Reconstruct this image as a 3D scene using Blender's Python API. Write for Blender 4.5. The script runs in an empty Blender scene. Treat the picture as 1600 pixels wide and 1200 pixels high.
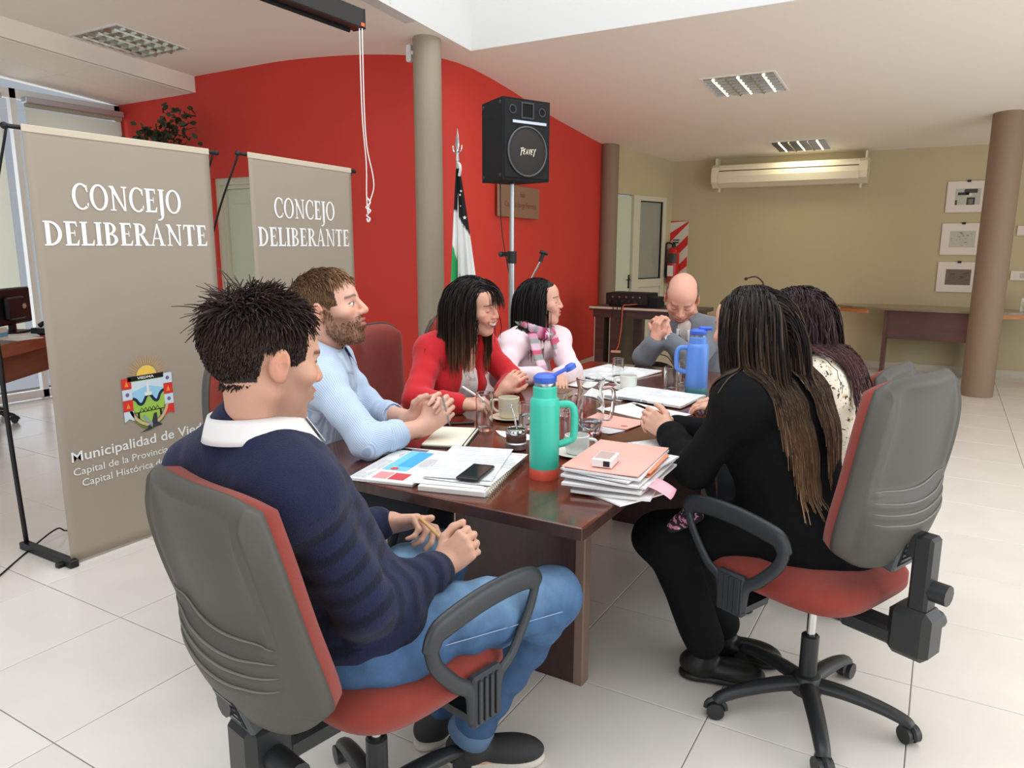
import bpy, bmesh, math, random
import numpy as np
from mathutils import Vector, Matrix

# ------------------------------------------------------------------ camera, world, lights, exposure
scn = bpy.context.scene
COL = scn.collection
cam_d = bpy.data.cameras.new('camera'); cam = bpy.data.objects.new('camera', cam_d); COL.objects.link(cam)
cam_d.sensor_width = 36.0; cam_d.lens = 36.0 * 1143.58 / 1600.0
cam_d.clip_start = 0.05; cam_d.clip_end = 100
_r = Vector((.86228263, .50641364, .00372638)); _u = Vector((-.09671523, .15744768, .98277993)); _f = Vector((-.49710646, .84779446, -.18474231))
_m = Matrix((_r, _u, -_f)).transposed().to_4x4(); _m.translation = Vector((2.6192, -1.4880, 1.4118))
cam.matrix_world = _m
scn.camera = cam

world = bpy.data.worlds.new('world'); scn.world = world; world.use_nodes = True
_bg = world.node_tree.nodes['Background']; _bg.inputs[0].default_value = (.80, .88, 1.0, 1); _bg.inputs[1].default_value = .45

def area(name, loc, rot, sx, sy, power, col=(1, 1, 1)):
    l = bpy.data.lights.new(name, 'AREA'); l.shape = 'RECTANGLE'; l.size = sx; l.size_y = sy; l.energy = power; l.color = col
    o = bpy.data.objects.new(name, l); COL.objects.link(o); o.location = loc; o.rotation_euler = rot
    return o
# daylight: glazed roof over the light well, and the glazed front of the hall to the right of the camera
area('skylight', (1.82, .45, 4.6), (0, 0, 0), 4.5, 5.4, 180, (.93, .97, 1.0))
area('window_daylight', (6.6, 1.6, 1.55), (0, math.radians(90), 0), 2.4, 7.0, 155, (.95, .98, 1.0))
area('front_fill', (2.2, -5.4, 1.7), (math.radians(90), 0, 0), 6.0, 2.4, 95, (.95, .98, 1.0))  # added fill light behind the camera, no glazing built there
area('side_window_daylight', (-4.9, 1.2, 1.35), (0, math.radians(-90), 0), 2.3, 3.6, 45, (.86, .94, 1.0))

scn.view_settings.view_transform = 'Standard'; scn.view_settings.look = 'None'
scn.view_settings.exposure = 0.10; scn.view_settings.gamma = 1.0; scn.view_settings.use_curve_mapping = False
scn.cycles.use_denoising = True
scn.cycles.max_bounces = 12; scn.cycles.diffuse_bounces = 4; scn.cycles.glossy_bounces = 3; scn.cycles.transmission_bounces = 12; scn.cycles.transparent_max_bounces = 12
scn.cycles.caustics_reflective = False; scn.cycles.caustics_refractive = False
scn.cycles.sample_clamp_indirect = 4.0

rnd = random.Random(7); nr = np.random.RandomState(7)
PI = math.pi
V = lambda *a: np.array(a, float)

# ------------------------------------------------------------------ materials
def lin(c):
    c = [x / 255.0 for x in c]
    return tuple((x / 12.92 if x <= .04045 else ((x + .055) / 1.055) ** 2.4) for x in c) + (1.0,)
MATS = {}
def mat(name, col=(200, 200, 200), rough=.6, metal=0., spec=.5, var=0., vscale=8., bump=0., bscale=60., attr=None, trans=0., ior=1.45, emit=0., emitc=None, sss=0., sheen=0., coat=0., alpha=1., rand=0.):
    if name in MATS: return MATS[name]
    m = bpy.data.materials.new(name); m.use_nodes = True; MATS[name] = m
    nt = m.node_tree; b = nt.nodes['Principled BSDF']; L = nt.links
    b.inputs['Roughness'].default_value = rough; b.inputs['Metallic'].default_value = metal
    b.inputs['Specular IOR Level'].default_value = spec; b.inputs['IOR'].default_value = ior
    c = lin(col); b.inputs['Base Color'].default_value = c
    src = None
    tc = None
    def coords():
        nonlocal tc
        if tc is None: tc = nt.nodes.new('ShaderNodeTexCoord')
        return tc.outputs['Object']
    if attr:
        a = nt.nodes.new('ShaderNodeAttribute'); a.attribute_name = attr; src = a.outputs['Color']
    if var or rand:
        mx = nt.nodes.new('ShaderNodeHueSaturation')
        mx.inputs['Color'].default_value = c
        if src: L.new(src, mx.inputs['Color'])
        if var:
            n = nt.nodes.new('ShaderNodeTexNoise'); n.inputs['Scale'].default_value = vscale; n.inputs['Detail'].default_value = 5
            L.new(coords(), n.inputs['Vector'])
            r = nt.nodes.new('ShaderNodeMapRange'); r.inputs[1].default_value = .3; r.inputs[2].default_value = .7
            r.inputs[3].default_value = 1 - var; r.inputs[4].default_value = 1 + var
            L.new(n.outputs['Fac'], r.inputs[0]); val = r.outputs[0]
        else: val = None
        if rand:
            oi = nt.nodes.new('ShaderNodeObjectInfo'); r2 = nt.nodes.new('ShaderNodeMapRange')
            r2.inputs[3].default_value = 1 - rand; r2.inputs[4].default_value = 1 + rand
            L.new(oi.outputs['Random'], r2.inputs[0])
            if val:
                mu = nt.nodes.new('ShaderNodeMath'); mu.operation = 'MULTIPLY'; L.new(val, mu.inputs[0]); L.new(r2.outputs[0], mu.inputs[1]); val = mu.outputs[0]
            else: val = r2.outputs[0]
        L.new(val, mx.inputs['Value']); src = mx.outputs['Color']
    if src: L.new(src, b.inputs['Base Color'])
    if bump:
        n = nt.nodes.new('ShaderNodeTexNoise'); n.inputs['Scale'].default_value = bscale; n.inputs['Detail'].default_value = 3
        L.new(coords(), n.inputs['Vector']); bp = nt.nodes.new('ShaderNodeBump'); bp.inputs['Strength'].default_value = bump; bp.inputs['Distance'].default_value = .01
        L.new(n.outputs['Fac'], bp.inputs['Height']); L.new(bp.outputs[0], b.inputs['Normal'])
    if trans: b.inputs['Transmission Weight'].default_value = trans
    if emit:
        b.inputs['Emission Color'].default_value = lin(emitc or col); b.inputs['Emission Strength'].default_value = emit
    if sss:
        b.inputs['Subsurface Weight'].default_value = sss; b.inputs['Subsurface Radius'].default_value = (1., .35, .2); b.inputs['Subsurface Scale'].default_value = .006
    if sheen: b.inputs['Sheen Weight'].default_value = sheen; b.inputs['Sheen Roughness'].default_value = .5
    if coat: b.inputs['Coat Weight'].default_value = coat; b.inputs['Coat Roughness'].default_value = .12
    if alpha < 1: b.inputs['Alpha'].default_value = alpha
    return m

def wood(name, c1, c2, rough=.25, coat=.3, axis='X', scale=9., dist=3.):
    if name in MATS: return MATS[name]
    m = bpy.data.materials.new(name); m.use_nodes = True; MATS[name] = m
    nt = m.node_tree; b = nt.nodes['Principled BSDF']; L = nt.links
    tc = nt.nodes.new('ShaderNodeTexCoord'); mp = nt.nodes.new('ShaderNodeMapping')
    s = {'X': (.12, 1, 1), 'Y': (1, .12, 1), 'Z': (1, 1, .12)}[axis]
    mp.inputs['Scale'].default_value = s; L.new(tc.outputs['Object'], mp.inputs['Vector'])
    n = nt.nodes.new('ShaderNodeTexNoise'); n.inputs['Scale'].default_value = scale * 5; n.inputs['Detail'].default_value = 6; n.inputs['Distortion'].default_value = .4
    L.new(mp.outputs[0], n.inputs['Vector'])
    n2 = nt.nodes.new('ShaderNodeTexNoise'); n2.inputs['Scale'].default_value = scale * 1.3; n2.inputs['Detail'].default_value = 2
    L.new(mp.outputs[0], n2.inputs['Vector'])
    mx = nt.nodes.new('ShaderNodeMath'); mx.operation = 'ADD'; L.new(n.outputs['Fac'], mx.inputs[0]); L.new(n2.outputs['Fac'], mx.inputs[1])
    cr = nt.nodes.new('ShaderNodeValToRGB'); cr.color_ramp.elements[0].position = .36; cr.color_ramp.elements[1].position = .64
    hm = nt.nodes.new('ShaderNodeMath'); hm.operation = 'MULTIPLY'; hm.inputs[1].default_value = .5; L.new(mx.outputs[0], hm.inputs[0])
    cr.color_ramp.elements[0].color = lin(c1); cr.color_ramp.elements[1].color = lin(c2)
    L.new(hm.outputs[0], cr.inputs[0]); L.new(cr.outputs[0], b.inputs['Base Color'])
    b.inputs['Roughness'].default_value = rough
    if coat: b.inputs['Coat Weight'].default_value = coat; b.inputs['Coat Roughness'].default_value = .15
    return m

# ------------------------------------------------------------------ mesh helpers: a shape is (verts list, faces list)
def merge(*ms):
    vs, fs = [], []
    for v, f in ms:
        o = len(vs); vs += [tuple(p) for p in v]; fs += [tuple(i + o for i in q) for q in f]
    return vs, fs
def box(x0, x1, y0, y1, z0, z1):
    v = [(x, y, z) for z in (z0, z1) for y in (y0, y1) for x in (x0, x1)]
    return v, [(0, 2, 3, 1), (4, 5, 7, 6), (0, 1, 5, 4), (2, 6, 7, 3), (0, 4, 6, 2), (1, 3, 7, 5)]
def cbox(c, s): return box(c[0] - s[0] / 2, c[0] + s[0] / 2, c[1] - s[1] / 2, c[1] + s[1] / 2, c[2] - s[2] / 2, c[2] + s[2] / 2)
def bbox_(x0, x1, y0, y1, z0, z1, b=.005):
    """box with chamfered edges"""
    b = min(b, (x1 - x0) * .45, (y1 - y0) * .45, (z1 - z0) * .45)
    v, f = [], []
    def vid(p):
        v.append(p); return len(v) - 1
    X, Y, Z = (x0, x1), (y0, y1), (z0, z1)
    idx = {}
    for i in (0, 1):
        for j in (0, 1):
            for k in (0, 1):
                sx, sy, sz = (1, -1)[i] * b, (1, -1)[j] * b, (1, -1)[k] * b
                idx[i, j, k, 0] = vid((X[i], Y[j] + sy, Z[k] + sz)); idx[i, j, k, 1] = vid((X[i] + sx, Y[j], Z[k] + sz)); idx[i, j, k, 2] = vid((X[i] + sx, Y[j] + sy, Z[k]))
    for i in (0, 1):
        f.append([idx[i, 0, 0, 0], idx[i, 1, 0, 0], idx[i, 1, 1, 0], idx[i, 0, 1, 0]])
        f.append([idx[0, i, 0, 1], idx[1, i, 0, 1], idx[1, i, 1, 1], idx[0, i, 1, 1]])
        f.append([idx[0, 0, i, 2], idx[1, 0, i, 2], idx[1, 1, i, 2], idx[0, 1, i, 2]])
        for j in (0, 1):
            f.append([idx[i, j, 0, 0], idx[i, j, 1, 0], idx[i, j, 1, 1], idx[i, j, 0, 1]])
            f.append([idx[i, 0, j, 0], idx[i, 1, j, 0], idx[i, 1, j, 2], idx[i, 0, j, 2]])
            f.append([idx[0, i, j, 1], idx[1, i, j, 1], idx[1, i, j, 2], idx[0, i, j, 2]])
            for k in (0, 1): f.append([idx[i, j, k, 0], idx[i, j, k, 1], idx[i, j, k, 2]])
    return v, f
def lathe(prof, n=24, c=(0, 0, 0), caps=True):
    v, f = [], []
    for r, z in prof:
        for i in range(n): v.append((c[0] + r * math.cos(2 * PI * i / n), c[1] + r * math.sin(2 * PI * i / n), c[2] + z))
    for k in range(len(prof) - 1):
        for i in range(n):
            j = (i + 1) % n; f.append((k * n + i, k * n + j, (k + 1) * n + j, (k + 1) * n + i))
    if caps:
        if prof[0][0] > 1e-5: f.append(tuple(reversed(range(n))))
        if prof[-1][0] > 1e-5: f.append(tuple(range((len(prof) - 1) * n, len(prof) * n)))
    return v, f
def frames(path):
    P = [np.array(p, float) for p in path]; T = []
    for i in range(len(P)):
        t = P[min(i + 1, len(P) - 1)] - P[max(i - 1, 0)]; T.append(t / (np.linalg.norm(t) + 1e-12))
    a = np.array((0, 0, 1.)) if abs(T[0][2]) < .9 else np.array((1., 0, 0))
    n = np.cross(T[0], a); n /= np.linalg.norm(n); out = []
    for t in T:
        n = n - t * (n @ t); n /= (np.linalg.norm(n) + 1e-12); out.append((n, np.cross(t, n)))
    return P, out
def tube(path, r, n=8, closed=False, sq=1.):
    P, F = frames(path); v, f = [], []
    rr = r if hasattr(r, '__len__') else [r] * len(P)
    for p, (a, b), q in zip(P, F, rr):
        for i in range(n):
            t = 2 * PI * i / n; v.append(tuple(p + a * q * math.cos(t) + b * q * sq * math.sin(t)))
    m = len(P)
    for k in range(m if closed else m - 1):
        for i in range(n):
            j = (i + 1) % n; k2 = (k + 1) % m; f.append((k * n + i, k * n + j, k2 * n + j, k2 * n + i))
    if not closed: f.append(tuple(reversed(range(n)))); f.append(tuple(range((m - 1) * n, m * n)))
    return v, f
def cyl(a, b, r, n=16, r2=None): return tube([a, b], [r, r if r2 is None else r2], n)
def sphere(c, r, n=12, m=8, s=(1, 1, 1)):
    prof = [(r * math.sin(PI * k / m), -r * math.cos(PI * k / m)) for k in range(m + 1)]
    v, f = lathe(prof, n, caps=False)
    return [(c[0] + x * s[0], c[1] + y * s[1], c[2] + z * s[2]) for x, y, z in v], f
def prism(poly, z0, z1):
    n = len(poly); v = [(x, y, z0) for x, y in poly] + [(x, y, z1) for x, y in poly]
    return v, [tuple(reversed(range(n))), tuple(range(n, 2 * n))] + [(i, (i + 1) % n, n + (i + 1) % n, n + i) for i in range(n)]
def xf(m, M):
    M = Matrix(M) if not isinstance(M, Matrix) else M
    return [tuple(M @ Vector(p)) for p in m[0]], m[1]
def move(m, d): return [(x + d[0], y + d[1], z + d[2]) for x, y, z in m[0]], m[1]
def rotz(m, a, c=(0, 0, 0)):
    ca, sa = math.cos(a), math.sin(a)
    return [(c[0] + (x - c[0]) * ca - (y - c[1]) * sa, c[1] + (x - c[0]) * sa + (y - c[1]) * ca, z) for x, y, z in m[0]], m[1]
def grid(fn, nu, nv, closed_u=False):
    v = [tuple(fn(i / (nu if closed_u else nu - 1), j / (nv - 1))) for j in range(nv) for i in range(nu)]
    f = []
    for j in range(nv - 1):
        for i in range(nu if closed_u else nu - 1):
            k = (i + 1) % nu; f.append((j * nu + i, j * nu + k, (j + 1) * nu + k, (j + 1) * nu + i))
    return v, f
def smoothpath(pts, n=24):
    P = [np.array(p, float) for p in pts]; out = []
    for i in range(len(P) - 1):
        p0, p1, p2, p3 = P[max(i - 1, 0)], P[i], P[i + 1], P[min(i + 2, len(P) - 1)]
        m = max(2, n // (len(P) - 1))
        for k in range(m):
            t = k / m
            out.append(.5 * ((2 * p1) + (-p0 + p2) * t + (2 * p0 - 5 * p1 + 4 * p2 - p3) * t * t + (-p0 + 3 * p1 - 3 * p2 + p3) * t ** 3))
    out.append(P[-1]); return out

def mesh_(name, shape):
    me = bpy.data.meshes.new(name); v, f = shape
    me.from_pydata([tuple(map(float, p)) for p in v] if not isinstance(v, np.ndarray) else v.tolist(), [], f if not isinstance(f, np.ndarray) else f.tolist())
    return me
def obj(name, shape, m, parent=None, smooth=False, fix=True, cols=None, loc=None, rz=0, kind=None, label=None):
    me = mesh_(name, shape)
    if fix:
        bm = bmesh.new(); bm.from_mesh(me); bmesh.ops.recalc_face_normals(bm, faces=bm.faces); bm.to_mesh(me); bm.free()
    if smooth is True: me.shade_smooth()
    elif smooth: me.shade_smooth(); me.set_sharp_from_angle(angle=math.radians(smooth))
    if isinstance(m, (list, tuple)):
        for q in m: me.materials.append(q)
    else: me.materials.append(m)
    if cols is not None:
        ca = me.color_attributes.new('Col', 'FLOAT_COLOR', 'POINT')
        a = np.ones((len(me.vertices), 4), np.float32); a[:, :3] = cols[:, :3]; ca.data.foreach_set('color', a.ravel())
    o = bpy.data.objects.new(name, me); COL.objects.link(o)
    if parent: o.parent = parent
    if loc is not None: o.location = loc
    o.rotation_euler[2] = rz
    if kind: o['kind'] = kind
    if label: o['label'] = label
    return o
def tag(o, label, cat, group=None):
    o['label'] = label; o['category'] = cat
    if group: o['group'] = group
    return o
def thing(name, label, cat, loc=(0, 0, 0), rz=0, group=None):
    o = bpy.data.objects.new(name, None); COL.objects.link(o); o.empty_display_size = .1
    o.location = loc; o.rotation_euler[2] = rz
    return tag(o, label, cat, group)
def struct(name, shape, m, parent=None, **k):
    o = obj(name, shape, m, parent, **k)
    if not parent: o['kind'] = 'structure'
    return o
def dup(root, loc, rz, label=None, group=None):
    r = root.copy(); COL.objects.link(r); r.location = loc; r.rotation_euler[2] = rz
    if label: r['label'] = label
    if group: r['group'] = group
    for ch in list(root.children):
        c = ch.copy(); COL.objects.link(c); c.parent = r
        for g in ch.children:
            d = g.copy(); COL.objects.link(d); d.parent = c
    return r
# ------------------------------------------------------------------ the room
def Hc(y): return 2.871 - .072 * (y - 3.357)          # the ceiling falls gently towards the back
M_white = mat('white_paint', (236, 234, 230), .8)
M_well = mat('lightwell_paint', (216, 214, 210), .85)
M_ceil = mat('ceiling_paint', (247, 241, 228), .85)
M_beige = mat('beige_paint', (190, 177, 140), .8, var=.03, vscale=1.5)
M_red = mat('red_paint', (208, 62, 50), .62, spec=.35, var=.02, vscale=2)
M_base = mat('baseboard_tile', (205, 196, 176), .35)
M_brown = mat('column_taupe', (158, 145, 126), .6)
M_brown2 = mat('column_brown', (140, 118, 96), .6)
M_trim = mat('door_frame_paint', (206, 200, 176), .5)
M_leaf = mat('door_leaf_paint', (202, 208, 184), .5)
M_black = mat('black_plastic', (22, 22, 24), .45)
M_blackm = mat('black_matte', (17, 17, 18), .8)
M_chrome = mat('chrome', (205, 205, 205), .18, metal=1.)
M_steel = mat('steel', (175, 175, 175), .35, metal=1.)
M_glass = mat('glass', (250, 252, 252), .02, trans=1., ior=1.45)
M_grout = mat('floor_grout', (150, 142, 132), .9)
M_tile = mat('floor_tile', (229, 222, 213), .24, spec=.45, var=.035, vscale=3.5, rand=.02, bump=.02, bscale=14)

# floor: grout bed and square tiles; tiles out of the camera's sight are one joined piece
T = .53
floor = struct('floor', box(-5.2, 7., -5.6, 8.6, -.06, -.004), M_grout)
_tm = mesh_('floor_tile', (lambda b=.0018, e=.003: (
    [(-.265 + b, -.265 + b, -.004), (.265 - b, -.265 + b, -.004), (.265 - b, .265 - b, -.004), (-.265 + b, .265 - b, -.004),
     (-.265 + b, -.265 + b, -.0012), (.265 - b, -.265 + b, -.0012), (.265 - b, .265 - b, -.0012), (-.265 + b, .265 - b, -.0012),
     (-.265 + e, -.265 + e, 0), (.265 - e, -.265 + e, 0), (.265 - e, .265 - e, 0), (-.265 + e, .265 - e, 0)],
    [(0, 1, 5, 4), (1, 2, 6, 5), (2, 3, 7, 6), (3, 0, 4, 7), (4, 5, 9, 8), (5, 6, 10, 9), (6, 7, 11, 10), (7, 4, 8, 11), (8, 9, 10, 11)]))())
_tm.materials.append(M_tile)
_cp = Vector((2.6192, -1.4880, 1.4118)); tiles = []
for i in range(-9, 13):
    for j in range(-10, 16):
        c = Vector(((i + .5) * T, (j + .5) * T, 0))
        d = c - _cp; z = d.dot(_f)
        inv = z > .3 and abs(d.dot(_r) / z) < .70 + .5 / z and abs(d.dot(_u) / z) < .525 + .4 / z
        tiles.append((0 if inv else 1, d.length, c))
tiles.sort(key=lambda t: (t[0], t[1]))
_rest = []
for k, (out, dist, c) in enumerate(tiles):
    if not out and k < 300:
        o = bpy.data.objects.new('floor_tile', _tm); COL.objects.link(o); o.parent = floor; o.location = c
        o.rotation_euler[2] = rnd.choice((0, PI / 2, PI, -PI / 2))
    else: _rest.append(move(([v.co[:] for v in _tm.vertices], [p.vertices[:] for p in _tm.polygons]), c))
obj('floor_tile_field', merge(*_rest), M_tile, floor, fix=False, kind='stuff')

# ceiling slabs round the light well
def slab(x0, x1, y0, y1, dz=0, th=.14):
    v = [(x0, y0, Hc(y0) + dz), (x1, y0, Hc(y0) + dz), (x1, y1, Hc(y1) + dz), (x0, y1, Hc(y1) + dz)]
    return v + [(x, y, z + th) for x, y, z in v], [(3, 2, 1, 0), (4, 5, 6, 7), (0, 1, 5, 4), (1, 2, 6, 5), (2, 3, 7, 6), (3, 0, 4, 7)]
WX0, WX1, WY0, WY1 = -.65, 4.3, -2.6, 3.45
struct('ceiling', merge(slab(-3.345, WX0, -4.4, 8.5), slab(WX0, 7., WY1, 8.5), slab(WX1, 7., -4.4, WY1), slab(WX0, WX1, -4.4, WY0)), M_ceil)
low = struct('ceiling_lower', merge(slab(-4.6, -3.36, -1.2, 3.2, -.137, .05), slab(-3.38, -3.341, -1.2, 3.2, -.137, .16)), M_ceil)
for i in range(2):
    for j in range(5):
        x0 = -3.38 - .555 * (i + 1); y1 = 3.03 - .84 * j
        s = slab(x0 + .004, x0 + .551, y1 - .836, y1 - .004, -.143, .008)
        obj('ceiling_panel', s, M_ceil, low)
# white light-well walls above the table
def _wl():
    v = [(WX0 - .1, WY0 - .1, Hc(WY0)), (WX0 + .004, WY0 - .1, Hc(WY0)), (WX0 + .004, WY1 + .1, Hc(WY1 + .1) + .001), (WX0 - .1, WY1 + .1, Hc(WY1 + .1) + .001)]
    return v + [(x, y, 4.75) for x, y, z in v], [(3, 2, 1, 0), (4, 5, 6, 7), (0, 1, 5, 4), (1, 2, 6, 5), (2, 3, 7, 6), (3, 0, 4, 7)]
struct('wall_lightwell_left', _wl(), M_well)
struct('wall_lightwell_back', box(WX0, WX1, WY1 - .004, WY1 + .1, Hc(WY1) + .001, 4.75), M_well)
struct('wall_lightwell_right', box(WX1 - .004, WX1 + .1, WY0 - .1, WY1 + .1, Hc(WY1), 4.75), M_well)
struct('wall_lightwell_front', box(WX0, WX1, WY0 - .1, WY0 + .004, Hc(WY0), 4.75), M_well)
struct('trim_1', box(WX0 + .004, WX0 + .007, 2.50, 2.512, 2.95, 4.7), mat('seam_grey', (205, 205, 205), .8))

# red wall with its rounded corner
RP = [(-4.6, 3.07), (-3.9, 3.062), (-3.345, 3.05), (-3.19, 3.045), (-2.31, 3.04), (-2.1, 3.055), (-1.85, 3.093), (-1.65, 3.137), (-1.468, 3.19), (-1.3, 3.262), (-1.146, 3.345),
      (-1.04, 3.42), (-.958, 3.51), (-.905, 3.645), (-.88, 3.836), (-.884, 4.14), (-.911, 4.51), (-.955, 4.9), (-.999, 5.294), (-1.022, 5.7), (-1.041, 6.12), (-1.06, 6.55), (-1.075, 6.98)]
def offs(P, d):
    out = []
    for i in range(len(P)):
        a, b = np.array(P[max(i - 1, 0)]), np.array(P[min(i + 1, len(P) - 1)]); t = (b - a) / np.linalg.norm(b - a)
        out.append(tuple(np.array(P[i]) + d * np.array((-t[1], t[0]))))
    return out
def strip(P, Q, zlo, zhi, skip=()):
    v, f = [], []
    for i in range(len(P)):
        lo, hi = zlo(i), zhi(i)
        v += [(*P[i], lo), (*P[i], hi), (*Q[i], hi), (*Q[i], lo)]
    for i in range(len(P) - 1):
        if i in skip: continue
        a, b = 4 * i, 4 * i + 4
        f += [(a, b, b + 1, a + 1), (a + 1, b + 1, b + 2, a + 2), (a + 2, b + 2, b + 3, a + 3), (a + 3, b + 3, b, a)]
        for e, k in ((a, i - 1), (b, i + 1)):
            if k < 0 or k >= len(P) - 1 or k in skip: f.append((e, e + 1, e + 2, e + 3))
    return v, f
RQ = offs(RP, .16)
top_r = lambda i: Hc(RP[i][1]) - (.137 if RP[i][0] < -3.346 else 0) + .01
red = struct('wall_left', merge(strip(RP, RQ, lambda i: 0, top_r, skip=(3,)),
                                 strip(RP[3:5], RQ[3:5], lambda i: 2.005, lambda i: Hc(3.04) + .01)), M_red, smooth=40)
BQ = offs(RP, -.014)
struct('baseboard_left', strip(BQ, offs(RP, -.001), lambda i: 0, lambda i: .075, skip=(3,)), M_base)
# door in the red wall
d1 = struct('door_1', merge(box(-3.19, -3.135, 3.075, 3.16, 0, 2.005), box(-2.365, -2.31, 3.075, 3.16, 0, 2.005), box(-3.135, -2.365, 3.075, 3.16, 1.945, 2.005)), M_trim)
obj('frame_stop', merge(box(-3.135, -3.10, 3.10, 3.16, 0, 1.945), box(-2.40, -2.365, 3.10, 3.16, 0, 1.945), box(-3.10, -2.40, 3.10, 3.16, 1.91, 1.945)), M_trim, d1)
lf = obj('door_leaf', box(-3.097, -2.403, 3.125, 3.16, .008, 1.905), M_leaf, d1)
obj('raised_panel', bbox_(-3.03, -2.47, 3.117, 3.126, .15, 1.78, .006), M_leaf, lf)
# round columns
def column(name, x, y, r, m, label=None):
    o = struct(name, lathe([(r, -.0), (r, Hc(y) + .02)], 40), m, smooth=40, loc=(x, y, 0)); return o
column('column_middle', -.80, 3.10, .103, M_brown)
column('column_right', 2.985, 6.85, .138, M_brown2)
column('column_corner', -1.0, 6.99, .11, M_brown2)
sn = thing('motion_sensor', 'small white motion sensor high on the taupe column beside the red wall', 'sensor', (-.93, 3.06, 2.80))
obj('housing', bbox_(-.022, .022, -.02, .02, -.06, .06, .008), M_white, sn); obj('lens', bbox_(-.014, .014, -.026, -.018, -.045, .0, .004), mat('sensor_lens', (225, 225, 220), .3), sn)
obj('bracket', box(.02, .045, -.008, .008, -.012, .012), M_white, sn)

# alcove wall with glazed doors
AW = np.array((-.95, 7.03)); AWd = np.array((-.62, 8.25)) - AW; AL = np.linalg.norm(AWd); AWd /= AL; AWr = math.atan2(AWd[1], AWd[0])
def aw(shape): return rotz(move(shape, (AW[0], AW[1], 0)), AWr, (AW[0], AW[1], 0))     # local x runs along the wall, +y behind it
hz = lambda s: Hc(7.03 + AWd[1] * s) + .01
struct('wall_alcove', aw(merge(([(0, 0, 2.05), (AL, 0, 2.05), (AL, .1, 2.05), (0, .1, 2.05), (0, 0, hz(0)), (AL, 0, hz(AL)), (AL, .1, hz(AL)), (0, .1, hz(0))], box(0, 1, 0, 1, 0, 1)[1][:0] + [(0, 1, 2, 3), (4, 5, 6, 7), (0, 1, 5, 4), (1, 2, 6, 5), (2, 3, 7, 6), (3, 0, 4, 7)]), box(1.125, AL, 0, .1, 0, 2.05), box(-.12, .03, 0, .1, 0, 2.6))), M_beige)
d2 = struct('door_2', aw(box(.03, .405, .03, .06, .005, 2.035)), M_leaf)
obj('handle_plate', aw(box(.372, .39, .018, .03, .89, 1.06)), M_blackm, d2); obj('lever', aw(cyl((.38, .0, 1.0), (.31, -.01, 1.0), .008, 8)), M_blackm, d2)
d3 = struct('door_3', aw(merge(box(.41, .545, -.005, .07, 0, 2.05), box(1.05, 1.125, -.005, .07, 0, 2.05), box(.545, 1.05, -.005, .07, 1.99, 2.05), box(.545, 1.05, -.005, .07, .90, 1.0))), M_trim)
obj('lower_panel', aw(box(.545, 1.05, .02, .05, 0, .90)), M_trim, d3)
obj('glass_pane', aw(box(.545, 1.05, .028, .034, 1.0, 1.99)), mat('frosted_glass', (150, 152, 138), .12, spec=.7), d3)
obj('glazing_bead', aw(merge(box(.545, .557, .008, .03, 1.0, 1.99), box(1.038, 1.05, .008, .03, 1.0, 1.99), box(.557, 1.038, .008, .03, 1.978, 1.99), box(.557, 1.038, .008, .03, 1.0, 1.012))), M_blackm, d3)
# back wall
struct('wall_back', box(-.66, 7., 8.25, 8.4, 0, 2.62), M_beige)
struct('baseboard_back', box(-.62, 7., 8.236, 8.25, 0, .075), M_base)
struct('trim_2', merge(box(1.034, 1.48, 8.243, 8.25, .10, .115), box(1.034, 1.48, 8.243, 8.25, .80, .815), box(1.034, 1.049, 8.243, 8.25, .115, .80), box(1.465, 1.48, 8.243, 8.25, .115, .80)), M_beige)

def pane_mat():
    if 'pane_glass' in MATS: return MATS['pane_glass']
    m = mat('pane_glass', (255, 255, 255), .02); nt = m.node_tree; t = nt.nodes.new('ShaderNodeBsdfTransparent'); x = nt.nodes.new('ShaderNodeMixShader'); x.inputs[0].default_value = .93
    g = nt.nodes.new('ShaderNodeBsdfGlossy'); g.inputs['Roughness'].default_value = .02; nt.links.new(g.outputs[0], x.inputs[1]); nt.links.new(t.outputs[0], x.inputs[2]); nt.links.new(x.outputs[0], nt.nodes['Material Output'].inputs[0]); return m
# window wall at the far left: white frame, glass, roller blinds
wf = struct('window_1', merge(*[box(-4.56, -4.50, y, y + .05, .0, 2.74) for y in (-1.2, -.1, 1.0, 2.06, 3.0)], box(-4.56, -4.50, -1.2, 3.05, .02, .09), box(-4.56, -4.50, -1.2, 3.05, .42, .47), box(-4.56, -4.50, -1.2, 3.05, 2.66, 2.74)), M_white)
for y in (-1.15, -.05, 1.05, 2.11):
    for z0, z1 in ((.09, .42), (.47, 2.66)):
        obj('pane', box(-4.534, -4.528, y, min(y + 1.05, 3.0), z0, z1), pane_mat(), wf)
M_blind = mat('blind_fabric', (196, 188, 168), .85)
_nt = M_blind.node_tree; _tr = _nt.nodes.new('ShaderNodeBsdfTranslucent'); _tr.inputs[0].default_value = lin((206, 204, 186)); _mx = _nt.nodes.new('ShaderNodeMixShader'); _mx.inputs[0].default_value = .45
_nt.links.new(_nt.nodes['Principled BSDF'].outputs[0], _mx.inputs[1]); _nt.links.new(_tr.outputs[0], _mx.inputs[2]); _nt.links.new(_mx.outputs[0], _nt.nodes['Material Output'].inputs[0])
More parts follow.
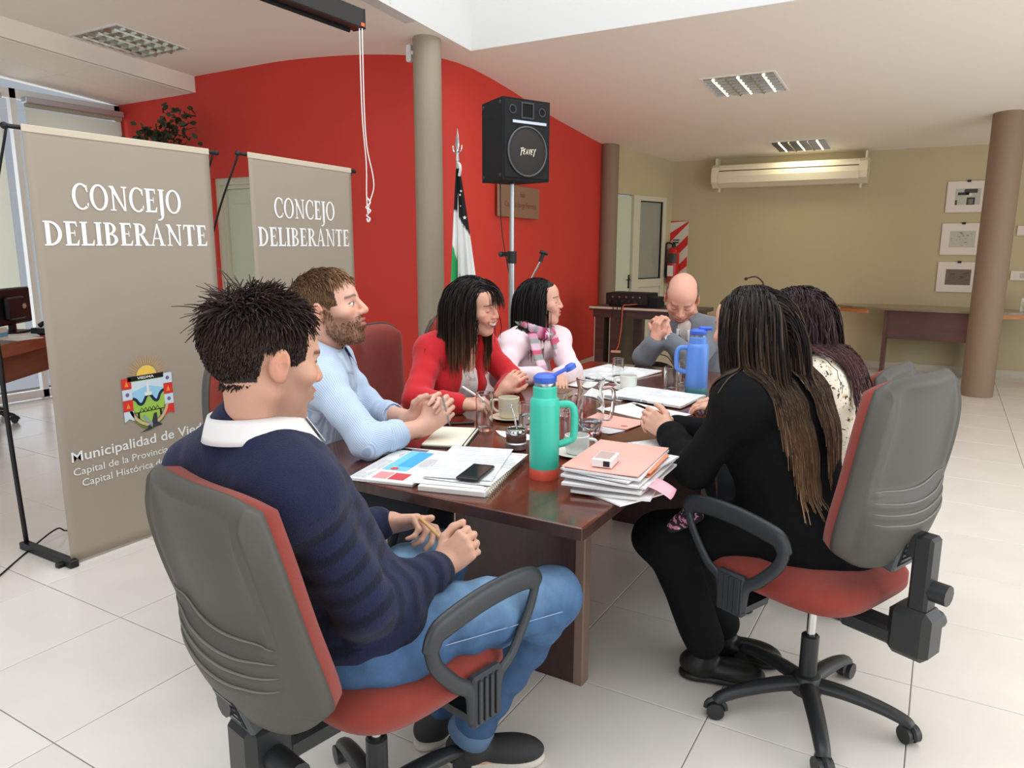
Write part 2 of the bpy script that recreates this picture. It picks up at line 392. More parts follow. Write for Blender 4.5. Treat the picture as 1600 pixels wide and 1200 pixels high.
def blind(y0, y1, zb, label):
    b = thing('roller_blind', label, 'blind', (-4.44, y0, 2.55), 0, 'roller blinds on the far left window')
    n = 14
    obj('fabric', grid(lambda u, v: (-.004 * math.cos(v * 3), u * (y1 - y0), .03 - v * (2.55 - zb)), 3, n), M_blind, b, smooth=True)
    obj('roller_tube', cyl((-.0, 0, .06), (-.0, y1 - y0, .06), .022, 12), M_blind, b)
    obj('head_rail', bbox_(-.04, .045, -.01, y1 - y0 + .01, .075, .125, .006), mat('aluminium', (196, 204, 208), .35, metal=.6), b)
    obj('bottom_bar', bbox_(-.01, .01, 0, y1 - y0, zb - 2.55 - .02, zb - 2.55 + .012, .004), M_blind, b)
blind(2.15, 3.02, .50, 'beige roller blind beside the red wall, right of the bright slit')
blind(1.02, 1.94, .50, 'beige roller blind left of the bright slit, behind the desk')
blind(-.1, .98, .50, 'beige roller blind furthest left on the window')

# recessed ceiling lamps with mirror louvres
M_louvre = mat('louvre_metal', (196, 200, 196), .16, metal=1.)
def lamp(x, y, s, label, dz=0, on=0.):
    a = math.atan(-.072)
    o = thing('ceiling_lamp', label, 'lamp', (x, y, Hc(y) + dz), 0, 'recessed louvre lamps in the ceiling'); o.rotation_euler[0] = a
    h = s / 2
    obj('frame', merge(box(-h, h, -h, -h + .018, -.006, .004), box(-h, h, h - .018, h, -.006, .004), box(-h, -h + .018, -h + .018, h - .018, -.006, .004), box(h - .018, h, -h + .018, h - .018, -.006, .004)), M_white, o)
    obj('reflector_tray', box(-h + .018, h - .018, -h + .018, h - .018, -.0005, .0005), mat('tray_white', (150, 148, 138), .35), o)
    n = 3
    for i in range(1, n):                                     # long bars
        xx = -h + s * i / n
        obj('louvre_bar', ([(xx - .02, -h + .018, -.001), (xx + .02, -h + .018, -.001), (xx, -h + .018, -.02), (xx - .02, h - .018, -.001), (xx + .02, h - .018, -.001), (xx, h - .018, -.02)], [(0, 1, 4, 3), (1, 2, 5, 4), (2, 0, 3, 5), (0, 2, 1), (3, 4, 5)]), M_louvre, o)
    for j in range(1, 7):
        yy = -h + s * j / 7
        obj('louvre_blade', ([(-h + .018, yy - .012, -.001), (-h + .018, yy + .012, -.001), (-h + .018, yy, -.018), (h - .018, yy - .012, -.001), (h - .018, yy + .012, -.001), (h - .018, yy, -.018)], [(0, 1, 4, 3), (1, 2, 5, 4), (2, 0, 3, 5), (0, 2, 1), (3, 4, 5)]), M_louvre, o)
    for i in range(n):
        xx = -h + s * (i + .5) / n
        obj('fluorescent_tube', cyl((xx, -h + .05, -.010), (xx, h - .05, -.010), .009, 8), mat('tube_on' if on else 'tube_off', (250, 248, 235), .4, emit=on, emitc=(255, 244, 205)), o, smooth=True)
    return o
lamp(-2.99, 2.23, .60, 'recessed louvre lamp in the ceiling above the two banners')
lamp(1.015, 5.07, .60, 'recessed louvre lamp in the ceiling right of the loudspeaker', on=3.)
lamp(1.05, 7.70, .60, 'recessed louvre lamp at the back, above the air conditioner', on=14.)
_l = bpy.data.lights.new('lamp_glow', 'AREA'); _l.shape = 'RECTANGLE'; _l.size = .55; _l.size_y = .5; _l.energy = 5; _l.color = (1., .93, .72)
_lo = bpy.data.objects.new('lamp_glow', _l); COL.objects.link(_lo); _lo.location = (1.05, 7.70, Hc(7.7) - .03)
# ------------------------------------------------------------------ text and print helpers
def bez(p0, p1, p2, n=8): return [tuple((1 - t) ** 2 * np.array(p0) + 2 * t * (1 - t) * np.array(p1) + t * t * np.array(p2)) for t in [i / n for i in range(n + 1)]]
def ring(cx, cy, rx, ry, wx, wy, a0, a1, n=26):
    """an elliptical stroke from angle a0 to a1, thick at the sides (wx) and thin at top and bottom (wy)"""
    o, i = [], []
    for k in range(n + 1):
        a = a0 + (a1 - a0) * k / n; c, s = math.cos(a), math.sin(a)
        o.append((cx + rx * c, cy + ry * s)); i.append((cx + (rx - wx) * c, cy + (ry - wy) * s))
    v = o + i; return v, [(k, k + 1, n + 2 + k, n + 1 + k) for k in range(n)]
def rect(x0, y0, x1, y1): return [(x0, y0), (x1, y0), (x1, y1), (x0, y1)], [(0, 1, 2, 3)]
def quad(*p): return list(p), [tuple(range(len(p)))]
def m2(*ms):
    v, f = [], []
    for a, b in ms:
        o = len(v); v += a; f += [tuple(i + o for i in q) for q in b]
    return v, f
ST, TH, SR = .185, .085, .06                                    # stem, thin stroke, serif height of the roman capitals
def serif(x, y, w=.32): return rect(x - w / 2, y, x + w / 2, y + SR)
def stem(x): return m2(rect(x - ST / 2, 0, x + ST / 2, 1), serif(x, 0), serif(x, 1 - SR))
GL = {
    'I': (.34, stem(.17)),
    'L': (.60, m2(stem(.19), rect(.19, 0, .58, TH), quad((.50, TH), (.58, 0), (.61, .24), (.57, .24)))),
    'E': (.62, m2(stem(.19), rect(.19, 0, .58, TH), rect(.19, 1 - TH, .55, 1), rect(.19, .49, .46, .55), rect(.43, .40, .47, .64), quad((.50, TH), (.58, 0), (.62, .24), (.58, .24)), quad((.48, 1 - TH), (.55, 1), (.57, .78), (.53, .78)))),
    'T': (.66, m2(rect(.33 - ST / 2, 0, .33 + ST / 2, 1), serif(.33, 0), rect(.03, 1 - TH, .63, 1), quad((.03, 1), (.10, 1 - TH), (.06, .76), (.02, .76)), quad((.56, 1 - TH), (.63, 1), (.64, .76), (.60, .76)))),
    'D': (.78, m2(stem(.19), ring(.26, .5, .48, .5, .16, TH, -PI / 2, PI / 2))),
    'O': (.84, ring(.42, .5, .40, .52, .155, .075, 0, 2 * PI, 44)),
    'C': (.72, m2(ring(.42, .5, .40, .52, .155, .075, .28 * PI, 1.72 * PI, 40), quad((.60, .80), (.68, .99), (.70, .68), (.66, .68)), quad((.62, .20), (.70, .10), (.71, .26), (.68, .28)))),
    'N': (.86, m2(rect(.13, 0, .13 + TH, 1), serif(.16, 0, .26), rect(.66, 0, .66 + TH, 1), serif(.70, 1 - SR, .26), quad((.02, 1), (.22, 1), (.73, 0), (.64, 0)), serif(.12, 1 - SR, .2))),
    'B': (.68, m2(stem(.19), ring(.26, .745, .32, .255, .15, .06, -PI / 2, PI / 2), ring(.26, .27, .38, .27, .16, .065, -PI / 2, PI / 2))),
    'R': (.74, m2(stem(.19), ring(.26, .735, .34, .265, .15, .06, -PI / 2, PI / 2), quad((.30, .48), (.46, .49), (.76, 0), (.56, 0)), rect(.56, 0, .78, SR))),
    'A': (.80, m2(quad((.08, 0), (.15, 0), (.42, .93), (.37, 1.02)), quad((.53, 0), (.71, 0), (.43, 1.02), (.36, 1.0)), rect(.20, .30, .60, .36), serif(.11, 0, .24), serif(.63, 0, .30))),
    'J': (.36, m2(rect(.20 - ST / 2, -.12, .20 + ST / 2, 1), serif(.2, 1 - SR), ring(.03, -.12, .247, .22, .13, .07, -PI * .62, 0, 12))),
}
def word(s, width, height):
    ms, x = [], 0
    for ch in s:
        w, g = GL[ch]; ms.append(([(x + a, b) for a, b in g[0]], g[1])); x += w + .03
    v, f = m2(*ms); k = width / (x - .03)
    return [(a * k, b * height) for a, b in v], f
def flat(g, d=0.): return [(x, y, d) for x, y in g[0]], g[1]
def sans(s, width=None, height=.05, bold=0.):
    """lettering as a flat mesh shape in x, y"""
    c = bpy.data.curves.new('txt', 'FONT'); c.body = s; c.size = 1.; c.offset = bold; c.resolution_u = 3
    o = bpy.data.objects.new('txt', c); COL.objects.link(o)
    dg = bpy.context.evaluated_depsgraph_get(); me = o.evaluated_get(dg).to_mesh()
    v = [tuple(p.co[:2]) for p in me.vertices]; f = [tuple(p.vertices) for p in me.polygons]
    o.evaluated_get(dg).to_mesh_clear(); bpy.data.objects.remove(o); bpy.data.curves.remove(c)
    w = max(p[0] for p in v) - min(p[0] for p in v); x0 = min(p[0] for p in v)
    ky = height / .72; kx = (width / w) if width else ky
    return [((x - x0) * kx, y * ky) for x, y in v], f
def words(g, gap):
    """split a line of lettering into its words"""
    v, f = g; par = list(range(len(v)))
    def find(i):
        while par[i] != i: par[i] = par[par[i]]; i = par[i]
        return i
    for q in f:
        for i in q[1:]: par[find(i)] = find(q[0])
    isl = {}
    for q in f: isl.setdefault(find(q[0]), []).append(q)
    iv = sorted((min(v[i][0] for q in fs for i in q), max(v[i][0] for q in fs for i in q), k) for k, fs in isl.items()); out = []
    for a, b, k in iv:
        if out and a - out[-1][1] < gap: out[-1][1] = max(out[-1][1], b); out[-1][2] += isl[k]
        else: out.append([a, b, list(isl[k])])
    res = []
    for a, b, fs in out:
        ids = sorted({i for q in fs for i in q}); mp = {i: n for n, i in enumerate(ids)}; res.append(([v[i] for i in ids], [tuple(mp[i] for i in q) for q in fs]))
    return res
def ell2(cx, cy, rx, ry, n=24): return [(cx + rx * math.cos(2 * PI * i / n), cy + ry * math.sin(2 * PI * i / n)) for i in range(n)], [tuple(range(n))]
def stroke2(path, w):
    P = [np.array(p, float) for p in path]; v = []; f = []
    for i in range(len(P)):
        t = P[min(i + 1, len(P) - 1)] - P[max(i - 1, 0)]; t /= np.linalg.norm(t); n = np.array((-t[1], t[0])) * w / 2
        v += [tuple(P[i] + n), tuple(P[i] - n)]
    return v, [(2 * i, 2 * i + 1, 2 * i + 3, 2 * i + 2) for i in range(len(P) - 1)]

# ------------------------------------------------------------------ the two standing banners
M_ban = mat('banner_vinyl', (164, 151, 135), .6, var=.015, vscale=3)
M_print = mat('white_print', (240, 240, 238), .6)
PR = {k: mat('print_' + k, c, .6) for k, c in dict(sun=(247, 206, 92), ray=(226, 168, 84), black=(20, 18, 18), red=(226, 52, 46), pale=(214, 228, 238), sky=(158, 212, 240), navy=(18, 40, 72), green=(164, 204, 84), tan=(214, 186, 140), mauve=(128, 96, 150), grey=(150, 168, 172), slate=(60, 52, 66), orange=(244, 150, 60), leaf=(112, 132, 60)).items()}
def banner(label, loc, rz):
    """local x runs along the cloth (left to right as read), local -y is the printed face"""
    b = thing('standing_banner', label, 'banner', loc, rz, 'grey council banners')
    W, H = .87, 1.885
    def cl(u, v):
        x = u * W; z = .015 + v * (H - .015)
        y = .0005 * math.sin(u * 7) * (1 - v) + .0004 * math.sin(v * 9 + u * 4) - .010 * max(0, abs(u - .5) * 2 - .86)
        return x, y, z
    o = obj('cloth', grid(cl, 26, 40), M_ban, b, smooth=True)
    s = o.modifiers.new('solidify', 'SOLIDIFY'); s.thickness = .0012; s.offset = 1
    obj('top_hem', bbox_(-.002, W + .002, -.004, .004, H - .028, H + .001, .002), mat('hem', (205, 192, 170), .6), b)
    obj('top_bar', cyl((-.05, .014, H - .012), (W + .06, .014, H - .012), .009, 10), M_black, b, smooth=40)
    for x, s_ in ((-.045, 1), (W + .045, -1)):
        obj('end_cap', sphere((x - s_ * .012, .014, H - .012), .014), M_black, b, smooth=True)
    obj('foot', merge(bbox_(-.02, .02, -.03, .40, .0, .035, .004), bbox_(-.045, .045, .02, .05, .0, .02, .003)), M_black, b)
    obj('far_foot', merge(bbox_(W - .02, W + .02, -.03, .40, .0, .035, .004)), M_black, b)
    for x0, x1 in ((0., -.045), (W, W + .045)):
        P = smoothpath([(x0, .37, .03), (x0 - .02 * (1 if x0 == 0 else -1), .36, .75), (x1 * .9 + x0 * .1, .26, 1.4), (x1, .02, H - .012)], 24)
        obj('bow_pole', tube(P, [.011 if p[2] < .95 else .0055 for p in P], 8), M_black, b, smooth=True)
    lx = lambda y: y
    def pr(name, g, m, lay=0):
        par = list(range(len(g[0])))
        def find(i):
            while par[i] != i: par[i] = par[par[i]]; i = par[i]
            return i
        for q in g[1]:
            for i in q[1:]: par[find(i)] = find(q[0])
        ids = {}
        for i in range(len(par)): ids.setdefault(find(i), len(ids))           # overlapping strokes sit a hair's breadth apart
        v = [(x, -.0022 - .0003 * lay - .00005 * (ids[find(i)] % 6), z) for i, (x, z) in enumerate(g[0])]
        return obj(name, (v, g[1]), m, b, fix=False)
    def at(g, x, z): return [(a + x, c + z) for a, c in g[0]], g[1]
    for g_ in (at(word('CONCEJO', .525, .108), .168, 1.562), at(word('DELIBERANTE', .79, .102), .036, 1.408),
                        at(sans('Municipalidad de Viedma', .752, .047, .012), .050, .468), at(sans('Capital de la Provincia de Río Negro', .76, .034, .004), .052, .405), at(sans('Capital Histórica de la Patagonia', .66, .034, .004), .085, .349)):
        for w_ in words(g_, .009): pr('lettering', w_, M_print)
    # coat of arms
    E = lambda x, z: (.435 + x, .70 + z)
    def ea(g): return [E(*p) for p in g[0]], g[1]
    cx = .0
    rays = m2(*[quad((cx + .06 * math.cos(a - .035), .098 + .06 * math.sin(a - .035)), (cx + .118 * math.cos(a), .098 + .118 * math.sin(a)), (cx + .06 * math.cos(a + .035), .098 + .06 * math.sin(a + .035))) for a in [PI * (i + .5) / 21 for i in range(21)]])
    pr('emblem_rays', ea(rays), PR['ray']); pr('emblem_sun', ea(([(cx + .052 * math.cos(PI * i / 16), .098 + .052 * math.sin(PI * i / 16)) for i in range(17)], [tuple(range(17))])), PR['sun'])
    shield = [(-.085, .085)] + [(-.085, -.02)] + bez((-.085, -.02), (-.08, -.10), (0, -.135), 8)[1:] + bez((0, -.135), (.08, -.10), (.085, -.02), 8)[1:] + [(.085, .085)]
    pr('emblem_wreath', ea(m2(stroke2(bez((-.10, -.02), (-.085, -.13), (.0, -.155), 10), .020), stroke2(bez((.10, -.02), (.085, -.13), (.0, -.155), 10), .020))), PR['leaf'])
    pr('emblem_field', ea((shield, [tuple(range(len(shield)))])), PR['green'], 1)
    sky = [(-.085, .08), (-.085, .0)] + bez((-.085, 0), (-.065, 0), (-.058, -.018), 5)[1:] + bez((-.058, -.018), (-.04, -.05), (-.02, -.012), 6)[1:] + bez((-.02, -.012), (0, .03), (.02, -.008), 6)[1:] + bez((.02, -.008), (.042, -.045), (.055, -.005), 6)[1:] + bez((.055, -.005), (.065, .018), (.085, .02), 5)[1:] + [(.085, .08)]
    pr('emblem_sky', ea((sky, [tuple(range(len(sky)))])), PR['pale'], 2)
    pr('emblem_hills', ea(([(-.085, .03), (0, .055), (.085, .03)] + list(reversed(sky[1:-1])), [tuple(range(3 + len(sky) - 2))])), PR['sky'], 3)
    pr('emblem_river', ea(stroke2(sky[1:-1], .014)), PR['navy'], 4)
    pr('emblem_church', ea(m2(rect(-.006, .015, .006, .06), rect(-.018, .005, .018, .022), quad((-.004, .06), (.004, .06), (0, .075)))), M_print, 4)
    pr('emblem_bridge', ea(m2(rect(-.075, -.072, .075, -.068), *[stroke2([(-.05 + .02 * i, -.068), (-.04 + .02 * i, -.05), (-.03 + .02 * i, -.068)], .004) for i in range(5)], rect(-.062, -.10, -.052, -.072), rect(.052, -.10, .062, -.072))), PR['black'], 3)
    pr('emblem_scroll', ea(m2(stroke2(bez((-.095, -.055), (-.075, -.115), (-.008, -.138), 10), .014), stroke2(bez((.095, -.05), (.075, -.115), (.03, -.13), 10), .014))), PR['tan'], 5)
    pr('emblem_bird', ea(m2(quad((-.04, -.092), (-.03, -.085), (.012, -.135), (.004, -.15)))), PR['grey'], 6)
    pr('emblem_wing', ea(m2(quad((.008, -.12), (.02, -.085), (.035, -.085), (.035, -.13), (.06, -.15), (.01, -.155)), quad((-.06, -.168), (-.02, -.155), (-.012, -.138), (.008, -.158), (-.01, -.164)))), PR['slate'], 6)
    pr('emblem_title_band', ea(rect(-.098, .083, .085, .106)), PR['black'], 5)
    t = sans('VIEDMA', .085, .012, .02); pr('emblem_title', ea(([(x - .05, z + .089) for x, z in t[0]], t[1])), M_print, 6)
    for s in (-1, 1):
        for k in range(4):
            c = ('red', 'pale')[(k + (s > 0)) % 2]
            xx = s * .105; z0 = .10 - .052 * k
            z0 -= .004 * s * 0
            pr('emblem_ribbon', ea(quad((xx - .024, z0), (xx - .024, z0 - .05), (xx, z0 - (.036 if k == 3 else .05)), (xx + .024, z0 - .05), (xx + .024, z0))), PR[c], 5)
            if k < 3: pr('emblem_ribbon_mark', ea(quad((xx - .010, z0 - .038), (xx + .010, z0 - .038), (xx, z0 - .012)) if c == 'red' else ell2(xx, z0 - .025, .010, .010, 8)), PR['orange' if c == 'red' else 'mauve'], 6)
    return b
banner('tall grey council banner in front, with coat of arms and three lines of small print', (-.623, .159, 0), PI / 2)
banner('tall grey council banner behind, partly hidden by the man in the blue shirt', (-.549, 1.21, 0), PI / 2 + .106)
P = smoothpath([(-.62, -.25, .005), (-.79, -.05, .005), (-.95, .14, .006), (-1.0, .30, .05), (-1.04, .40, .008), (-1.2, .8, .005)], 40)
tag(obj('floor_cable', tube(P, .004, 6), M_black, smooth=True), 'thin black cable running over the foot of the front banner', 'cable')

# ------------------------------------------------------------------ things against the walls
# loudspeaker on its stand
SPX, SPY, SPZ = .10, 2.80, 1.825
ang = math.radians(-46)                                          # direction the speaker faces (local -y)
M_carpet = mat('speaker_carpet', (24, 24, 26), .95, bump=.3, bscale=300)
sp = thing('loudspeaker', 'black two-way loudspeaker on a pole in front of the red wall', 'loudspeaker', (SPX, SPY, SPZ), 0)
sp.rotation_euler[2] = math.radians(66)
w, d, h = .185, .155, .495
body = [(-w * .72, d), (w * .72, d), (w, -d), (-w, -d)]
obj('cabinet', prism(body, 0, h), M_carpet, sp)
obj('baffle', bbox_(-w + .012, w - .012, -d - .006, -d + .004, .015, h - .015, .003), M_blackm, sp)
horn = merge(box(-.05, .05, -d - .012, -d - .004, .375, .385), box(-.05, .05, -d - .012, -d - .004, .465, .475), box(-.05, -.04, -d - .012, -d - .004, .385, .465), box(.04, .05, -d - .012, -d - .004, .385, .465))
obj('horn_frame', horn, mat('dark_grey_plastic', (54, 54, 56), .5), sp)
obj('horn_throat', box(-.04, .04, -d - .008, -d - .0055, .385, .465), mat('void_black', (6, 6, 6), .9), sp)
for x in (-.115, .115):
    def toY(s, x=x, z=.425): return [(x + a, -d - .006 - c, z + b) for a, b, c in s[0]], s[1]
    obj('port_rim', toY(lathe([(.028, 0), (.028, .006), (.020, .006), (.020, 0)], 20, caps=False)), mat('dark_grey_plastic'), sp, smooth=40)
    obj('port', toY(lathe([(.020, .0025), (0, .0025)], 20, caps=False)), mat('void_black'), sp)
obj('name_strip', bbox_(-.115, .15, -d - .014, -d - .006, .345, .363, .002), mat('silver_strip', (196, 204, 222), .35, metal=.4), sp)
def toB(s, z=.178): return [(a, -d - .006 - c, z + b) for a, b, c in s[0]], s[1]
oct_ = lambda r: [(r * math.cos(a) , r * math.sin(a)) for a in [PI / 8 + 2 * PI * i / 8 for i in range(8)]]
obj('woofer_ring', toB(tube([(.150 * math.cos(2 * PI * i / 32), .150 * math.sin(2 * PI * i / 32), .006) for i in range(32)], .007, 6, closed=True)), mat('grille_rim', (92, 92, 92), .4, metal=.5), sp, smooth=True)
obj('woofer_grille', toB(lathe([(.146, .004), (.11, .014), (.06, .018), (0, .019)], 32, caps=False)), mat('grille', (44, 38, 36), .7), sp, smooth=True)
LT = dict(P=[[(0, -.3), (.18, 1.)], [(-.35, .92), (.75, 1.05), (.78, .62), (.12, .5)]], E=[[(.55, 0), (0, 0), (.12, .8), (.7, .85)], [(.05, .42), (.5, .46)]], A=[[(0, 0), (.42, .85), (.62, 0)], [(.18, .28), (.56, .3)]], V=[[(.05, .85), (.22, -.05), (.68, .9)]], Y=[[(.02, .9), (.3, .45), (.72, 1.0)], [(.3, .45), (.12, -.35)]])
lg, _x = [], -.062
for ch_ in 'PEAVEY':
    for st_ in LT[ch_]: lg.append(stroke2([(_x + .021 * (px_ + .22 * pz_), -.018 + .036 * pz_) for px_, pz_ in st_], .0056))
    _x += .0195
lg = m2(*lg)
obj('logo', toB(([(x, y, .0205 + .00002 * (i % 7)) for i, (x, y) in enumerate(lg[0])], lg[1])), mat('logo_white', (222, 216, 190), .5), sp, fix=False)
for x in (-1, 1):
    for y, z in ((-.12, .03), (.13, .03), (-.12, h - .03), (.13, h - .03)):
        k = w - (y + d) / (2 * d) * w * .28
        obj('corner_protector', sphere((x * k, y, z), .014, 8, 6, (.4, 1, 1)), mat('dark_grey_plastic'), sp, smooth=True)
obj('pole_cup', lathe([(.03, -.012), (.03, 0)], 16), M_black, sp)
stnd = thing('speaker_stand', 'tripod stand with bright steel pole carrying the loudspeaker', 'stand', (SPX, SPY, 0))
obj('upper_pole', cyl((0, 0, .9), (0, 0, SPZ - .012), .0165, 14), M_steel, stnd, smooth=40)
obj('lower_pole', cyl((0, 0, .08), (0, 0, 1.35), .021, 14), M_steel, stnd, smooth=40)
obj('clamp', merge(lathe([(.032, 1.30), (.032, 1.38)], 14), box(-.075, -.02, -.012, .012, 1.345, 1.375)), M_black, stnd)
obj('clamp_knob', sphere((-.085, 0, 1.36), .02), mat('dark_grey_plastic'), stnd, smooth=True)
obj('leg_collar', lathe([(.03, .60), (.03, .66)], 14), M_black, stnd)
for k in range(3):
    a = k * 2 * PI / 3 + .5; c, s = math.cos(a), math.sin(a)
    obj('leg', cyl((.03 * c, .03 * s, .62), (.46 * c, .46 * s, .02), .011, 10), M_steel, stnd, smooth=40)
    obj('brace', cyl((.02 * c, .02 * s, .2), (.24 * c, .24 * s, .32), .007, 8), M_steel, stnd); obj('rubber_foot', sphere((.46 * c, .46 * s, .018), .018, 8, 6), M_black, stnd)
P = smoothpath([(SPX - .11, SPY + .03, SPZ - .002), (SPX - .10, SPY + .04, 1.5), (SPX - .02, SPY + .06, 1.0), (SPX - .03, SPY + .12, .3), (SPX + .1, SPY + .3, .004)], 30)
tag(obj('speaker_cable', tube(P, .0035, 6), M_black, smooth=True), 'black cable hanging from the loudspeaker down along its pole', 'cable')
# microphone stand
ms = thing('microphone_stand', 'slim silver microphone stand with boom and black clip behind the scarf', 'stand', (.29, 2.66, 0))
obj('base', lathe([(.13, 0), (.13, .018), (.02, .03)], 28), M_black, ms, smooth=40)
obj('upright', cyl((0, 0, .02), (0, 0, 1.08), .009, 10), M_chrome, ms, smooth=40); obj('boom_joint', sphere((0, 0, 1.09), .02), M_black, ms, smooth=True)
obj('boom', cyl((-.08, -.06, .95), (.075, .055, 1.325), .007, 8), M_chrome, ms, smooth=40)
obj('clip', merge(cyl((.072, .053, 1.315), (.088, .065, 1.365), .013, 10), cyl((.07, .05, 1.38), (.115, .075, 1.365), .012, 10)), M_black, ms, smooth=40)

# provincial flag on a pole
fl = thing('flag_on_pole', 'furled black, white and green flag on a pole with steel spearhead', 'flag', (-.46, 2.985, 0))
obj('pole', cyl((0, 0, .05), (0, 0, 2.02), .012, 10), mat('flagpole_metal', (190, 186, 178), .3, metal=.9), fl, smooth=40)
obj('base', lathe([(.15, 0), (.15, .02), (.05, .05), (.025, .10)], 28), M_steel, fl, smooth=40)
obj('spearhead', merge(lathe([(.010, 2.0), (.014, 2.02), (.010, 2.05), (.016, 2.07), (.010, 2.085)], 12), [(x, y * .35, z) for x, y, z in lathe([(.008, 2.08), (.020, 2.12), (.010, 2.18), (.0, 2.235)], 10, caps=False)[0]] and ([(x, y * .35, z) for x, y, z in lathe([(.008, 2.08), (.020, 2.12), (.010, 2.18), (.0, 2.235)], 10, caps=False)[0]], lathe([(.008, 2.08), (.020, 2.12), (.010, 2.18), (.0, 2.235)], 10, caps=False)[1]),
      tube(smoothpath([(0, 0, 2.075), (.025, 0, 2.07), (.036, 0, 2.09), (.038, 0, 2.115)], 10), [.006] * 9 + [.003], 6), tube(smoothpath([(0, 0, 2.075), (-.025, 0, 2.07), (-.036, 0, 2.09), (-.038, 0, 2.115)], 10), [.006] * 9 + [.003], 6)), M_chrome, fl, smooth=40)
nu, nv = 40, 46
vv, cc = [], []
_right = np.array((.862, .506)); _dep = np.array((-.497, .848))
for j in range(nv):
    v = j / (nv - 1); z = 1.955 - v * 1.15
    wdt = .022 + .22 * min(1, v * 1.05) ** .9
    for i in range(nu):
        u = i / (nu - 1)
        q = (u - .36) * wdt * 1.0 + .02 * v
        dep = -.02 - .03 * math.sin(u * 9 + 1 + v) * (.25 + .75 * v) - .02 * math.sin(u * 17 + 2 * v) * v
        xy = _right * q + _dep * dep; vv.append((xy[0], xy[1], z - .04 * u * v))
        e1 = .25 + .17 * max(0, u - .15); e2 = .46 + .62 * u ** 1.2
        cc.append((20, 19, 20) if v < e1 else ((238, 238, 236) if v < e2 else (38, 160, 88)))
ff = [(j * nu + i, j * nu + i + 1, (j + 1) * nu + i + 1, (j + 1) * nu + i) for j in range(nv - 1) for i in range(nu - 1)]
fo = obj('flag_cloth', (vv, ff), mat('flag_cloth', attr='Col', rough=.75), fl, smooth=True, fix=False, cols=np.array([lin(c) for c in cc]))
so = fo.modifiers.new('solidify', 'SOLIDIFY'); so.thickness = .002
def star(cx, cz, r): return [(cx + (r if k % 2 == 0 else r * .4) * math.cos(PI / 2 + k * PI / 5), cz + (r if k % 2 == 0 else r * .4) * math.sin(PI / 2 + k * PI / 5)) for k in range(10)]
for u, v, r in ((.60, .17, .010), (.75, .135, .010), (.62, .335, .008), (.83, .30, .016), (.58, .24, .006)):
    j, i = int(v * (nv - 1)), int(u * (nu - 1)); p = np.array(vv[j * nu + i]); pts = star(0, 0, r)
    obj('star', ([(p[0] + _right[0] * a - _dep[0] * .012, p[1] + _right[1] * a - _dep[1] * .012, p[2] + b) for a, b in pts] + [(p[0] - _dep[0] * .012, p[1] - _dep[1] * .012, p[2])], [(k, (k + 1) % 10, 10) for k in range(10)]), M_print, fl, fix=False)
obj('tie_ribbon', tube(smoothpath([(0, 0, 2.0), (.03, -.02, 1.985), (.045, -.03, 1.95), (.03, -.025, 1.90)], 12), .011, 8, sq=.4), M_white, fl, smooth=True)

# projection screen case and its pull cords
M_case = mat('screen_case', (44, 41, 40), .4)
sc = thing('screen_case', 'long black projection screen case under the ceiling by the light well', 'screen', (-.70, 2.27, 2.80))
obj('case', bbox_(-.05, .05, -2.6, -.012, -.06, .055, .006), M_case, sc); obj('end_cap', bbox_(-.052, .052, -.014, 0, -.062, .057, .004), M_black, sc)
obj('slot_bar', cyl((-.035, -2.6, -.07), (-.035, -.06, -.07), .012, 8), M_blackm, sc)
obj('warning_sticker', box(.0505, .052, -.045, -.012, -.05, -.03), mat('sticker_orange', (226, 110, 60), .5), sc, label='orange sticker near the end of the case')
for y in (-2.2, -.3): obj('ceiling_bracket', box(-.02, .02, y, y + .03, .05, .145), M_case, sc)
cd = thing('pull_cord', 'looped white pull cord hanging knotted from the screen case', 'cord', (-.66, 2.22, 2.735))
M_cord = mat('cord_white', (232, 226, 222), .7)
obj('cord', merge(tube(smoothpath([(0, 0, 0), (.0, .0, -.5), (.012, .01, -.8), (.02, -.005, -1.0), (.02, .0, -1.12)], 30), .004, 6), tube(smoothpath([(.012, .012, 0), (.01, .01, -.45), (.02, .012, -.7), (.045, .03, -.87), (.05, .03, -.96), (.03, .01, -1.05), (.022, 0, -1.12)], 36), .004, 6)), M_cord, cd, smooth=True)
obj('knot', tube(smoothpath([(.02, 0, -1.02), (.035, .01, -1.05), (.012, -.005, -1.08), (.036, .01, -1.10), (.012, 0, -1.13), (.03, .008, -1.15), (.022, .0, -1.17), (.012, .0, -1.15)], 40), .006, 6), M_cord, cd, smooth=True)

# engraved plaque on the red wall
pq = thing('wall_plaque', 'brown engraved plaque on the red wall behind the loudspeaker pole', 'plaque', (-.905, 4.62, 1.82), PI / 2 + .085)
obj('plate', bbox_(-.45, .45, -.022, -.002, -.145, .145, .004), mat('plaque_bronze', (150, 112, 88), .45, metal=.2), pq)
t1 = sans('Sala', .11, .05, .01); t2 = sans('Concejal Jorge Ferreira', .70, .05, .01); MP = mat('plaque_letters', (126, 64, 46), .5)
obj('engraving', ([(x - .0, -.0232, z + .045) for x, z in t1[0]], t1[1]), MP, pq, fix=False); obj('engraving', ([(x - .33, -.0232, z - .05) for x, z in t2[0]], t2[1]), MP, pq, fix=False)

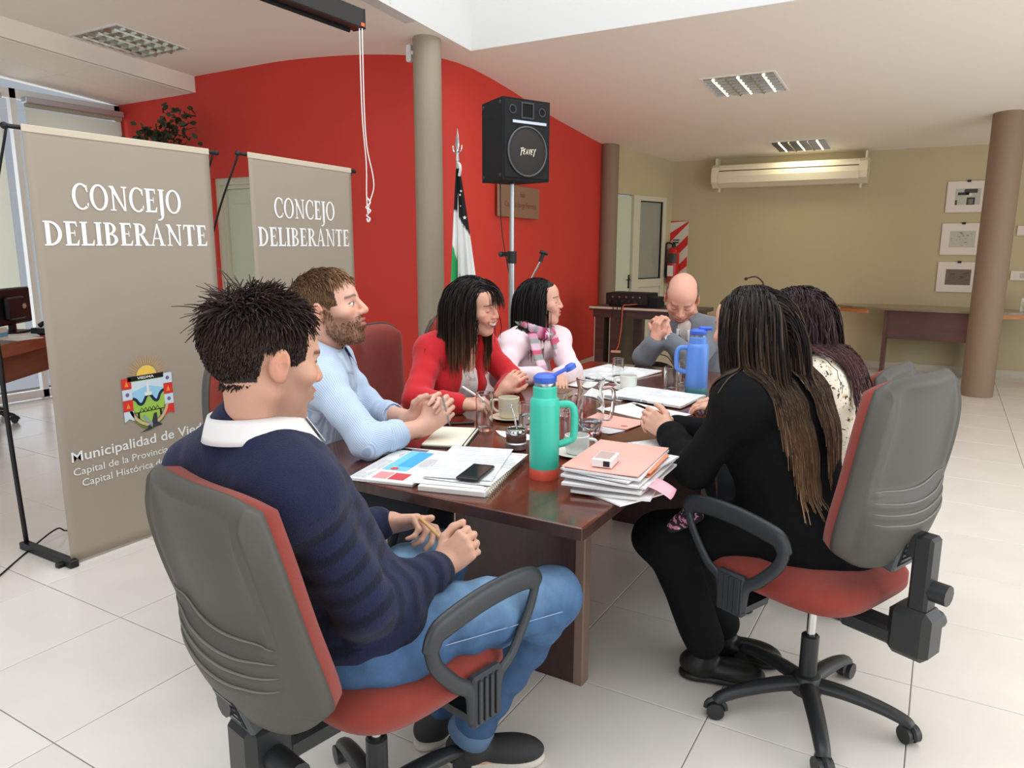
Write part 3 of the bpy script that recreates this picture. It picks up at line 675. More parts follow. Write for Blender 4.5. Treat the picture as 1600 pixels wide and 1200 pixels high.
# air conditioner
ac = thing('air_conditioner', 'long cream ceiling air conditioner on the back wall', 'air conditioner', (.85, 8.25, 2.145))
M_ac = mat('ac_plastic', (226, 218, 190), .4); hw = .885
prof = [(0, .0), (-.20, 0.), (-.29, .06), (-.31, .13), (-.29, .235), (-.22, .275), (0, .285)]
def ext(p, x0, x1):
    n = len(p); v = [(x0, y, z) for y, z in p] + [(x1, y, z) for y, z in p]
    return v, [tuple(range(n)), tuple(reversed(range(n, 2 * n)))] + [(i, (i + 1) % n, n + (i + 1) % n, n + i) for i in range(n)]
obj('body', ext(prof, -hw + .05, hw - .05), M_ac, ac)
for s in (-1, 1):
    obj('end_cap', ext([(y * 1.02 - .002, z * 1.02 - .003) for y, z in prof], *( (hw - .06, hw) if s > 0 else (-hw, -hw + .06))), M_ac, ac)
    obj('hanger', merge(box(s * hw - .03 * s - .01, s * hw - .03 * s + .01, -.20, -.05, .28, .36), box(s * hw - s * .07 - .012, s * hw - s * .07 + .012, -.16, -.13, -.05, 0)), M_ac, ac)
obj('front_panel', ext([(-.297, .05), (-.318, .13), (-.306, .18), (-.29, .18), (-.30, .13), (-.285, .05)], -hw + .09, hw - .09), M_ac, ac)
obj('outlet_slot', ext([(-.300, .19), (-.302, .20), (-.28, .20), (-.28, .19)], -hw + .09, hw - .09), mat('slot_dark', (48, 44, 36), .8), ac)
obj('louvre', ext([(-.292, .21), (-.27, .262), (-.262, .26), (-.28, .205)], -hw + .09, hw - .09), M_ac, ac)

# fire extinguisher on its striped board
fx = thing('extinguisher_board', 'red and white striped board behind the fire extinguisher', 'sign', (-.515, 8.24, 1.35))
obj('board', box(-.135, .135, -.012, 0, -.40, .40), mat('board_white', (214, 206, 190), .5), fx)
for k in range(4):
    z = -.46 + .28 * k
    pts = [(-.135, z), (.135, z + .27), (.135, z + .40), (-.135, z + .13)]
    pts = [(x, max(-.40, min(.40, zz))) for x, zz in pts]
    obj('stripe', ([(x, -.0135, zz) for x, zz in pts], [(0, 1, 2, 3)]), mat('stripe_red', (206, 44, 36), .5), fx, fix=False)
ex = thing('fire_extinguisher', 'red fire extinguisher with black hose hanging on the striped board', 'fire extinguisher', (-.54, 8.14, .93))
obj('cylinder', lathe([(.07, 0), (.075, .02), (.075, .40), (.06, .455), (.028, .48)], 24), mat('extinguisher_red', (190, 30, 26), .3), ex, smooth=40)
obj('valve', merge(lathe([(.028, .48), (.028, .52), (.018, .53)], 12), box(-.015, .06, -.012, .012, .53, .55), box(-.01, .07, -.010, .010, .565, .58)), M_black, ex)
obj('hose', tube(smoothpath([(-.02, 0, .52), (-.09, -.01, .53), (-.105, -.01, .40), (-.10, -.01, .18)], 20), .012, 8), M_black, ex, smooth=True)
obj('nozzle', cyl((-.10, -.01, .19), (-.098, -.01, .08), .014, 10, .02), M_black, ex)
a_ = [(.0765 * math.sin(-.9 + 1.8 * i / 12), -.0765 * math.cos(-.9 + 1.8 * i / 12)) for i in range(13)]
obj('instruction_label', ([(x, y, z) for z in (.27, .40) for x, y in a_], [(i, i + 1, 14 + i, 13 + i) for i in range(12)]), mat('label_dark', (60, 60, 58), .5), ex, smooth=True, fix=False)
obj('inspection_card', box(-.05, .03, -.083, -.080, .10, .24), mat('card_white', (226, 220, 206), .6), ex)

# matted pictures on the back wall
rp = np.random.RandomState(3)
def picture(x, z, w, h, label, art):
    p = thing('matted_picture', label, 'picture', (x, 8.24, z), 0, 'white matted pictures clipped to the back wall')
    obj('mat_board', box(-w / 2, w / 2, -.008, 0, -h / 2, h / 2), mat('mat_board', (226, 214, 200), .7), p)
    aw_, ah = w * .30, h * .26
    def rc(x0, x1, z0, z1, c, lay=1): obj('print_patch', ([(x0 * aw_, -.0082 - .0004 * lay, z0 * ah), (x1 * aw_, -.0082 - .0004 * lay, z0 * ah), (x1 * aw_, -.0082 - .0004 * lay, z1 * ah), (x0 * aw_, -.0082 - .0004 * lay, z1 * ah)], [(0, 1, 2, 3)]), mat('ink_%d_%d_%d' % c, c, .6), p, fix=False)
    if art == 0:
        rc(-1, 1, -1, 1, (186, 184, 170)); rc(-.8, .1, .2, .55, (52, 54, 52), 2); rc(-.3, .75, .45, .95, (70, 70, 66), 2); rc(-.05, .6, -1, -.1, (58, 60, 56), 2); rc(.1, .45, -.9, -.3, (120, 116, 100), 3); rc(-.95, -.8, -1, -.4, (60, 60, 58), 2); rc(-.1, .3, .1, .4, (220, 218, 190), 2)
    elif art == 1:
        rc(-1, 1, -1, 1, (190, 184, 170))
        for k in range(16):
            a, b = rp.uniform(-.95, .8), rp.uniform(-.95, .85); rc(a, a + rp.uniform(.05, .25), b, b + rp.uniform(.04, .12), [(120, 116, 108), (150, 140, 130), (150, 90, 80), (90, 88, 86)][k % 4], 2)
    else:
        rc(-1, 1, -1, 1, (112, 98, 86))
        for k in range(10):
            a, b = rp.uniform(-.9, .6), rp.uniform(-.8, .7); rc(a, a + rp.uniform(.1, .4), b, b + rp.uniform(.06, .2), [(84, 74, 70), (96, 84, 70), (70, 64, 62)][k % 3], 2)
    obj('binder_clip', box(-.018, .018, -.014, 0, h / 2 - .012, h / 2 + .012), M_black, p)
picture(2.74, 1.97, .40, .335, 'topmost matted picture left of the brown column, dark shapes', 0)
picture(2.735, 1.51, .41, .345, 'middle matted picture left of the brown column, pale sketch', 1)
picture(2.735, 1.09, .41, .335, 'lowest matted picture left of the brown column, dark brown print', 2)
picture(3.44, 1.60, .41, .10, 'upper white card right of the brown column at the picture edge', 1)
picture(3.43, 1.12, .41, .10, 'lower white card right of the brown column at the picture edge', 1)

# oval table by the back wall
bt = thing('oval_table', 'oval wooden table with dark panel against the back wall', 'table', (2.55, 7.90, 0))
top = [(1.0 * math.copysign(abs(math.cos(a)) ** .8, math.cos(a)), .33 * math.copysign(abs(math.sin(a)) ** .9, math.sin(a))) for a in [2 * PI * i / 48 for i in range(48)]]
obj('table_top', prism(top, .735, .76), wood('table_olive', (112, 96, 66), (140, 122, 86), .25, .4), bt)
M_orange = wood('orange_wood', (176, 108, 56), (200, 130, 72), .4, .1)
E2 = [(x * .985, y * .975) for x, y in top]
for k0, k1 in ((26, 32), (40, 46)):
    seg = E2[k0:k1]; obj('edge_apron', merge(*[([(a[0], a[1], .69), (b[0], b[1], .69), (b[0], b[1], .735), (a[0], a[1], .735), (a[0] * .97, a[1] * .95, .69), (b[0] * .97, b[1] * .95, .69), (b[0] * .97, b[1] * .95, .735), (a[0] * .97, a[1] * .95, .735)], box(0, 1, 0, 1, 0, 1)[1][:0] + [(0, 1, 2, 3), (4, 7, 6, 5), (0, 4, 5, 1), (3, 2, 6, 7), (0, 3, 7, 4), (1, 5, 6, 2)]) for a, b in zip(seg[:-1], seg[1:])]), M_orange, bt)
M_ply = wood('dark_panel_wood', (84, 44, 34), (104, 58, 44), .4, .2)
obj('modesty_panel', box(-.48, .40, -.10, -.08, .40, .735), M_ply, bt)
for x in (-.49, .40): obj('leg', box(x, x + .035, -.14, .2, 0, .735), M_ply, bt)
pb = thing('standing_card', 'white card standing on the oval table at the right picture edge', 'card', (3.38, 7.90, .76), -.2)
obj('card', xf(box(-.055, .06, 0, .003, 0, .14), Matrix.Rotation(-.25, 4, 'X')), mat('card_white'), pb); obj('card_prop', xf(box(-.02, .02, .0, .003, 0, .11), Matrix.Rotation(.35, 4, 'X')), mat('card_white'), pb)
ft = thing('red_brown_planter', 'small reddish brown planter on the floor at the right edge', 'planter', (3.62, 7.55, 0))
obj('pot', lathe([(.07, 0), (.10, .03), (.12, .12), (.12, .14), (.10, .14), (.09, .10)], 20), mat('terracotta', (128, 66, 46), .6), ft, smooth=40); obj('soil', lathe([(.1, .12), (0, .125)], 20, caps=False), mat('soil', (50, 36, 28), .9), ft)

# amplifier table
at_ = thing('amplifier_table', 'tall dark table with pale edges carrying the amplifier', 'table', (-.57, 5.55, 0))
M_dk = wood('dark_veneer', (52, 36, 32), (70, 50, 44), .4, .2)
M_pale = mat('pale_edge', (196, 178, 160), .5)
obj('table_top', box(0, 1.15, .004, .55, .765, .802), M_dk, at_); obj('edge_band', box(-.003, 1.15, -.002, .004, .78, .802), M_pale, at_)
obj('apron', box(.03, 1.12, .03, .05, .69, .765), M_dk, at_)
for x in (.05, .22, 1.0):
    obj('leg_panel', box(x, x + (.10 if x < .5 else .1), .04, .50, 0, .765), M_dk, at_); obj('leg_edge', box(x - .006, x, .038, .06, 0, .765), M_pale, at_)
obj('upright', box(.40, .49, .25, .34, 0, .765), mat('dark_veneer'), at_)
am = thing('amplifier', 'black amplifier with knobs and wires on the tall dark table', 'amplifier', (-.46, 5.72, .802))
obj('case', bbox_(0, .46, 0, .32, .01, .135, .004), M_blackm, am); obj('front_panel', box(.008, .452, -.004, 0, .018, .128), mat('amp_panel', (34, 30, 30), .4), am)
obj('side_unit', bbox_(.465, .56, .02, .25, .0, .10, .004), M_blackm, am)
for k in range(6): obj('knob', cyl((.05 + .07 * k, -.004, .05), (.05 + .07 * k, -.018, .05), .012, 10), mat('dark_grey_plastic'), am)
for k in range(5): obj('socket', cyl((.08 + .075 * k, -.004, .095), (.08 + .075 * k, -.008, .095), .009, 10), M_steel, am)
for x in (.03, .43): obj('foot', lathe([(.012, 0), (.012, .012)], 8, (x, .05, 0)), M_black, am)
pl = thing('corded_plug', 'thin orange cord with pale plug hanging from the amplifier over the table edge', 'cord', (-.245, 5.51, .35))
obj('cord', move(tube(smoothpath([(-.10, 5.70, .83), (-.16, 5.60, .825), (-.19, 5.535, .81), (-.20, 5.53, .6), (-.22, 5.52, .42), (-.245, 5.51, .36)], 34), .006, 6), (.245, -5.51, -.35)), mat('cord_orange', (190, 84, 54), .6), pl, smooth=True)
obj('plug', rotz(bbox_(-.05, .05, -.012, .012, -.012, .012, .003), .3), mat('pale_wood_bar', (200, 150, 120), .6), pl); obj('eyelet', lathe([(.007, .010), (.007, .018)], 8), M_steel, pl)
tag(obj('cable_bundle', merge(*[tube(smoothpath([(-.38 + .05 * k, 5.69, .86), (-.33 + .05 * k, 5.58, .83), (-.30 + .045 * k, 5.54, .80), (-.31 + .05 * k, 5.535, .70 - .03 * k)], 20), .005, 6) for k in range(3)]), M_black, smooth=True), 'bundle of short black cables in front of the amplifier', 'cable')
bg = thing('black_bag', 'black soft bag on the floor under the amplifier table', 'bag', (.08, 5.86, 0))
obj('bag_body', sphere((0, 0, .1125), .15, 20, 12, (1.4, .8, .75)), mat('bag_fabric', (20, 20, 22), .9, bump=.3, bscale=30), bg, smooth=True); obj('strap', tube(smoothpath([(-.15, 0, .2), (-.05, -.02, .30), (.1, .0, .29), (.17, .02, .2)], 20), .012, 8, sq=.4), M_blackm, bg, smooth=True)
tm = thing('table_microphone', 'thin gooseneck microphone behind the bald man on a dark stand', 'microphone', (1.30, 5.0, 0))
obj('stand', merge(lathe([(.12, 0), (.12, .015), (.012, .03)], 20), cyl((0, 0, .02), (0, 0, 1.05), .010, 8)), M_black, tm)
obj('gooseneck', tube(smoothpath([(0, 0, 1.04), (-.02, 0, 1.12), (-.08, .0, 1.165), (-.15, 0, 1.15)], 20), .006, 6), M_black, tm, smooth=True); obj('capsule', sphere((-.16, 0, 1.145), .014), M_black, tm, smooth=True)

# far-left workplace behind the banner
dk = thing('office_desk', 'brown wooden desk by the window at the far left', 'desk', (-3.13, 1.30, 0), math.atan2(.804, -.595))
M_dw = wood('desk_wood', (134, 72, 48), (158, 90, 62), .4, .15)
obj('desk_top', box(-.8, .62, .0, .70, .705, .73), wood('desk_top_wood', (104, 66, 48), (126, 82, 60), .35, .2), dk); obj('desk_edge', box(-.8, .62, -.004, .0, .64, .73), M_dw, dk); obj('modesty_panel', box(-.78, .60, .06, .08, .445, .705), wood('desk_panel_wood', (112, 62, 44), (130, 76, 54), .45, .1), dk)
for x in (-.76, .59):
    for y in (.05, .62): obj('leg', box(x - .02, x + .02, y - .02, y + .02, 0, .705), M_black, dk)
mo = thing('computer_monitor', 'black computer monitor seen from behind on the far left desk', 'monitor', (-3.70, 1.50, .73), math.atan2(.804, -.595))
obj('housing', bbox_(-.28, .28, 0, .05, .06, .345, .01), M_black, mo); obj('screen', box(-.265, .265, .05, .052, .075, .33), mat('screen_off', (12, 12, 14), .15), mo); obj('rear_hump', bbox_(-.13, .13, -.04, .0, .10, .28, .015), M_black, mo)
obj('maker_badge', ell2(0, 0, 1, 1)[0] and ([(.10 + .03 * math.cos(a), -.041, .20 + .02 * math.sin(a)) for a in [2 * PI * i / 16 for i in range(16)]], [tuple(range(16))]), mat('badge_cream', (190, 184, 160), .5), mo, fix=False)
obj('stand_neck', box(-.03, .03, .0, .03, 0, .1), M_black, mo); obj('stand_foot', bbox_(-.12, .12, -.08, .12, 0, .012, .004), M_black, mo)
yb = thing('cardboard_binder', 'yellow-brown upright folder at the left edge of the desk', 'folder', (-3.16, .98, .73), math.atan2(.804, -.595)); obj('cover', bbox_(-.22, .06, 0, .05, 0, .32, .004), mat('cardboard', (170, 128, 62), .7), yb); obj('spine_label', box(-.05, .04, -.002, 0, .08, .2), mat('card_white'), yb)
cb = thing('calendar_block', 'small white and blue desk calendar in front of the monitor', 'calendar', (-3.27, 1.22, .73), math.atan2(.804, -.595)); obj('block', box(-.05, .05, 0, .03, 0, .085), mat('card_white'), cb); obj('blue_band', box(-.05, .05, -.001, 0, .02, .05), mat('band_blue', (110, 170, 210), .5), cb)
for k, (x, y, w_, r_) in enumerate(((-3.22, 1.30, .22, .2), (-3.40, 1.40, .2, -.3))):
    tag(obj('paper_sheet', move(rotz(box(-w_ / 2, w_ / 2, -.1, .1, 0, .004 + .003 * k), r_), (x, y, .7302)), mat('paper', (236, 234, 230), .8)), ['white paper lying on the far left desk before the calendar', 'white paper lying on the far left desk beside the black telephone'][k], 'paper')
ph = thing('desk_telephone', 'black desk telephone on the far left desk beside the banner', 'telephone', (-3.38, 1.60, .73), 1.9); obj('base', bbox_(-.1, .1, -.09, .09, 0, .05, .01), M_black, ph); obj('handset', tube(smoothpath([(-.09, 0, .07), (-.05, 0, .085), (.05, 0, .085), (.09, 0, .07)], 12), .018, 8), M_black, ph, smooth=True)

# leafy plant behind the banners
pt = thing('potted_plant', 'tall dark leafy potted plant behind the banner beside the red wall', 'plant', (-3.42, 2.70, 0))
obj('pot', lathe([(.12, 0), (.17, .30), (.18, .32), (.16, .32), (.15, .28)], 24), mat('pot_brown', (110, 80, 62), .6), pt, smooth=40); obj('soil', lathe([(.155, .28), (0, .285)], 24, caps=False), mat('soil'), pt)
obj('stem', merge(*[tube(smoothpath([(0, 0, .28), (.03 * k - .03, .02, 1.1), (.10 * k - .12, .03 - .03 * k, 2.0), (.2 * k - .22, 0, 2.45)], 24), [.02 - .0006 * i for i in range(25)], 6) for k in range(3)]), mat('bark', (70, 56, 44), .8), pt, smooth=True)
lv, lf_ = [], []
for k in range(330):
    q = rp.randint(6)
    c = np.array([(-.30, 0, 2.24), (-.12, .02, 2.36), (.02, -.02, 2.33), (.18, 0, 2.30), (.26, .02, 2.46), (.1, .0, 2.12)][q]) + rp.normal(0, 1, 3) * np.array((.085, .085, .065))
    dr = rp.normal(0, 1, 3); dr[2] = dr[2] * .5 - .4; dr /= np.linalg.norm(dr); sd = np.cross(dr, rp.normal(0, 1, 3)); sd /= np.linalg.norm(sd); n_ = np.cross(dr, sd); L_ = rp.uniform(.05, .09); o_ = len(lv)
    for t, w_ in ((0, .0), (.35, .020), (.7, .015), (1, 0.)): lv += [tuple(c + dr * L_ * t + sd * w_ + n_ * .01 * t), tuple(c + dr * L_ * t - sd * w_ + n_ * .01 * t)]
    lf_ += [(o_, o_ + 1, o_ + 3, o_ + 2), (o_ + 2, o_ + 3, o_ + 5, o_ + 4), (o_ + 4, o_ + 5, o_ + 7, o_ + 6)]
obj('foliage', (lv, lf_), mat('leaf_green', (44, 58, 34), .5, var=.2, vscale=20), pt, fix=False, smooth=True, kind='stuff')
# ------------------------------------------------------------------ meeting table
M_top = wood('mahogany_top', (70, 32, 22), (112, 56, 36), .16, .5, axis='Y', scale=7)
M_side = wood('mahogany_side', (50, 30, 27), (68, 43, 38), .35, .2, axis='Z', scale=12)
M_edge = mat('table_edge_band', (128, 104, 92), .4)
TZ = .75
tb = thing('meeting_table', 'large dark mahogany meeting table covered with papers, cups and glasses', 'table', (1.39, 1.22, 0))
def tl(s): return move(s, (-1.39, -1.22, 0))
obj('table_top', tl(bbox_(.86, 1.928, .026, 2.43, TZ - .034, TZ, .003)), M_top, tb)
obj('edge_band', tl(merge(box(.862, 1.926, .024, .026, TZ - .032, TZ - .004), box(1.928, 1.930, .028, 2.428, TZ - .032, TZ - .004))), M_side, tb)
nl = obj('leg_panel', tl(box(1.228, 1.69, .50, .53, .0, TZ - .034)), M_side, tb)
obj('leg_post', tl(bbox_(1.69, 1.725, .495, .545, 0, TZ - .034, .004)), M_edge, tb); obj('panel_edge', tl(box(1.222, 1.228, .499, .531, .0, TZ - .034)), mat('pale_edge'), tb)
obj('leg_panel', tl(box(1.228, 1.69, 1.93, 1.96, .0, TZ - .034)), M_side, tb); obj('leg_post', tl(bbox_(1.69, 1.725, 1.915, 1.965, 0, TZ - .034, .004)), M_edge, tb)
obj('leg_panel', tl(box(.92, .95, .60, 1.9, .30, TZ - .034)), M_side, tb)
for y in (.60, 1.87): obj('leg_post', tl(box(.915, .955, y, y + .04, 0, TZ - .034)), M_side, tb)
obj('apron', tl(box(1.695, 1.715, .545, 1.915, TZ - .14, TZ - .034)), M_side, tb)

# ------------------------------------------------------------------ swivel chairs
M_cloth = mat('chair_fabric', (136, 58, 48), .95, spec=.2, bump=.25, bscale=420, var=.05, vscale=30, sheen=.15)
M_shell = mat('chair_shell', (78, 75, 69), .58, var=.03, vscale=5)
M_shellrim = mat('chair_shell_rim', (72, 76, 78), .38)
M_arm = mat('chair_arm', (46, 50, 53), .36, bump=.1, bscale=300)
M_cbase = mat('chair_base', (42, 43, 44), .38)
def sq(u, v, e=4.5):                                             # square -> superellipse
    r = max(abs(u), abs(v))
    if r < 1e-9: return 0., 0.
    k = (abs(u / r) ** e + abs(v / r) ** e) ** (-1 / e); k = 1 + (k - 1) * r ** 2
    return u * k, v * k
def cushion(hx, hy, fn, n=25, e=4.0):
    """closed pillow: fn(u, v) -> (lower, upper) height over the rounded square"""
    v, f = [], []
    for s in (0, 1):
        for j in range(n):
            for i in range(n):
                a, b = -1 + 2 * i / (n - 1), -1 + 2 * j / (n - 1); x, y = sq(a, b, e); v.append((x * hx, y * hy, fn(a, b)[s]))
    N = n * n
    for j in range(n - 1):
        for i in range(n - 1):
            k = j * n + i; f += [(k, k + n, k + n + 1, k + 1), (N + k, N + k + 1, N + k + n + 1, N + k + n)]
    ed = [i for i in range(n)] + [n * j + n - 1 for j in range(1, n)] + [n * (n - 1) + i for i in range(n - 2, -1, -1)] + [n * j for j in range(n - 2, 0, -1)]
    for a, b in zip(ed, ed[1:] + ed[:1]): f.append((a, b, N + b, N + a))
    return v, f
def rim(a, b, p=6): return 1 - max(abs(a), abs(b)) ** p
def make_chair(label, arms=True):
    c = thing('office_chair', label, 'chair', (0, 0, 0), 0, 'red office chairs round the table'); U_ = (0, 0, .075)
    up = lambda s: move(s, U_)
    obj('seat_cushion', up(move(cushion(.24, .235, lambda a, b: (.0 - .0 * a, .03 + .045 * rim(a, b, 4) ** .6 - .02 * max(0, b) ** 3 - .0 * a)), (0, .03, .375))), M_cloth, c, smooth=True)
    obj('seat_pan', up(move(cushion(.215, .21, lambda a, b: (-.02 * rim(a, b), .004), 11), (0, .03, .372))), M_cbase, c, smooth=40)
    obj('tilt_mechanism', up(merge(bbox_(-.07, .07, -.12, .10, .30, .362, .012), cyl((.05, .02, .335), (.17, .02, .335), .012, 10))), M_cbase, c)
    # back bracket with its two knobs
    obj('back_bracket', up(merge(bbox_(-.04, .04, -.335, -.10, .275, .325, .01), bbox_(-.05, .05, -.345, -.235, .26, .40, .018), bbox_(-.03, .03, -.325, -.275, .38, .60, .008), bbox_(-.028, .028, -.30, -.19, .535, .60, .006))), M_cbase, c)
    obj('recline_knob', up(cyl((.045, -.29, .32), (.135, -.29, .32), .027, 12)), M_cbase, c, smooth=40)
    obj('height_knob', up(cyl((.0, -.315, .455), (.0, -.365, .455), .028, 10)), M_cbase, c, smooth=40)
    # backrest pieces share a pivot low behind the seat
    def depth(a, b):                                             # curve of the back: lumbar bulge, wrapped sides
        return .03 * a * a - .035 * (1 - ((b + .35) / 1.35) ** 2) * 1.0
    W = lambda b: .243 - .022 * max(0, b) ** 2 - .020 * max(0, -b) ** 3
    def back(shape_fn, n=31):
        v, f = cushion(1, 1, shape_fn, n, 4.2); out = []
        for x, y, z in v: out.append((x * W(y), z, .262 + y * .262))
        return out, f
    piv = (0, -.245, .535)
    ck = obj('back_cushion', back(lambda a, b: (depth(a, b) + .004, depth(a, b) + .016 + .060 * rim(a, b, 5) ** .5)), M_cloth, c, smooth=True, loc=piv); ck.scale = (.985, 1, .985)
    def sh(a, b):
        g = 0
        for k in range(4):
            zz = -.14 - .105 * k + .10 * a * a; g += .010 * (1 / (1 + math.exp(-(b - zz) * 120)) - .5) if abs(a) < .86 else 0
        g *= max(0, 1 - (a / .9) ** 8)
        dish = .018 * max(0, 1 - (a / .72) ** 6) * max(0, 1 - ((b - .35) / .58) ** 6) if abs(a) < .72 and abs(b - .35) < .58 else 0
        return depth(a, b) - .028 * rim(a, b, 6) ** .5 - .02 * (1 - a * a) * (b < 2) + dish + g, depth(a, b) + .013
    shl = obj('back_shell', back(sh, 81), M_shell, c, smooth=True, loc=piv)
    for k in range(4):                                           # moulded ridge lines across the lower shell
        pts = []
        for i in range(33):
            a = -.80 + 1.6 * i / 32; b_ = -.14 - .105 * k + .10 * a * a; x_, y_ = sq(a, b_, 4.2); pts.append((x_ * W(y_), sh(a, b_)[0] - .0005, .262 + y_ * .262))
        obj('shell_ridge', tube(pts, [.0006 + .0026 * math.sin(PI * i / 32) ** .5 for i in range(33)], 6), mat('shell_ridge', (112, 110, 100), .5), shl, smooth=True)
    obj('bracket_socket', bbox_(-.055, .055, -.097, -.05, -.005, .105, .006), M_shellrim, shl)
    obj('socket_recess', box(-.042, .042, -.0985, -.096, .015, .095), M_blackm, shl)
    for k in range(4): obj('socket_rib', box(-.035, .035, -.1005, -.098, .026 + .017 * k, .034 + .017 * k), M_shellrim, shl)
    if arms:
        for s in (-1, 1):
            x = s * .255
            pad = smoothpath([(x, -.052, .598), (x, -.035, .632), (x, .0, .645), (x, .10, .660), (x, .20, .662), (x, .265, .652), (x, .288, .628)], 36)
            ar = obj('armrest', tube(pad, [.020 + .010 * math.sin(PI * i / (len(pad) - 1)) ** .5 for i in range(len(pad))], 16, sq=.48), M_arm, c, smooth=True)
            pts_r = smoothpath([(x, -.050, .612), (x, -.035, .56), (x, .02, .495), (x, .065, .455), (x, .075, .38)], 24); pts_f = smoothpath([(x, .286, .636), (x, .258, .57), (x, .20, .49), (x, .155, .455), (x, .142, .38)], 24)
            obj('arm_strut', tube(pts_r, [.018] * len(pts_r), 12, sq=.62), M_arm, ar, smooth=True); obj('arm_strut', tube(pts_f, [.014] * len(pts_f), 12, sq=.62), M_arm, ar, smooth=True)
            obj('arm_plate', merge(bbox_(x - .012, x + .012, .062, .155, .365, .49, .006), box(min(x, s * .12), max(x, s * .12), .075, .15, .365, .385)), M_arm, ar)
            for k in range(4): obj('plate_rib', bbox_(x + s * .011, x + s * .018, .076 + .018 * k, .086 + .018 * k, .375, .48, .002), M_arm, ar)
    obj('gas_piston', cyl((0, 0, .24), (0, 0, .395), .0135, 16), M_chrome, c, smooth=40)
    obj('column_sleeve', lathe([(.026, .09), (.026, .255), (.020, .26)], 20), M_cbase, c, smooth=40)
    obj('hub', lathe([(.0, .065), (.045, .068), (.05, .10), (.038, .125), (.026, .13)], 20), M_cbase, c, smooth=40)
    for k in range(5):
        a = 2 * PI * k / 5 + PI / 2; ca, sa = math.cos(a), math.sin(a)
        pr_ = smoothpath([(.02, 0, .098), (.10, 0, .098), (.20, 0, .085), (.268, 0, .066), (.287, 0, .052)], 16)
        lg_ = obj('base_leg', rotz(tube(pr_, [.030 - .011 * (i / 16) for i in range(17)], 10, sq=.75), a), M_cbase, c, smooth=True)
        wa = a + 1.1 * ((k * 7) % 5 - 2) * .35
        ct = (ca * .285, sa * .285)
        obj('caster', move(rotz(merge(cyl((0, -.022, 0), (0, -.006, 0), .026, 18), cyl((0, .006, 0), (0, .022, 0), .026, 18), tube([(.029 * math.cos(t), 0, .029 * math.sin(t)) for t in [PI * i / 8 for i in range(9)]], .009, 6)), wa), (*ct, .027)), M_cbase, lg_, smooth=40)
    return c
def place(ch, x, y, heading, tilt=0., bz=.535, by=-.245, spin=None):
    ch.location = (x, y, 0); ch.rotation_euler[2] = math.radians(heading - 90)
    for o in ch.children:
        if o.name.startswith(('back_cushion', 'back_shell')): o.rotation_euler[0] = math.radians(tilt); o.location = (0, by, bz)
        if spin is not None and o.name.startswith('base_leg'): o.rotation_euler[2] = math.radians(spin - heading)
    return ch
chN = place(make_chair('office chair at the front left, its grey shell towards the camera'), 1.55, -.30, 79, 19, .50)
chK = place(dup(chN, (0, 0, 0), 0, 'office chair at the right, under the woman in black, its star base in full view'), 2.37, .735, 157, 13, .588, -.150, spin=0)
plain = make_chair('red office chair with high back behind the woman in the red cardigan', arms=False)
place(plain, .60, 1.13, 8, 4)
place(dup(plain, (0, 0, 0), 0, 'red office chair behind the woman with the scarf, mostly hidden by her'), .56, 1.80, -4, 4)
place(dup(plain, (0, 0, 0), 0, 'office chair under the woman in the floral blouse, only its top edge showing'), 2.21, 1.63, 168, 8, .47)
place(dup(plain, (0, 0, 0), 0, 'office chair hidden under the man in the light blue shirt'), .56, .47, 22, 4)
place(dup(plain, (0, 0, 0), 0, 'office chair hidden under the bald man at the far end'), 1.42, 2.93, -95, 4, .40)
# dark chair at the far desk
wc = thing('work_chair', 'black work chair standing under the far left desk', 'chair', (-3.95, 1.25, 0), .4)
for o in plain.children:
    if o.name.split('.')[0] in ('base_leg', 'hub', 'column_sleeve', 'gas_piston'):
        q = o.copy(); COL.objects.link(q); q.parent = wc
        for g in o.children: d = g.copy(); COL.objects.link(d); d.parent = q
obj('seat', move(cushion(.22, .22, lambda a, b: (0, .02 + .03 * rim(a, b)), 15), (0, 0, .36)), M_black, wc, smooth=True); obj('backrest', xf(cushion(.2, .16, lambda a, b: (0, .04 * rim(a, b)), 15), Matrix.Translation((0, -.24, .55)) @ Matrix.Rotation(PI / 2, 4, 'X')), M_black, wc, smooth=True)
obj('back_bar', bbox_(-.03, .03, -.26, -.1, .33, .36, .004), M_black, wc); obj('back_upright', bbox_(-.03, .03, -.27, -.24, .33, .5, .004), M_black, wc)
# dark jacket slung over the hidden chair, hanging to the floor
jk = thing('hanging_jacket', 'dark navy jacket hanging down beside the front left chair', 'jacket', (.72, -.06, 0), math.radians(25))
def jf(u, v):
    a = u * 2 * PI; w_ = .035 + .075 * math.sin(PI * min(1, v * 1.08)) ** .6 * (1 - .35 * v); k = 1 - .86 * max(0, (v - .55) / .45) ** 1.5
    return (w_ * k * math.cos(a) * (1 + .18 * math.sin(3 * a + 5 * v)) + .035 * (v - .3) ** 2, .05 * k * math.sin(a) * (1 + .2 * math.sin(4 * a)), .012 + .66 * (1 - v))
obj('jacket_body', grid(jf, 28, 30, closed_u=True), mat('jacket_cloth', (40, 40, 56), .85), jk, smooth=True)
obj('jacket_sleeve', move(tube(smoothpath([(-.09, -.02, .64), (-.115, -.02, .45), (-.11, -.01, .28), (-.075, 0, .235)], 20), [.035 + .02 * math.sin(i / 6) for i in range(20)][:19], 12, sq=.6), (0, 0, 0)), mat('jacket_cloth'), jk, smooth=True)

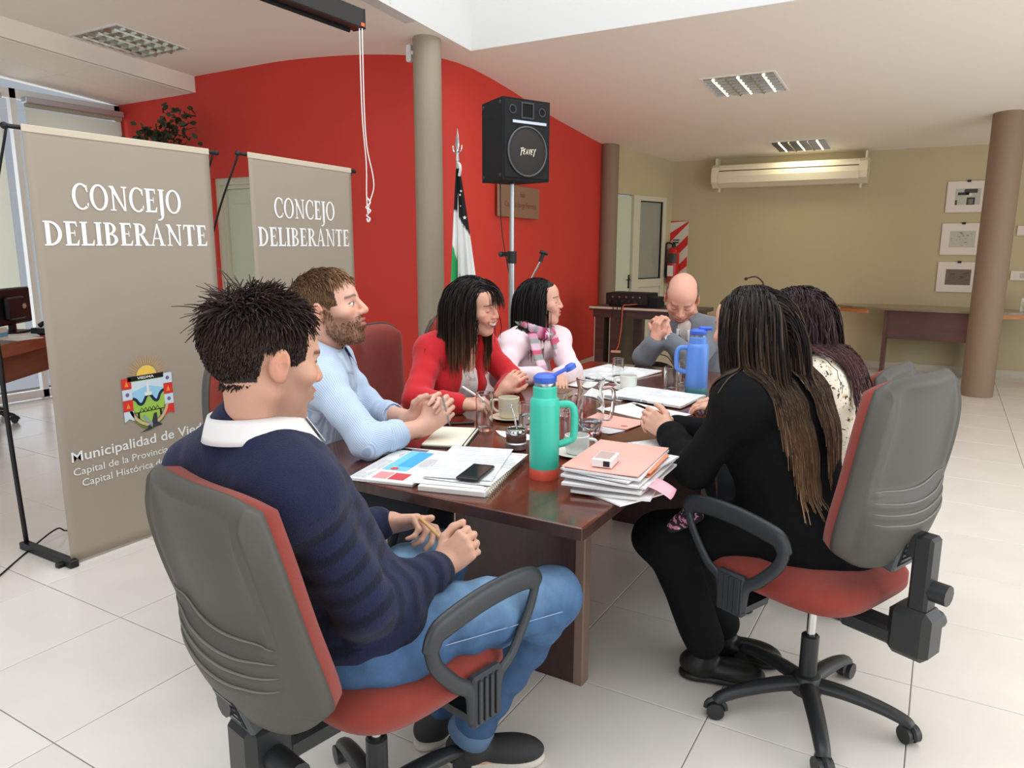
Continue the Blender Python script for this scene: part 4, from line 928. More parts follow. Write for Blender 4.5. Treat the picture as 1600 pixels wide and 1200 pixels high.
# ------------------------------------------------------------------ on the table
M_teal = mat('teal_plastic', (70, 204, 178), .35); M_coral = mat('coral_plastic', (222, 92, 72), .4); M_blue = mat('blue_plastic', (96, 144, 226), .35); M_cap = mat('cap_blue', (64, 104, 206), .4)
def thermos(label, x, y, r, h, m, cup, foot, rz, flip):
    t = thing('thermos_flask', label, 'thermos', (x, y, TZ), rz)
    obj('body', lathe([(r * .98, .03), (r, .035), (r, h * .80), (r * .93, h * .86), (r * .80, h * .88), (r * .80, h * .985), (r * .72, h)], 36), m, t, smooth=40)
    obj('foot_ring', lathe([(r * .98, 0), (r * 1.0, .004), (r * 1.0, .03), (r * .96, .034)], 36), foot, t, smooth=40)
    obj('neck_ring', lathe([(r * .70, h), (r * .72, h + .008), (r * .66, h + .012)], 28), M_steel, t, smooth=40)
    cp = obj('cap', lathe([(r * .74, h + .010), (r * .78, h + .014), (r * .78, h + .026), (r * .55, h + .034), (r * .3, h + .036)], 28), cup, t, smooth=40)
    if flip:
        obj('spout_flap', xf(bbox_(0, .055, -.014, .014, -.004, .004, .002), Matrix.Translation((r * .5, 0, h + .028)) @ Matrix.Rotation(-.5, 4, 'Y')), cup, cp); obj('flap_pad', xf(lathe([(.016, -.006), (.018, .006), (.010, .012)], 16), Matrix.Translation((r * .5 + .05, 0, h + .052)) @ Matrix.Rotation(-.5, 4, 'Y')), cup, cp)
    else: obj('spout_flap', bbox_(-.06, .0, -.016, .016, h + .030, h + .046, .005), cup, cp)
    H = smoothpath([(r * .85, 0, h * .80), (r + .028, 0, h * .80), (r + .042, 0, h * .72), (r + .042, 0, h * .5), (r + .035, 0, h * .42), (r * .9, 0, h * .36)], 30)
    obj('handle', tube(H, .0105, 12), m, t, smooth=True)
    return t
thermos('teal thermos flask with coral foot and blue flip cap at the table front', 1.662, .331, .043, .272, M_teal, M_cap, M_coral, math.radians(27), True)
thermos('blue thermos flask with handle beside the bald man', 1.674, 1.80, .050, .262, M_blue, M_cap, mat('foot_teal', (70, 130, 140), .5), math.radians(205), False)
M_china = mat('white_china', (232, 234, 226), .15, spec=.6); M_cream = mat('cream_china', (226, 216, 192), .15, spec=.6)
def cup(label, x, y, m, r, h, rz, mark=False, straight=False, drink=(60, 40, 28)):
    c = thing('coffee_cup', label, 'cup', (x, y, TZ + .008), rz, 'coffee cups on the table')
    p = [(r * .72, 0), (r * .86, .004), (r * (.98 if straight else .93), h * .35), (r, h), (r - .003, h + .001), (r - .004, h * .4), (r * .70, .006), (0, .006)]
    obj('bowl', lathe(p, 32, caps=False), m, c, smooth=50); obj('coffee', lathe([(r * .93, h * .45), (0, h * .45)], 24, caps=False), mat('coffee', drink, .1), c)
    obj('handle', tube(smoothpath([(r * .93, 0, h * .82), (r + .020, 0, h * .80), (r + .024, 0, h * .52), (r + .012, 0, h * .30), (r * .88, 0, h * .26)], 20), .005, 8), m, c, smooth=True)
    if mark:
        for k in range(3): obj('printed_star', [(0, 0, 0)] and xf(([(-.010, 0, -.0015), (.010, 0, -.0015), (.010, 0, .0015), (-.010, 0, .0015)], [(0, 1, 2, 3)]), Matrix.Rotation(math.radians(-95) - rz, 4, 'Z') @ Matrix.Translation((0, -r - .0012 + .0, h * .55)) @ Matrix.Rotation(k * PI / 3, 4, 'Y')), mat('star_navy', (52, 60, 96), .5), c, fix=False)
    s = thing('saucer', label.replace('cup', 'saucer').split(' on ')[0] + ' under its cup', 'saucer', (x, y, TZ), 0, 'saucers under the cups')
    obj('dish', lathe([(.03, 0), (.045, .002), (.068, .010), (.07, .012), (.066, .012), (.042, .0065), (0, .0055)], 40, caps=False), m, s, smooth=40); obj('well_ring', lathe([(.030, .0062), (.032, .0078), (.034, .0064)], 32, caps=False), m, s, smooth=True)
cup('white coffee cup on saucer right of the teal thermos', 1.647, .585, M_china, .040, .060, math.radians(10), straight=True)
cup('cream coffee cup with dark star beside the tall glass', 1.204, .902, M_cream, .041, .080, math.radians(195), mark=True, straight=True)
cup('small white coffee cup at the far half of the table', 1.383, 1.70, M_china, .040, .062, math.radians(200), straight=True)
def glass(label, x, y, r, h, water=0.):
    g = thing('drinking_glass', label, 'glass', (x, y, TZ + .0005), 0, 'drinking glasses on the table')
    obj('tumbler', lathe([(0, 0), (r * .94, 0), (r * .95, .003), (r, h), (r - .0018, h), (r * .92 - .001, .012), (0, .011)], 28, caps=False), M_glass, g, smooth=50)
    if water: obj('water', lathe([(0, .012), (r * .90, .0125), (r * .92, water), (0, water)], 24, caps=False), mat('water', (235, 245, 248), .0, trans=1., ior=1.33), g, smooth=50)
    obj('rim', tube([((r - .001) * math.cos(2 * PI * i / 28), (r - .001) * math.sin(2 * PI * i / 28), h) for i in range(28)], .0011, 5, closed=True), M_glass, g, smooth=True)
glass('tall empty glass in front of the woman in the red cardigan', 1.215, .708, .0315, .139)
glass('short glass of water behind the steel mate cup', 1.335, .815, .034, .095, .05)
glass('low glass half hidden between teal thermos and water jug', 1.545, .765, .034, .10)
glass('tall glass on the papers in front of the bald man', 1.214, 1.985, .031, .100)
glass('glass left of the blue thermos, nearer the camera', 1.555, 1.80, .033, .11)
glass('glass left of the blue thermos, further back', 1.572, 1.96, .033, .12)
glass('glass behind the cream cup, beside the thermos', 1.345, 1.07, .030, .09)
jg = thing('water_jug', 'clear glass water jug with handle behind the white cup', 'jug', (1.564, .865, TZ + .0005), math.radians(22))
R_ = [(0, 0), (.042, 0), (.045, .004), (.050, .05), (.052, .10), (.046, .145), (.044, .16), (.052, .20), (.0475, .201), (.0395, .16), (.0415, .145), (.0475, .10), (.0455, .05), (.0395, .014), (0, .013)]
obj('jug_body', lathe(R_, 36, caps=False), M_glass, jg, smooth=50); obj('water', lathe([(0, .0135), (.0390, .0145), (.0448, .045), (0, .045)], 30, caps=False), mat('water'), jg, smooth=50)
obj('handle', tube(smoothpath([(.043, 0, .165), (.075, 0, .168), (.083, 0, .14), (.078, 0, .08), (.068, 0, .055), (.048, 0, .055)], 24), .0075, 10), M_glass, jg, smooth=True)
mt = thing('mate_cup', 'steel and brown mate cup with metal straw left of the teal thermos', 'mate cup', (1.444, .545, TZ))
obj('cup_body', lathe([(.030, 0), (.036, .006), (.037, .024), (.033, .028)], 28), M_steel, mt, smooth=40); obj('leather_band', lathe([(.033, .026), (.034, .04), (.033, .05)], 28, caps=False), mat('mate_leather', (78, 50, 40), .6), mt, smooth=True)
obj('steel_rim', lathe([(.033, .049), (.035, .054), (.035, .068), (.032, .072), (.030, .068)], 28, caps=False), M_chrome, mt, smooth=40); obj('foot', lathe([(.031, -.0), (.033, .002), (.033, .008)], 28), M_black, mt)
obj('yerba', lathe([(.031, .064), (.015, .068), (0, .067)], 20, caps=False), mat('yerba', (72, 76, 48), .95), mt); obj('straw', tube(smoothpath([(.006, 0, .03), (-.004, 0, .10), (-.016, .0, .135), (-.020, 0, .15)], 16), [.0035] * 12 + [.0045] * 4, 8), M_chrome, mt, smooth=True)

# papers
def printed(name, base=(240, 240, 238), ink=(150, 152, 158), scale=1.):
    if name in MATS: return MATS[name]
    m = bpy.data.materials.new(name); m.use_nodes = True; MATS[name] = m; nt = m.node_tree; b = nt.nodes['Principled BSDF']; L = nt.links; b.inputs['Roughness'].default_value = .75
    tc = nt.nodes.new('ShaderNodeTexCoord'); mp = nt.nodes.new('ShaderNodeMapping'); mp.inputs['Scale'].default_value = (scale, scale, 0); L.new(tc.outputs['Object'], mp.inputs['Vector'])
    br = nt.nodes.new('ShaderNodeTexBrick'); br.inputs['Scale'].default_value = 14; br.inputs['Brick Width'].default_value = 1.6; br.inputs['Row Height'].default_value = .13; br.inputs['Mortar Size'].default_value = .042; br.inputs['Mortar Smooth'].default_value = 0
    br.inputs['Color1'].default_value = lin(ink); br.inputs['Color2'].default_value = lin(tuple(min(255, c + 40) for c in ink)); br.inputs['Mortar'].default_value = lin(base); L.new(mp.outputs[0], br.inputs['Vector'])
    n = nt.nodes.new('ShaderNodeTexNoise'); n.inputs['Scale'].default_value = 9; L.new(tc.outputs['Object'], n.inputs['Vector']); th = nt.nodes.new('ShaderNodeMath'); th.operation = 'GREATER_THAN'; th.inputs[1].default_value = .52; L.new(n.outputs['Fac'], th.inputs[0])
    mx = nt.nodes.new('ShaderNodeMix'); mx.data_type = 'RGBA'; mx.inputs['B'].default_value = lin(base); L.new(br.outputs['Color'], mx.inputs['A']); L.new(th.outputs[0], mx.inputs['Factor']); L.new(mx.outputs['Result'], b.inputs['Base Color'])
    return m
M_paper = printed('printed_paper'); M_plain = mat('paper', (236, 234, 230), .8)
M_pink = mat('pink_folder', (238, 178, 164), .75, var=.04, vscale=12); M_pinkn = mat('pink_note', (244, 178, 188), .7); M_sheet = mat('sheet_edges', (228, 226, 226), .8)
def paper(name, label, cat, x, y, w, l, rz, z, th, m, curl=.0, group=None, sd=0):
    """one sheet or folder with slightly lifted corners"""
    n = 9; rr = np.random.RandomState(int(abs(x * 1000 + y * 77 + sd)))
    ph, am_ = rr.uniform(0, 6), curl
    def hgt(u, v): return am_ * ((abs(u) ** 3) * (.5 + .5 * math.sin(ph + 2 * v)) + abs(v) ** 3 * (.5 + .5 * math.cos(ph + 2 * u)))
    vs, fs = [], []
    for s in (0, 1):
        for j in range(n):
            for i in range(n): u, v = -1 + 2 * i / (n - 1), -1 + 2 * j / (n - 1); vs.append((u * w / 2, v * l / 2, hgt(u, v) + s * th))
    N = n * n
    for j in range(n - 1):
        for i in range(n - 1): k = j * n + i; fs += [(k, k + n, k + n + 1, k + 1), (N + k, N + k + 1, N + k + n + 1, N + k + n)]
    ed = [i for i in range(n)] + [n * j + n - 1 for j in range(1, n)] + [n * (n - 1) + i for i in range(n - 2, -1, -1)] + [n * j for j in range(n - 2, 0, -1)]
    for a, b in zip(ed, ed[1:] + ed[:1]): fs.append((a, b, N + b, N + a))
    o = obj(name, (vs, fs), m, smooth=30, loc=(x, y, z), rz=rz); return tag(o, label, cat, group)
# newspaper
np_ = thing('newspaper', 'folded newspaper with blue picture in front of the blue shirt man', 'newspaper', (1.262, .200, TZ), math.radians(12))
obj('pages', bbox_(-.105, .10, -.17, .17, 0, .010, .002), mat('newsprint', (226, 224, 222), .8), np_)
def pp(x0, x1, y0, y1, m, lay=0, name='printed_block'): obj(name, ([(x0, y0, .0104 + .0003 * lay), (x1, y0, .0104 + .0003 * lay), (x1, y1, .0104 + .0003 * lay), (x0, y1, .0104 + .0003 * lay)], [(0, 1, 2, 3)]), m, np_, fix=False)
pp(-.05, .03, -.07, .13, mat('news_blue', (120, 198, 228), .7)); pp(-.02, .03, -.03, .13, mat('news_blue2', (70, 170, 218), .7), 1); pp(-.10, -.055, -.16, .15, printed('news_text', (226, 224, 222), (120, 120, 124), 1.6)); pp(.035, .095, -.02, .15, printed('news_text')); pp(.01, .06, -.15, -.09, mat('news_red', (204, 70, 76), .7)); pp(-.04, .005, -.15, -.09, mat('news_pink', (226, 150, 150), .7)); pp(-.095, .0, .135, .16, mat('news_title', (120, 116, 128), .7))
obj('printed_flower', ([(-.015 + (.016 if k % 2 else .009) * math.cos(k * PI / 7), -.055 + (.016 if k % 2 else .009) * math.sin(k * PI / 7), .0112) for k in range(14)], [tuple(range(14))]), mat('news_flower', (226, 66, 54), .7), np_, fix=False)
# spiral notebook, loose sheets, phone
ns = thing('spiral_notebook', 'open spiral notebook with loose sheets under the black phone', 'notebook', (1.475, .245, TZ), math.radians(14))
obj('pages', bbox_(-.10, .095, -.185, .19, 0, .016, .002), M_plain, ns); obj('cover', box(-.103, .098, -.188, .193, -.0, .0015), mat('notebook_cover', (90, 88, 92), .6), ns)
for k in range(24): obj('spiral_ring', tube([(.098 + .009 * math.cos(t), -.175 + .0155 * k, 0.0115 + .010 * math.sin(t)) for t in [2 * PI * i / 10 for i in range(10)]], .0011, 4, closed=True), mat('ring_wire', (214, 206, 184), .3, metal=.6), ns)
for k, (x, y, r) in enumerate(((1.45, .235, 16), (1.475, .27, 11), (1.44, .28, 20))): paper('loose_sheet', ['loose white sheet lowest on the spiral notebook', 'loose white sheet in the middle on the spiral notebook', 'loose printed sheet uppermost on the spiral notebook'][k], 'paper', x, y, .20, .33, math.radians(r), TZ + .0165 + .0030 * k, .0008, M_paper if k else M_plain, .001, 'loose sheets on the spiral notebook')
fo_ = thing('smartphone', 'black smartphone lying on the spiral notebook', 'phone', (1.52, .185, TZ + .0258), math.radians(12))
obj('body', bbox_(-.034, .034, -.068, .068, 0, .009, .003), mat('phone_body', (24, 24, 26), .3), fo_); obj('screen', bbox_(-.030, .030, -.054, .052, .0088, .0094, .0003), mat('phone_screen', (40, 50, 52), .08), fo_); obj('home_button', lathe([(.005, .0092), (.005, .0097)], 12, (0, -.061, 0)), M_black, fo_); obj('earpiece', box(-.006, .006, .059, .061, .0089, .0094), M_steel, fo_)
# small notebook under the blue shirt man's hands
nb = thing('cream_notebook', 'open cream notebook with black cover under the blue shirt man\'s hands', 'notebook', (1.185, .54, TZ), math.radians(22)); obj('cover', bbox_(-.078, .078, -.125, .125, 0, .004, .002), M_black, nb); obj('pages', bbox_(-.074, .074, -.121, .121, .004, .014, .003), mat('cream_paper', (240, 236, 216), .8), nb); obj('elastic', box(.066, .070, -.126, .126, .0035, .0148), M_black, nb)
pn = thing('black_pen', 'black pen lying on the table at the cream notebook\'s far edge', 'pen', (1.085, .72, TZ + .005), math.radians(40)); obj('barrel', cyl((-.06, 0, 0), (.05, 0, 0), .0045, 10), M_black, pn, smooth=40); obj('cap', cyl((.02, 0, 0), (.065, 0, 0), .005, 10), M_black, pn, smooth=40)
# thick stack of documents at the near right corner
_z = TZ + .0062
spec = [(1.868, .40, .215, .32, 6, .008), (1.876, .415, .21, .31, -4, .006), (1.862, .40, .215, .32, 10, .007), (1.872, .41, .21, .31, 2, .005), (1.86, .405, .22, .32, 7, .006), (1.868, .415, .21, .31, -2, .005), (1.858, .405, .215, .315, 5, .006)]
for k, (x, y, w_, l_, r_, th_) in enumerate(spec):
    x += rnd.uniform(-.012, .012); y += rnd.uniform(-.010, .010); r_ += rnd.uniform(-6, 6)
    paper('document', ['lowest', 'second lowest', 'third lowest', 'middle', 'third highest', 'second highest', 'topmost'][k] + ' sheaf of white pages in the thick stack at the table corner', 'document', x, y, w_, l_, math.radians(r_), _z, th_, M_sheet, .0012, 'documents in the thick stack', sd=k); _z += th_ + .0028
paper('pink_folder', 'pink paper folder on top of the thick stack under the cigarette box', 'folder', 1.858, .41, .215, .315, math.radians(4), _z, .002, M_pink, .0012); _z += .0046
paper('fanned_sheets', 'white sheets fanned out at the front right foot of the stack', 'paper', 1.93, .31, .12, .17, math.radians(-24), TZ + .0003, .004, M_plain, .001)
for k in range(2): paper('orange_divider', ['orange card edge sticking out of the stack, upper one', 'orange card edge sticking out of the stack, lower one'][k], 'card', 1.955, .425, .05, .20, math.radians(4), _z - .010 - .010 * k, .0018, mat('orange_card', (232, 146, 108), .7), .001)
nt_ = thing('pink_note', 'bent pink note hanging over the right side of the stack', 'note', (1.985, .33, TZ + .034), math.radians(8)); obj('note', grid(lambda u, v: (-.02 + .085 * u, -.045 + .09 * v, .010 - .03 * u ** 2 - .006 * math.sin(3 * v)), 8, 8), M_pinkn, nt_, smooth=True); nt_.children[0].modifiers.new('solidify', 'SOLIDIFY').thickness = .001
cg = thing('cigarette_box', 'white and grey cigarette box lying on the pink folder', 'box', (1.858, .325, _z + .0005), math.radians(8)); obj('carton', bbox_(-.028, .028, -.044, .044, 0, .021, .001), mat('carton_white', (232, 228, 226), .5), cg); obj('picture_panel', box(-.025, .018, -.03, .040, .0210, .0214), mat('carton_pic', (196, 170, 164), .5), cg); obj('dark_patch', box(.004, .022, -.0446, -.044, .003, .018), M_black, cg); obj('lid_line', box(-.0284, .0284, .018, .0188, -.0, .0213), mat('carton_line', (170, 160, 160), .5), cg)
# other papers further back
def pp2(*a, **k): paper('paper_sheet', *a, **k)
pp2('printed sheet lying before the woman in black, beside the stack', 'paper', 1.822, .742, .22, .29, math.radians(-38), TZ, .003, M_paper, .004)
paper('pink_document', 'pink document with red seal left of the woman in black\'s hands', 'document', 1.575, 1.06, .21, .17, math.radians(-8), TZ + .002, .003, M_pink, .002)
tag(obj('red_seal', move(([(.014 * math.cos(2 * PI * i / 20), .008 * math.sin(2 * PI * i / 20), 0) for i in range(20)] + [(.014 * math.cos(2 * PI * i / 20), .008 * math.sin(2 * PI * i / 20), .001) for i in range(20)], [tuple(range(20)), tuple(range(20, 40))] + [(i, (i + 1) % 20, 20 + (i + 1) % 20, 20 + i) for i in range(20)]), (1.64, 1.01, TZ + .0055)), mat('seal_red', (204, 96, 84), .6)), 'small round red seal on the pink document', 'seal')
pp2('small grey printed slip in front of the pink document', 'paper', 1.61, .945, .09, .11, math.radians(-15), TZ, .002, M_sheet, .002)
pp2('white sheet under the hands of the woman in black', 'paper', 1.62, 1.29, .30, .21, math.radians(-18), TZ, .003, M_plain, .002)
paper('open_folder', 'large open white folder beyond the hands of the woman in black', 'folder', 1.56, 1.57, .36, .27, math.radians(-6), TZ + .004, .010, M_paper, .006)
pp2('white sheet between jug and small white cup', 'paper', 1.345, 1.535, .24, .17, math.radians(-8), TZ, .003, M_plain, .004)
paper('paper_pad', 'wide pad of white sheets at the far end before the bald man', 'paper', 1.15, 2.08, .34, .42, math.radians(-10), TZ, .006, M_paper, .004)
pp2('white sheet in front of the woman with the scarf', 'paper', 1.10, 1.74, .24, .20, math.radians(-12), TZ, .003, M_plain, .003)
bk = thing('brown_book', 'thick brown book beside the jug in front of the woman with the scarf', 'book', (1.15, 1.385, TZ), math.radians(5)); obj('pages', box(-.065, .07, -.05, .05, .003, .026), mat('book_pages', (206, 190, 160), .8), bk); obj('cover', merge(box(-.07, .072, -.055, .055, 0, .003), box(-.07, .072, -.055, .055, .026, .029), box(-.073, -.07, -.055, .055, 0, .029)), mat('book_cover', (120, 92, 66), .6), bk)
pp2('crumpled paper napkin behind the mate cup', 'napkin', 1.36, .69, .14, .09, math.radians(-30), TZ, .002, M_plain, .008)
# ------------------------------------------------------------------ figures: smooth-blended solids turned into one surface
def unit(v): v = np.asarray(v, float); return v / (np.linalg.norm(v) + 1e-12)
def cap(a, b, ra, rb=None, k=.02, op=1, wr=None): return ('c', np.asarray(a, float), np.asarray(b, float), ra, ra if rb is None else rb, k, op, wr)
def ell(c, r, M=None, k=.02, op=1): return ('e', np.asarray(c, float), np.asarray(r, float), np.eye(3) if M is None else np.asarray(M, float), k, op)
def pbox(p):
    if p[0] == 'c':
        R = max(p[3], p[4]); return np.minimum(p[1], p[2]) - R, np.maximum(p[1], p[2]) + R
    e = np.sqrt(((p[3] * p[2][:, None]) ** 2).sum(0)); return p[1] - e, p[1] + e
def pdist(p, X, Y, Z):
    if p[0] == 'c':
        a, b = p[1], p[2]; d = b - a; L2 = d @ d + 1e-12
        t = np.clip(((X - a[0]) * d[0] + (Y - a[1]) * d[1] + (Z - a[2]) * d[2]) / L2, 0, 1)
        r = p[3] + (p[4] - p[3]) * t
        dx, dy, dz = X - a[0] - t * d[0], Y - a[1] - t * d[1], Z - a[2] - t * d[2]
        if p[7]:
            am, fr, ph = p[7]; L = math.sqrt(L2)
            r = r + am * np.sin(2 * PI * fr * L * t + ph + 14 * dx + 11 * dz) * np.clip(t * 6, 0, 1)
        return np.sqrt(dx * dx + dy * dy + dz * dz) - r
    c, r, M = p[1], p[2], p[3]; dx, dy, dz = X - c[0], Y - c[1], Z - c[2]
    q = [(M[i, 0] * dx + M[i, 1] * dy + M[i, 2] * dz) / r[i] for i in range(3)]
    k0 = np.sqrt(q[0] ** 2 + q[1] ** 2 + q[2] ** 2) + 1e-9; k1 = np.sqrt((q[0] / r[0]) ** 2 + (q[1] / r[1]) ** 2 + (q[2] / r[2]) ** 2) + 1e-9
    return k0 * (k0 - 1) / k1
def noise3(shape, h, wl, seed):
    """smooth random field on a regular grid"""
    rs = np.random.RandomState(seed); A = None
    cs = [max(4, int(s * h / w) + 4) for s, w in zip(shape, wl)]; A = rs.uniform(-1, 1, cs)
    for ax in range(3):
        x = np.arange(shape[ax]) * h / wl[ax]; i = x.astype(int); t = x - i; t = t * t * (3 - 2 * t)
        A = np.take(A, i, ax) * np.expand_dims(1 - t, [q for q in range(3) if q != ax]) + np.take(A, i + 1, ax) * np.expand_dims(t, [q for q in range(3) if q != ax])
    return A
def isosurf(prims, h, folds=None, cut=None):
    add = [p for p in prims if p[-2 if p[0] == 'c' else -1] == 1]
    lo = np.min([pbox(p)[0] for p in add], 0) - 3 * h - .01; hi = np.max([pbox(p)[1] for p in add], 0) + 3 * h + .01
    n = np.ceil((hi - lo) / h).astype(int) + 1
    F = np.full(n, .2, np.float32); ax = [lo[i] + h * np.arange(n[i]) for i in range(3)]
    for p in prims:
        k = p[5] if p[0] == 'c' else p[4]; op = p[6] if p[0] == 'c' else p[5]
        b0, b1 = pbox(p); m = k + 3 * h + (.0 if op == 1 else .0)
        i0 = np.clip(np.floor((b0 - m - lo) / h).astype(int), 0, n); i1 = np.clip(np.ceil((b1 + m - lo) / h).astype(int) + 1, 0, n)
        if np.any(i1 <= i0): continue
        s = tuple(slice(i0[i], i1[i]) for i in range(3))
        d = pdist(p, ax[0][s[0]][:, None, None], ax[1][s[1]][None, :, None], ax[2][s[2]][None, None, :]).astype(np.float32)
        f = F[s]
        if op == 1: g = np.clip(.5 + .5 * (f - d) / k, 0, 1); F[s] = f + (d - f) * g - k * g * (1 - g)
        else: g = np.clip(.5 - .5 * (f + d) / k, 0, 1); F[s] = f + (-d - f) * g + k * g * (1 - g)
    if folds:
        for am, wl, sd in folds: F += (am * noise3(n, h, wl, sd)).astype(np.float32)
    if cut is not None:
        X, Y, Z = np.meshgrid(*ax, indexing='ij', sparse=True); F = np.maximum(F, cut(X, Y, Z).astype(np.float32))
    S = F < 0
    c = sum(S[i:n[0] - 1 + i, j:n[1] - 1 + j, k:n[2] - 1 + k].astype(np.int8) for i in (0, 1) for j in (0, 1) for k in (0, 1))
    act = (c > 0) & (c < 8); I = np.argwhere(act); idx = np.full(act.shape, -1, np.int64); idx[act] = np.arange(len(I))
    pos = np.zeros((len(I), 3)); cnt = np.zeros(len(I))
    cor = [(i, j, k) for i in (0, 1) for j in (0, 1) for k in (0, 1)]
    fv = {q: F[I[:, 0] + q[0], I[:, 1] + q[1], I[:, 2] + q[2]] for q in cor}
    for a in cor:
        for x in range(3):
            if a[x] == 0:
                b = list(a); b[x] = 1; b = tuple(b); f0, f1 = fv[a], fv[b]; m = (f0 < 0) != (f1 < 0); t = f0[m] / (f0[m] - f1[m])
                q = np.tile(np.array(a, float), (m.sum(), 1)); q[:, x] += t; pos[m] += q; cnt[m] += 1
    V_ = lo + h * (I + pos / cnt[:, None])
    quads = []
    for x in range(3):
        y, z = (x + 1) % 3, (x + 2) % 3
        s0 = [slice(None)] * 3; s1 = [slice(None)] * 3; s0[x] = slice(0, n[x] - 1); s1[x] = slice(1, n[x])
        ch = S[tuple(s0)] != S[tuple(s1)]; E = np.argwhere(ch); E = E[(E[:, y] > 0) & (E[:, z] > 0) & (E[:, y] < n[y] - 1) & (E[:, z] < n[z] - 1)]
        ins = S[E[:, 0], E[:, 1], E[:, 2]]
        def cell(dy, dz): q = E.copy(); q[:, y] -= dy; q[:, z] -= dz; return idx[q[:, 0], q[:, 1], q[:, 2]]
        Q = np.stack([cell(1, 1), cell(0, 1), cell(0, 0), cell(1, 0)], 1); Q[~ins] = Q[~ins][:, ::-1]; quads.append(Q)
    return V_, np.concatenate(quads)
def relax(Vt, Q, it=2, lam=.5):
    """a little smoothing of the surface"""
    e = np.concatenate([Q[:, [0, 1]], Q[:, [1, 2]], Q[:, [2, 3]], Q[:, [3, 0]]]); e = np.concatenate([e, e[:, ::-1]])
    cn = np.bincount(e[:, 0], minlength=len(Vt))[:, None].clip(1)
    for _ in range(it):
        s = np.stack([np.bincount(e[:, 0], Vt[e[:, 1], i], len(Vt)) for i in range(3)], 1) / cn; Vt = Vt + lam * (s - Vt)
    return Vt
def sdfp(prims, P):
    d = np.full(len(P), 9.)
    for p in prims:
        op = p[6] if p[0] == 'c' else p[5]
        if op == 1: d = np.minimum(d, pdist(p, P[:, 0], P[:, 1], P[:, 2]))
    return d
def rotM(yaw, pitch=0., roll=0.):
    """rows: right, front, up"""
    y, p, r = map(math.radians, (yaw, pitch, roll)); f = V(math.cos(y) * math.cos(p), math.sin(y) * math.cos(p), math.sin(p)); rt = V(math.sin(y), -math.cos(y), 0); u = np.cross(rt, f)
    return np.array([rt * math.cos(r) + u * math.sin(r), f, u * math.cos(r) - rt * math.sin(r)])

# ---- head
def head_prims(H, M, s=1., fem=False, smile=0., neck_to=None, lids=0.):
    g = lambda *q: np.asarray(H) + (np.array(q) * s) @ M
    e = lambda c, r, k=.012, op=1, R=None: ell(g(*c), np.array(r) * s, M if R is None else R @ M, k, op)
    c_ = lambda a, b, ra, rb=None, k=.010, op=1: cap(g(*a), g(*b), ra * s, None if rb is None else rb * s, k, op)
    j = .93 if fem else 1.
    P = [e((0, -.018, .032), (.0745, .098, .083), .02), e((0, .03, -.025), (.059, .062, .085), .03), e((0, .028, .045), (.060, .062, .055), .03),
         e((0, .034, -.075), (.047 * j, .048, .038), .025), e((0, .072, -.103 * (1 if not fem else .97)), (.020 * j, .017, .016), .022),
         c_((-.050, .0, -.055), (-.018, .064, -.098), .022 * j, .016, .016), c_((.050, .0, -.055), (.018, .064, -.098), .022 * j, .016, .016),
         c_((-.030, .079 - .005 * fem, .021), (.030, .079 - .005 * fem, .021), .0125 - .002 * fem, None, .016), e((-.043, .058, -.020), (.023, .024, .018), .022), e((.043, .058, -.020), (.023, .024, .018), .022),
         e((-.031, .094, .001), (.016, .014, .0095), .012, -1), e((.031, .094, .001), (.016, .014, .0095), .012, -1),
         e((-.031, .0765, .001), (.0135, .0125, .0115), .004), e((.031, .0765, .001), (.0135, .0125, .0115), .004),
         c_((0, .089, .016), (0, .110 - .004 * fem, -.024), .0075, .0115 - .002 * fem, .010), e((-.0125, .098, -.029), (.0085, .010, .0075), .007), e((.0125, .098, -.029), (.0085, .010, .0075), .007), e((0, .108 - .004 * fem, -.027), (.0105 - .002 * fem, .011, .009 - .001 * fem), .006),
         e((0, .082, -.058), (.028 + .006 * smile, .018, .020), .014)]
    if smile:
        P += [e((-.036, .072, -.040), (.018, .018, .015), .014), e((.036, .072, -.040), (.018, .018, .015), .014)]
    P += [e((0, .0985, -.0515), (.020 + .007 * smile, .0065, .0048), .006), e((0, .0965, -.0665), (.018 + .005 * smile, .0075, .0058), .006), e((0, .108, -.0588), (.024 + .007 * smile, .014, .0014 + .0042 * smile), .003, -1)]
    for x in (-1, 1):
        Re = np.array([[math.cos(.35 * x), math.sin(.35 * x) * -1, 0], [math.sin(.35 * x), math.cos(.35 * x), 0], [0, 0, 1.]])
        P += [e((x * .0785, -.012, -.004), (.0085, .019, .031), .006, 1, Re), e((x * .087, -.008, -.001), (.006, .010, .017), .004, -1, Re), e((x * .080, -.006, -.028), (.007, .009, .010), .006)]
    if neck_to is not None:
        P += [cap(g(0, -.022, -.04), neck_to, (.049 if fem else .053) * s, (.051 if fem else .056) * s, .03), cap(g(0, .004, -.07), neck_to, .036 * s, .045 * s, .02)]
    return P
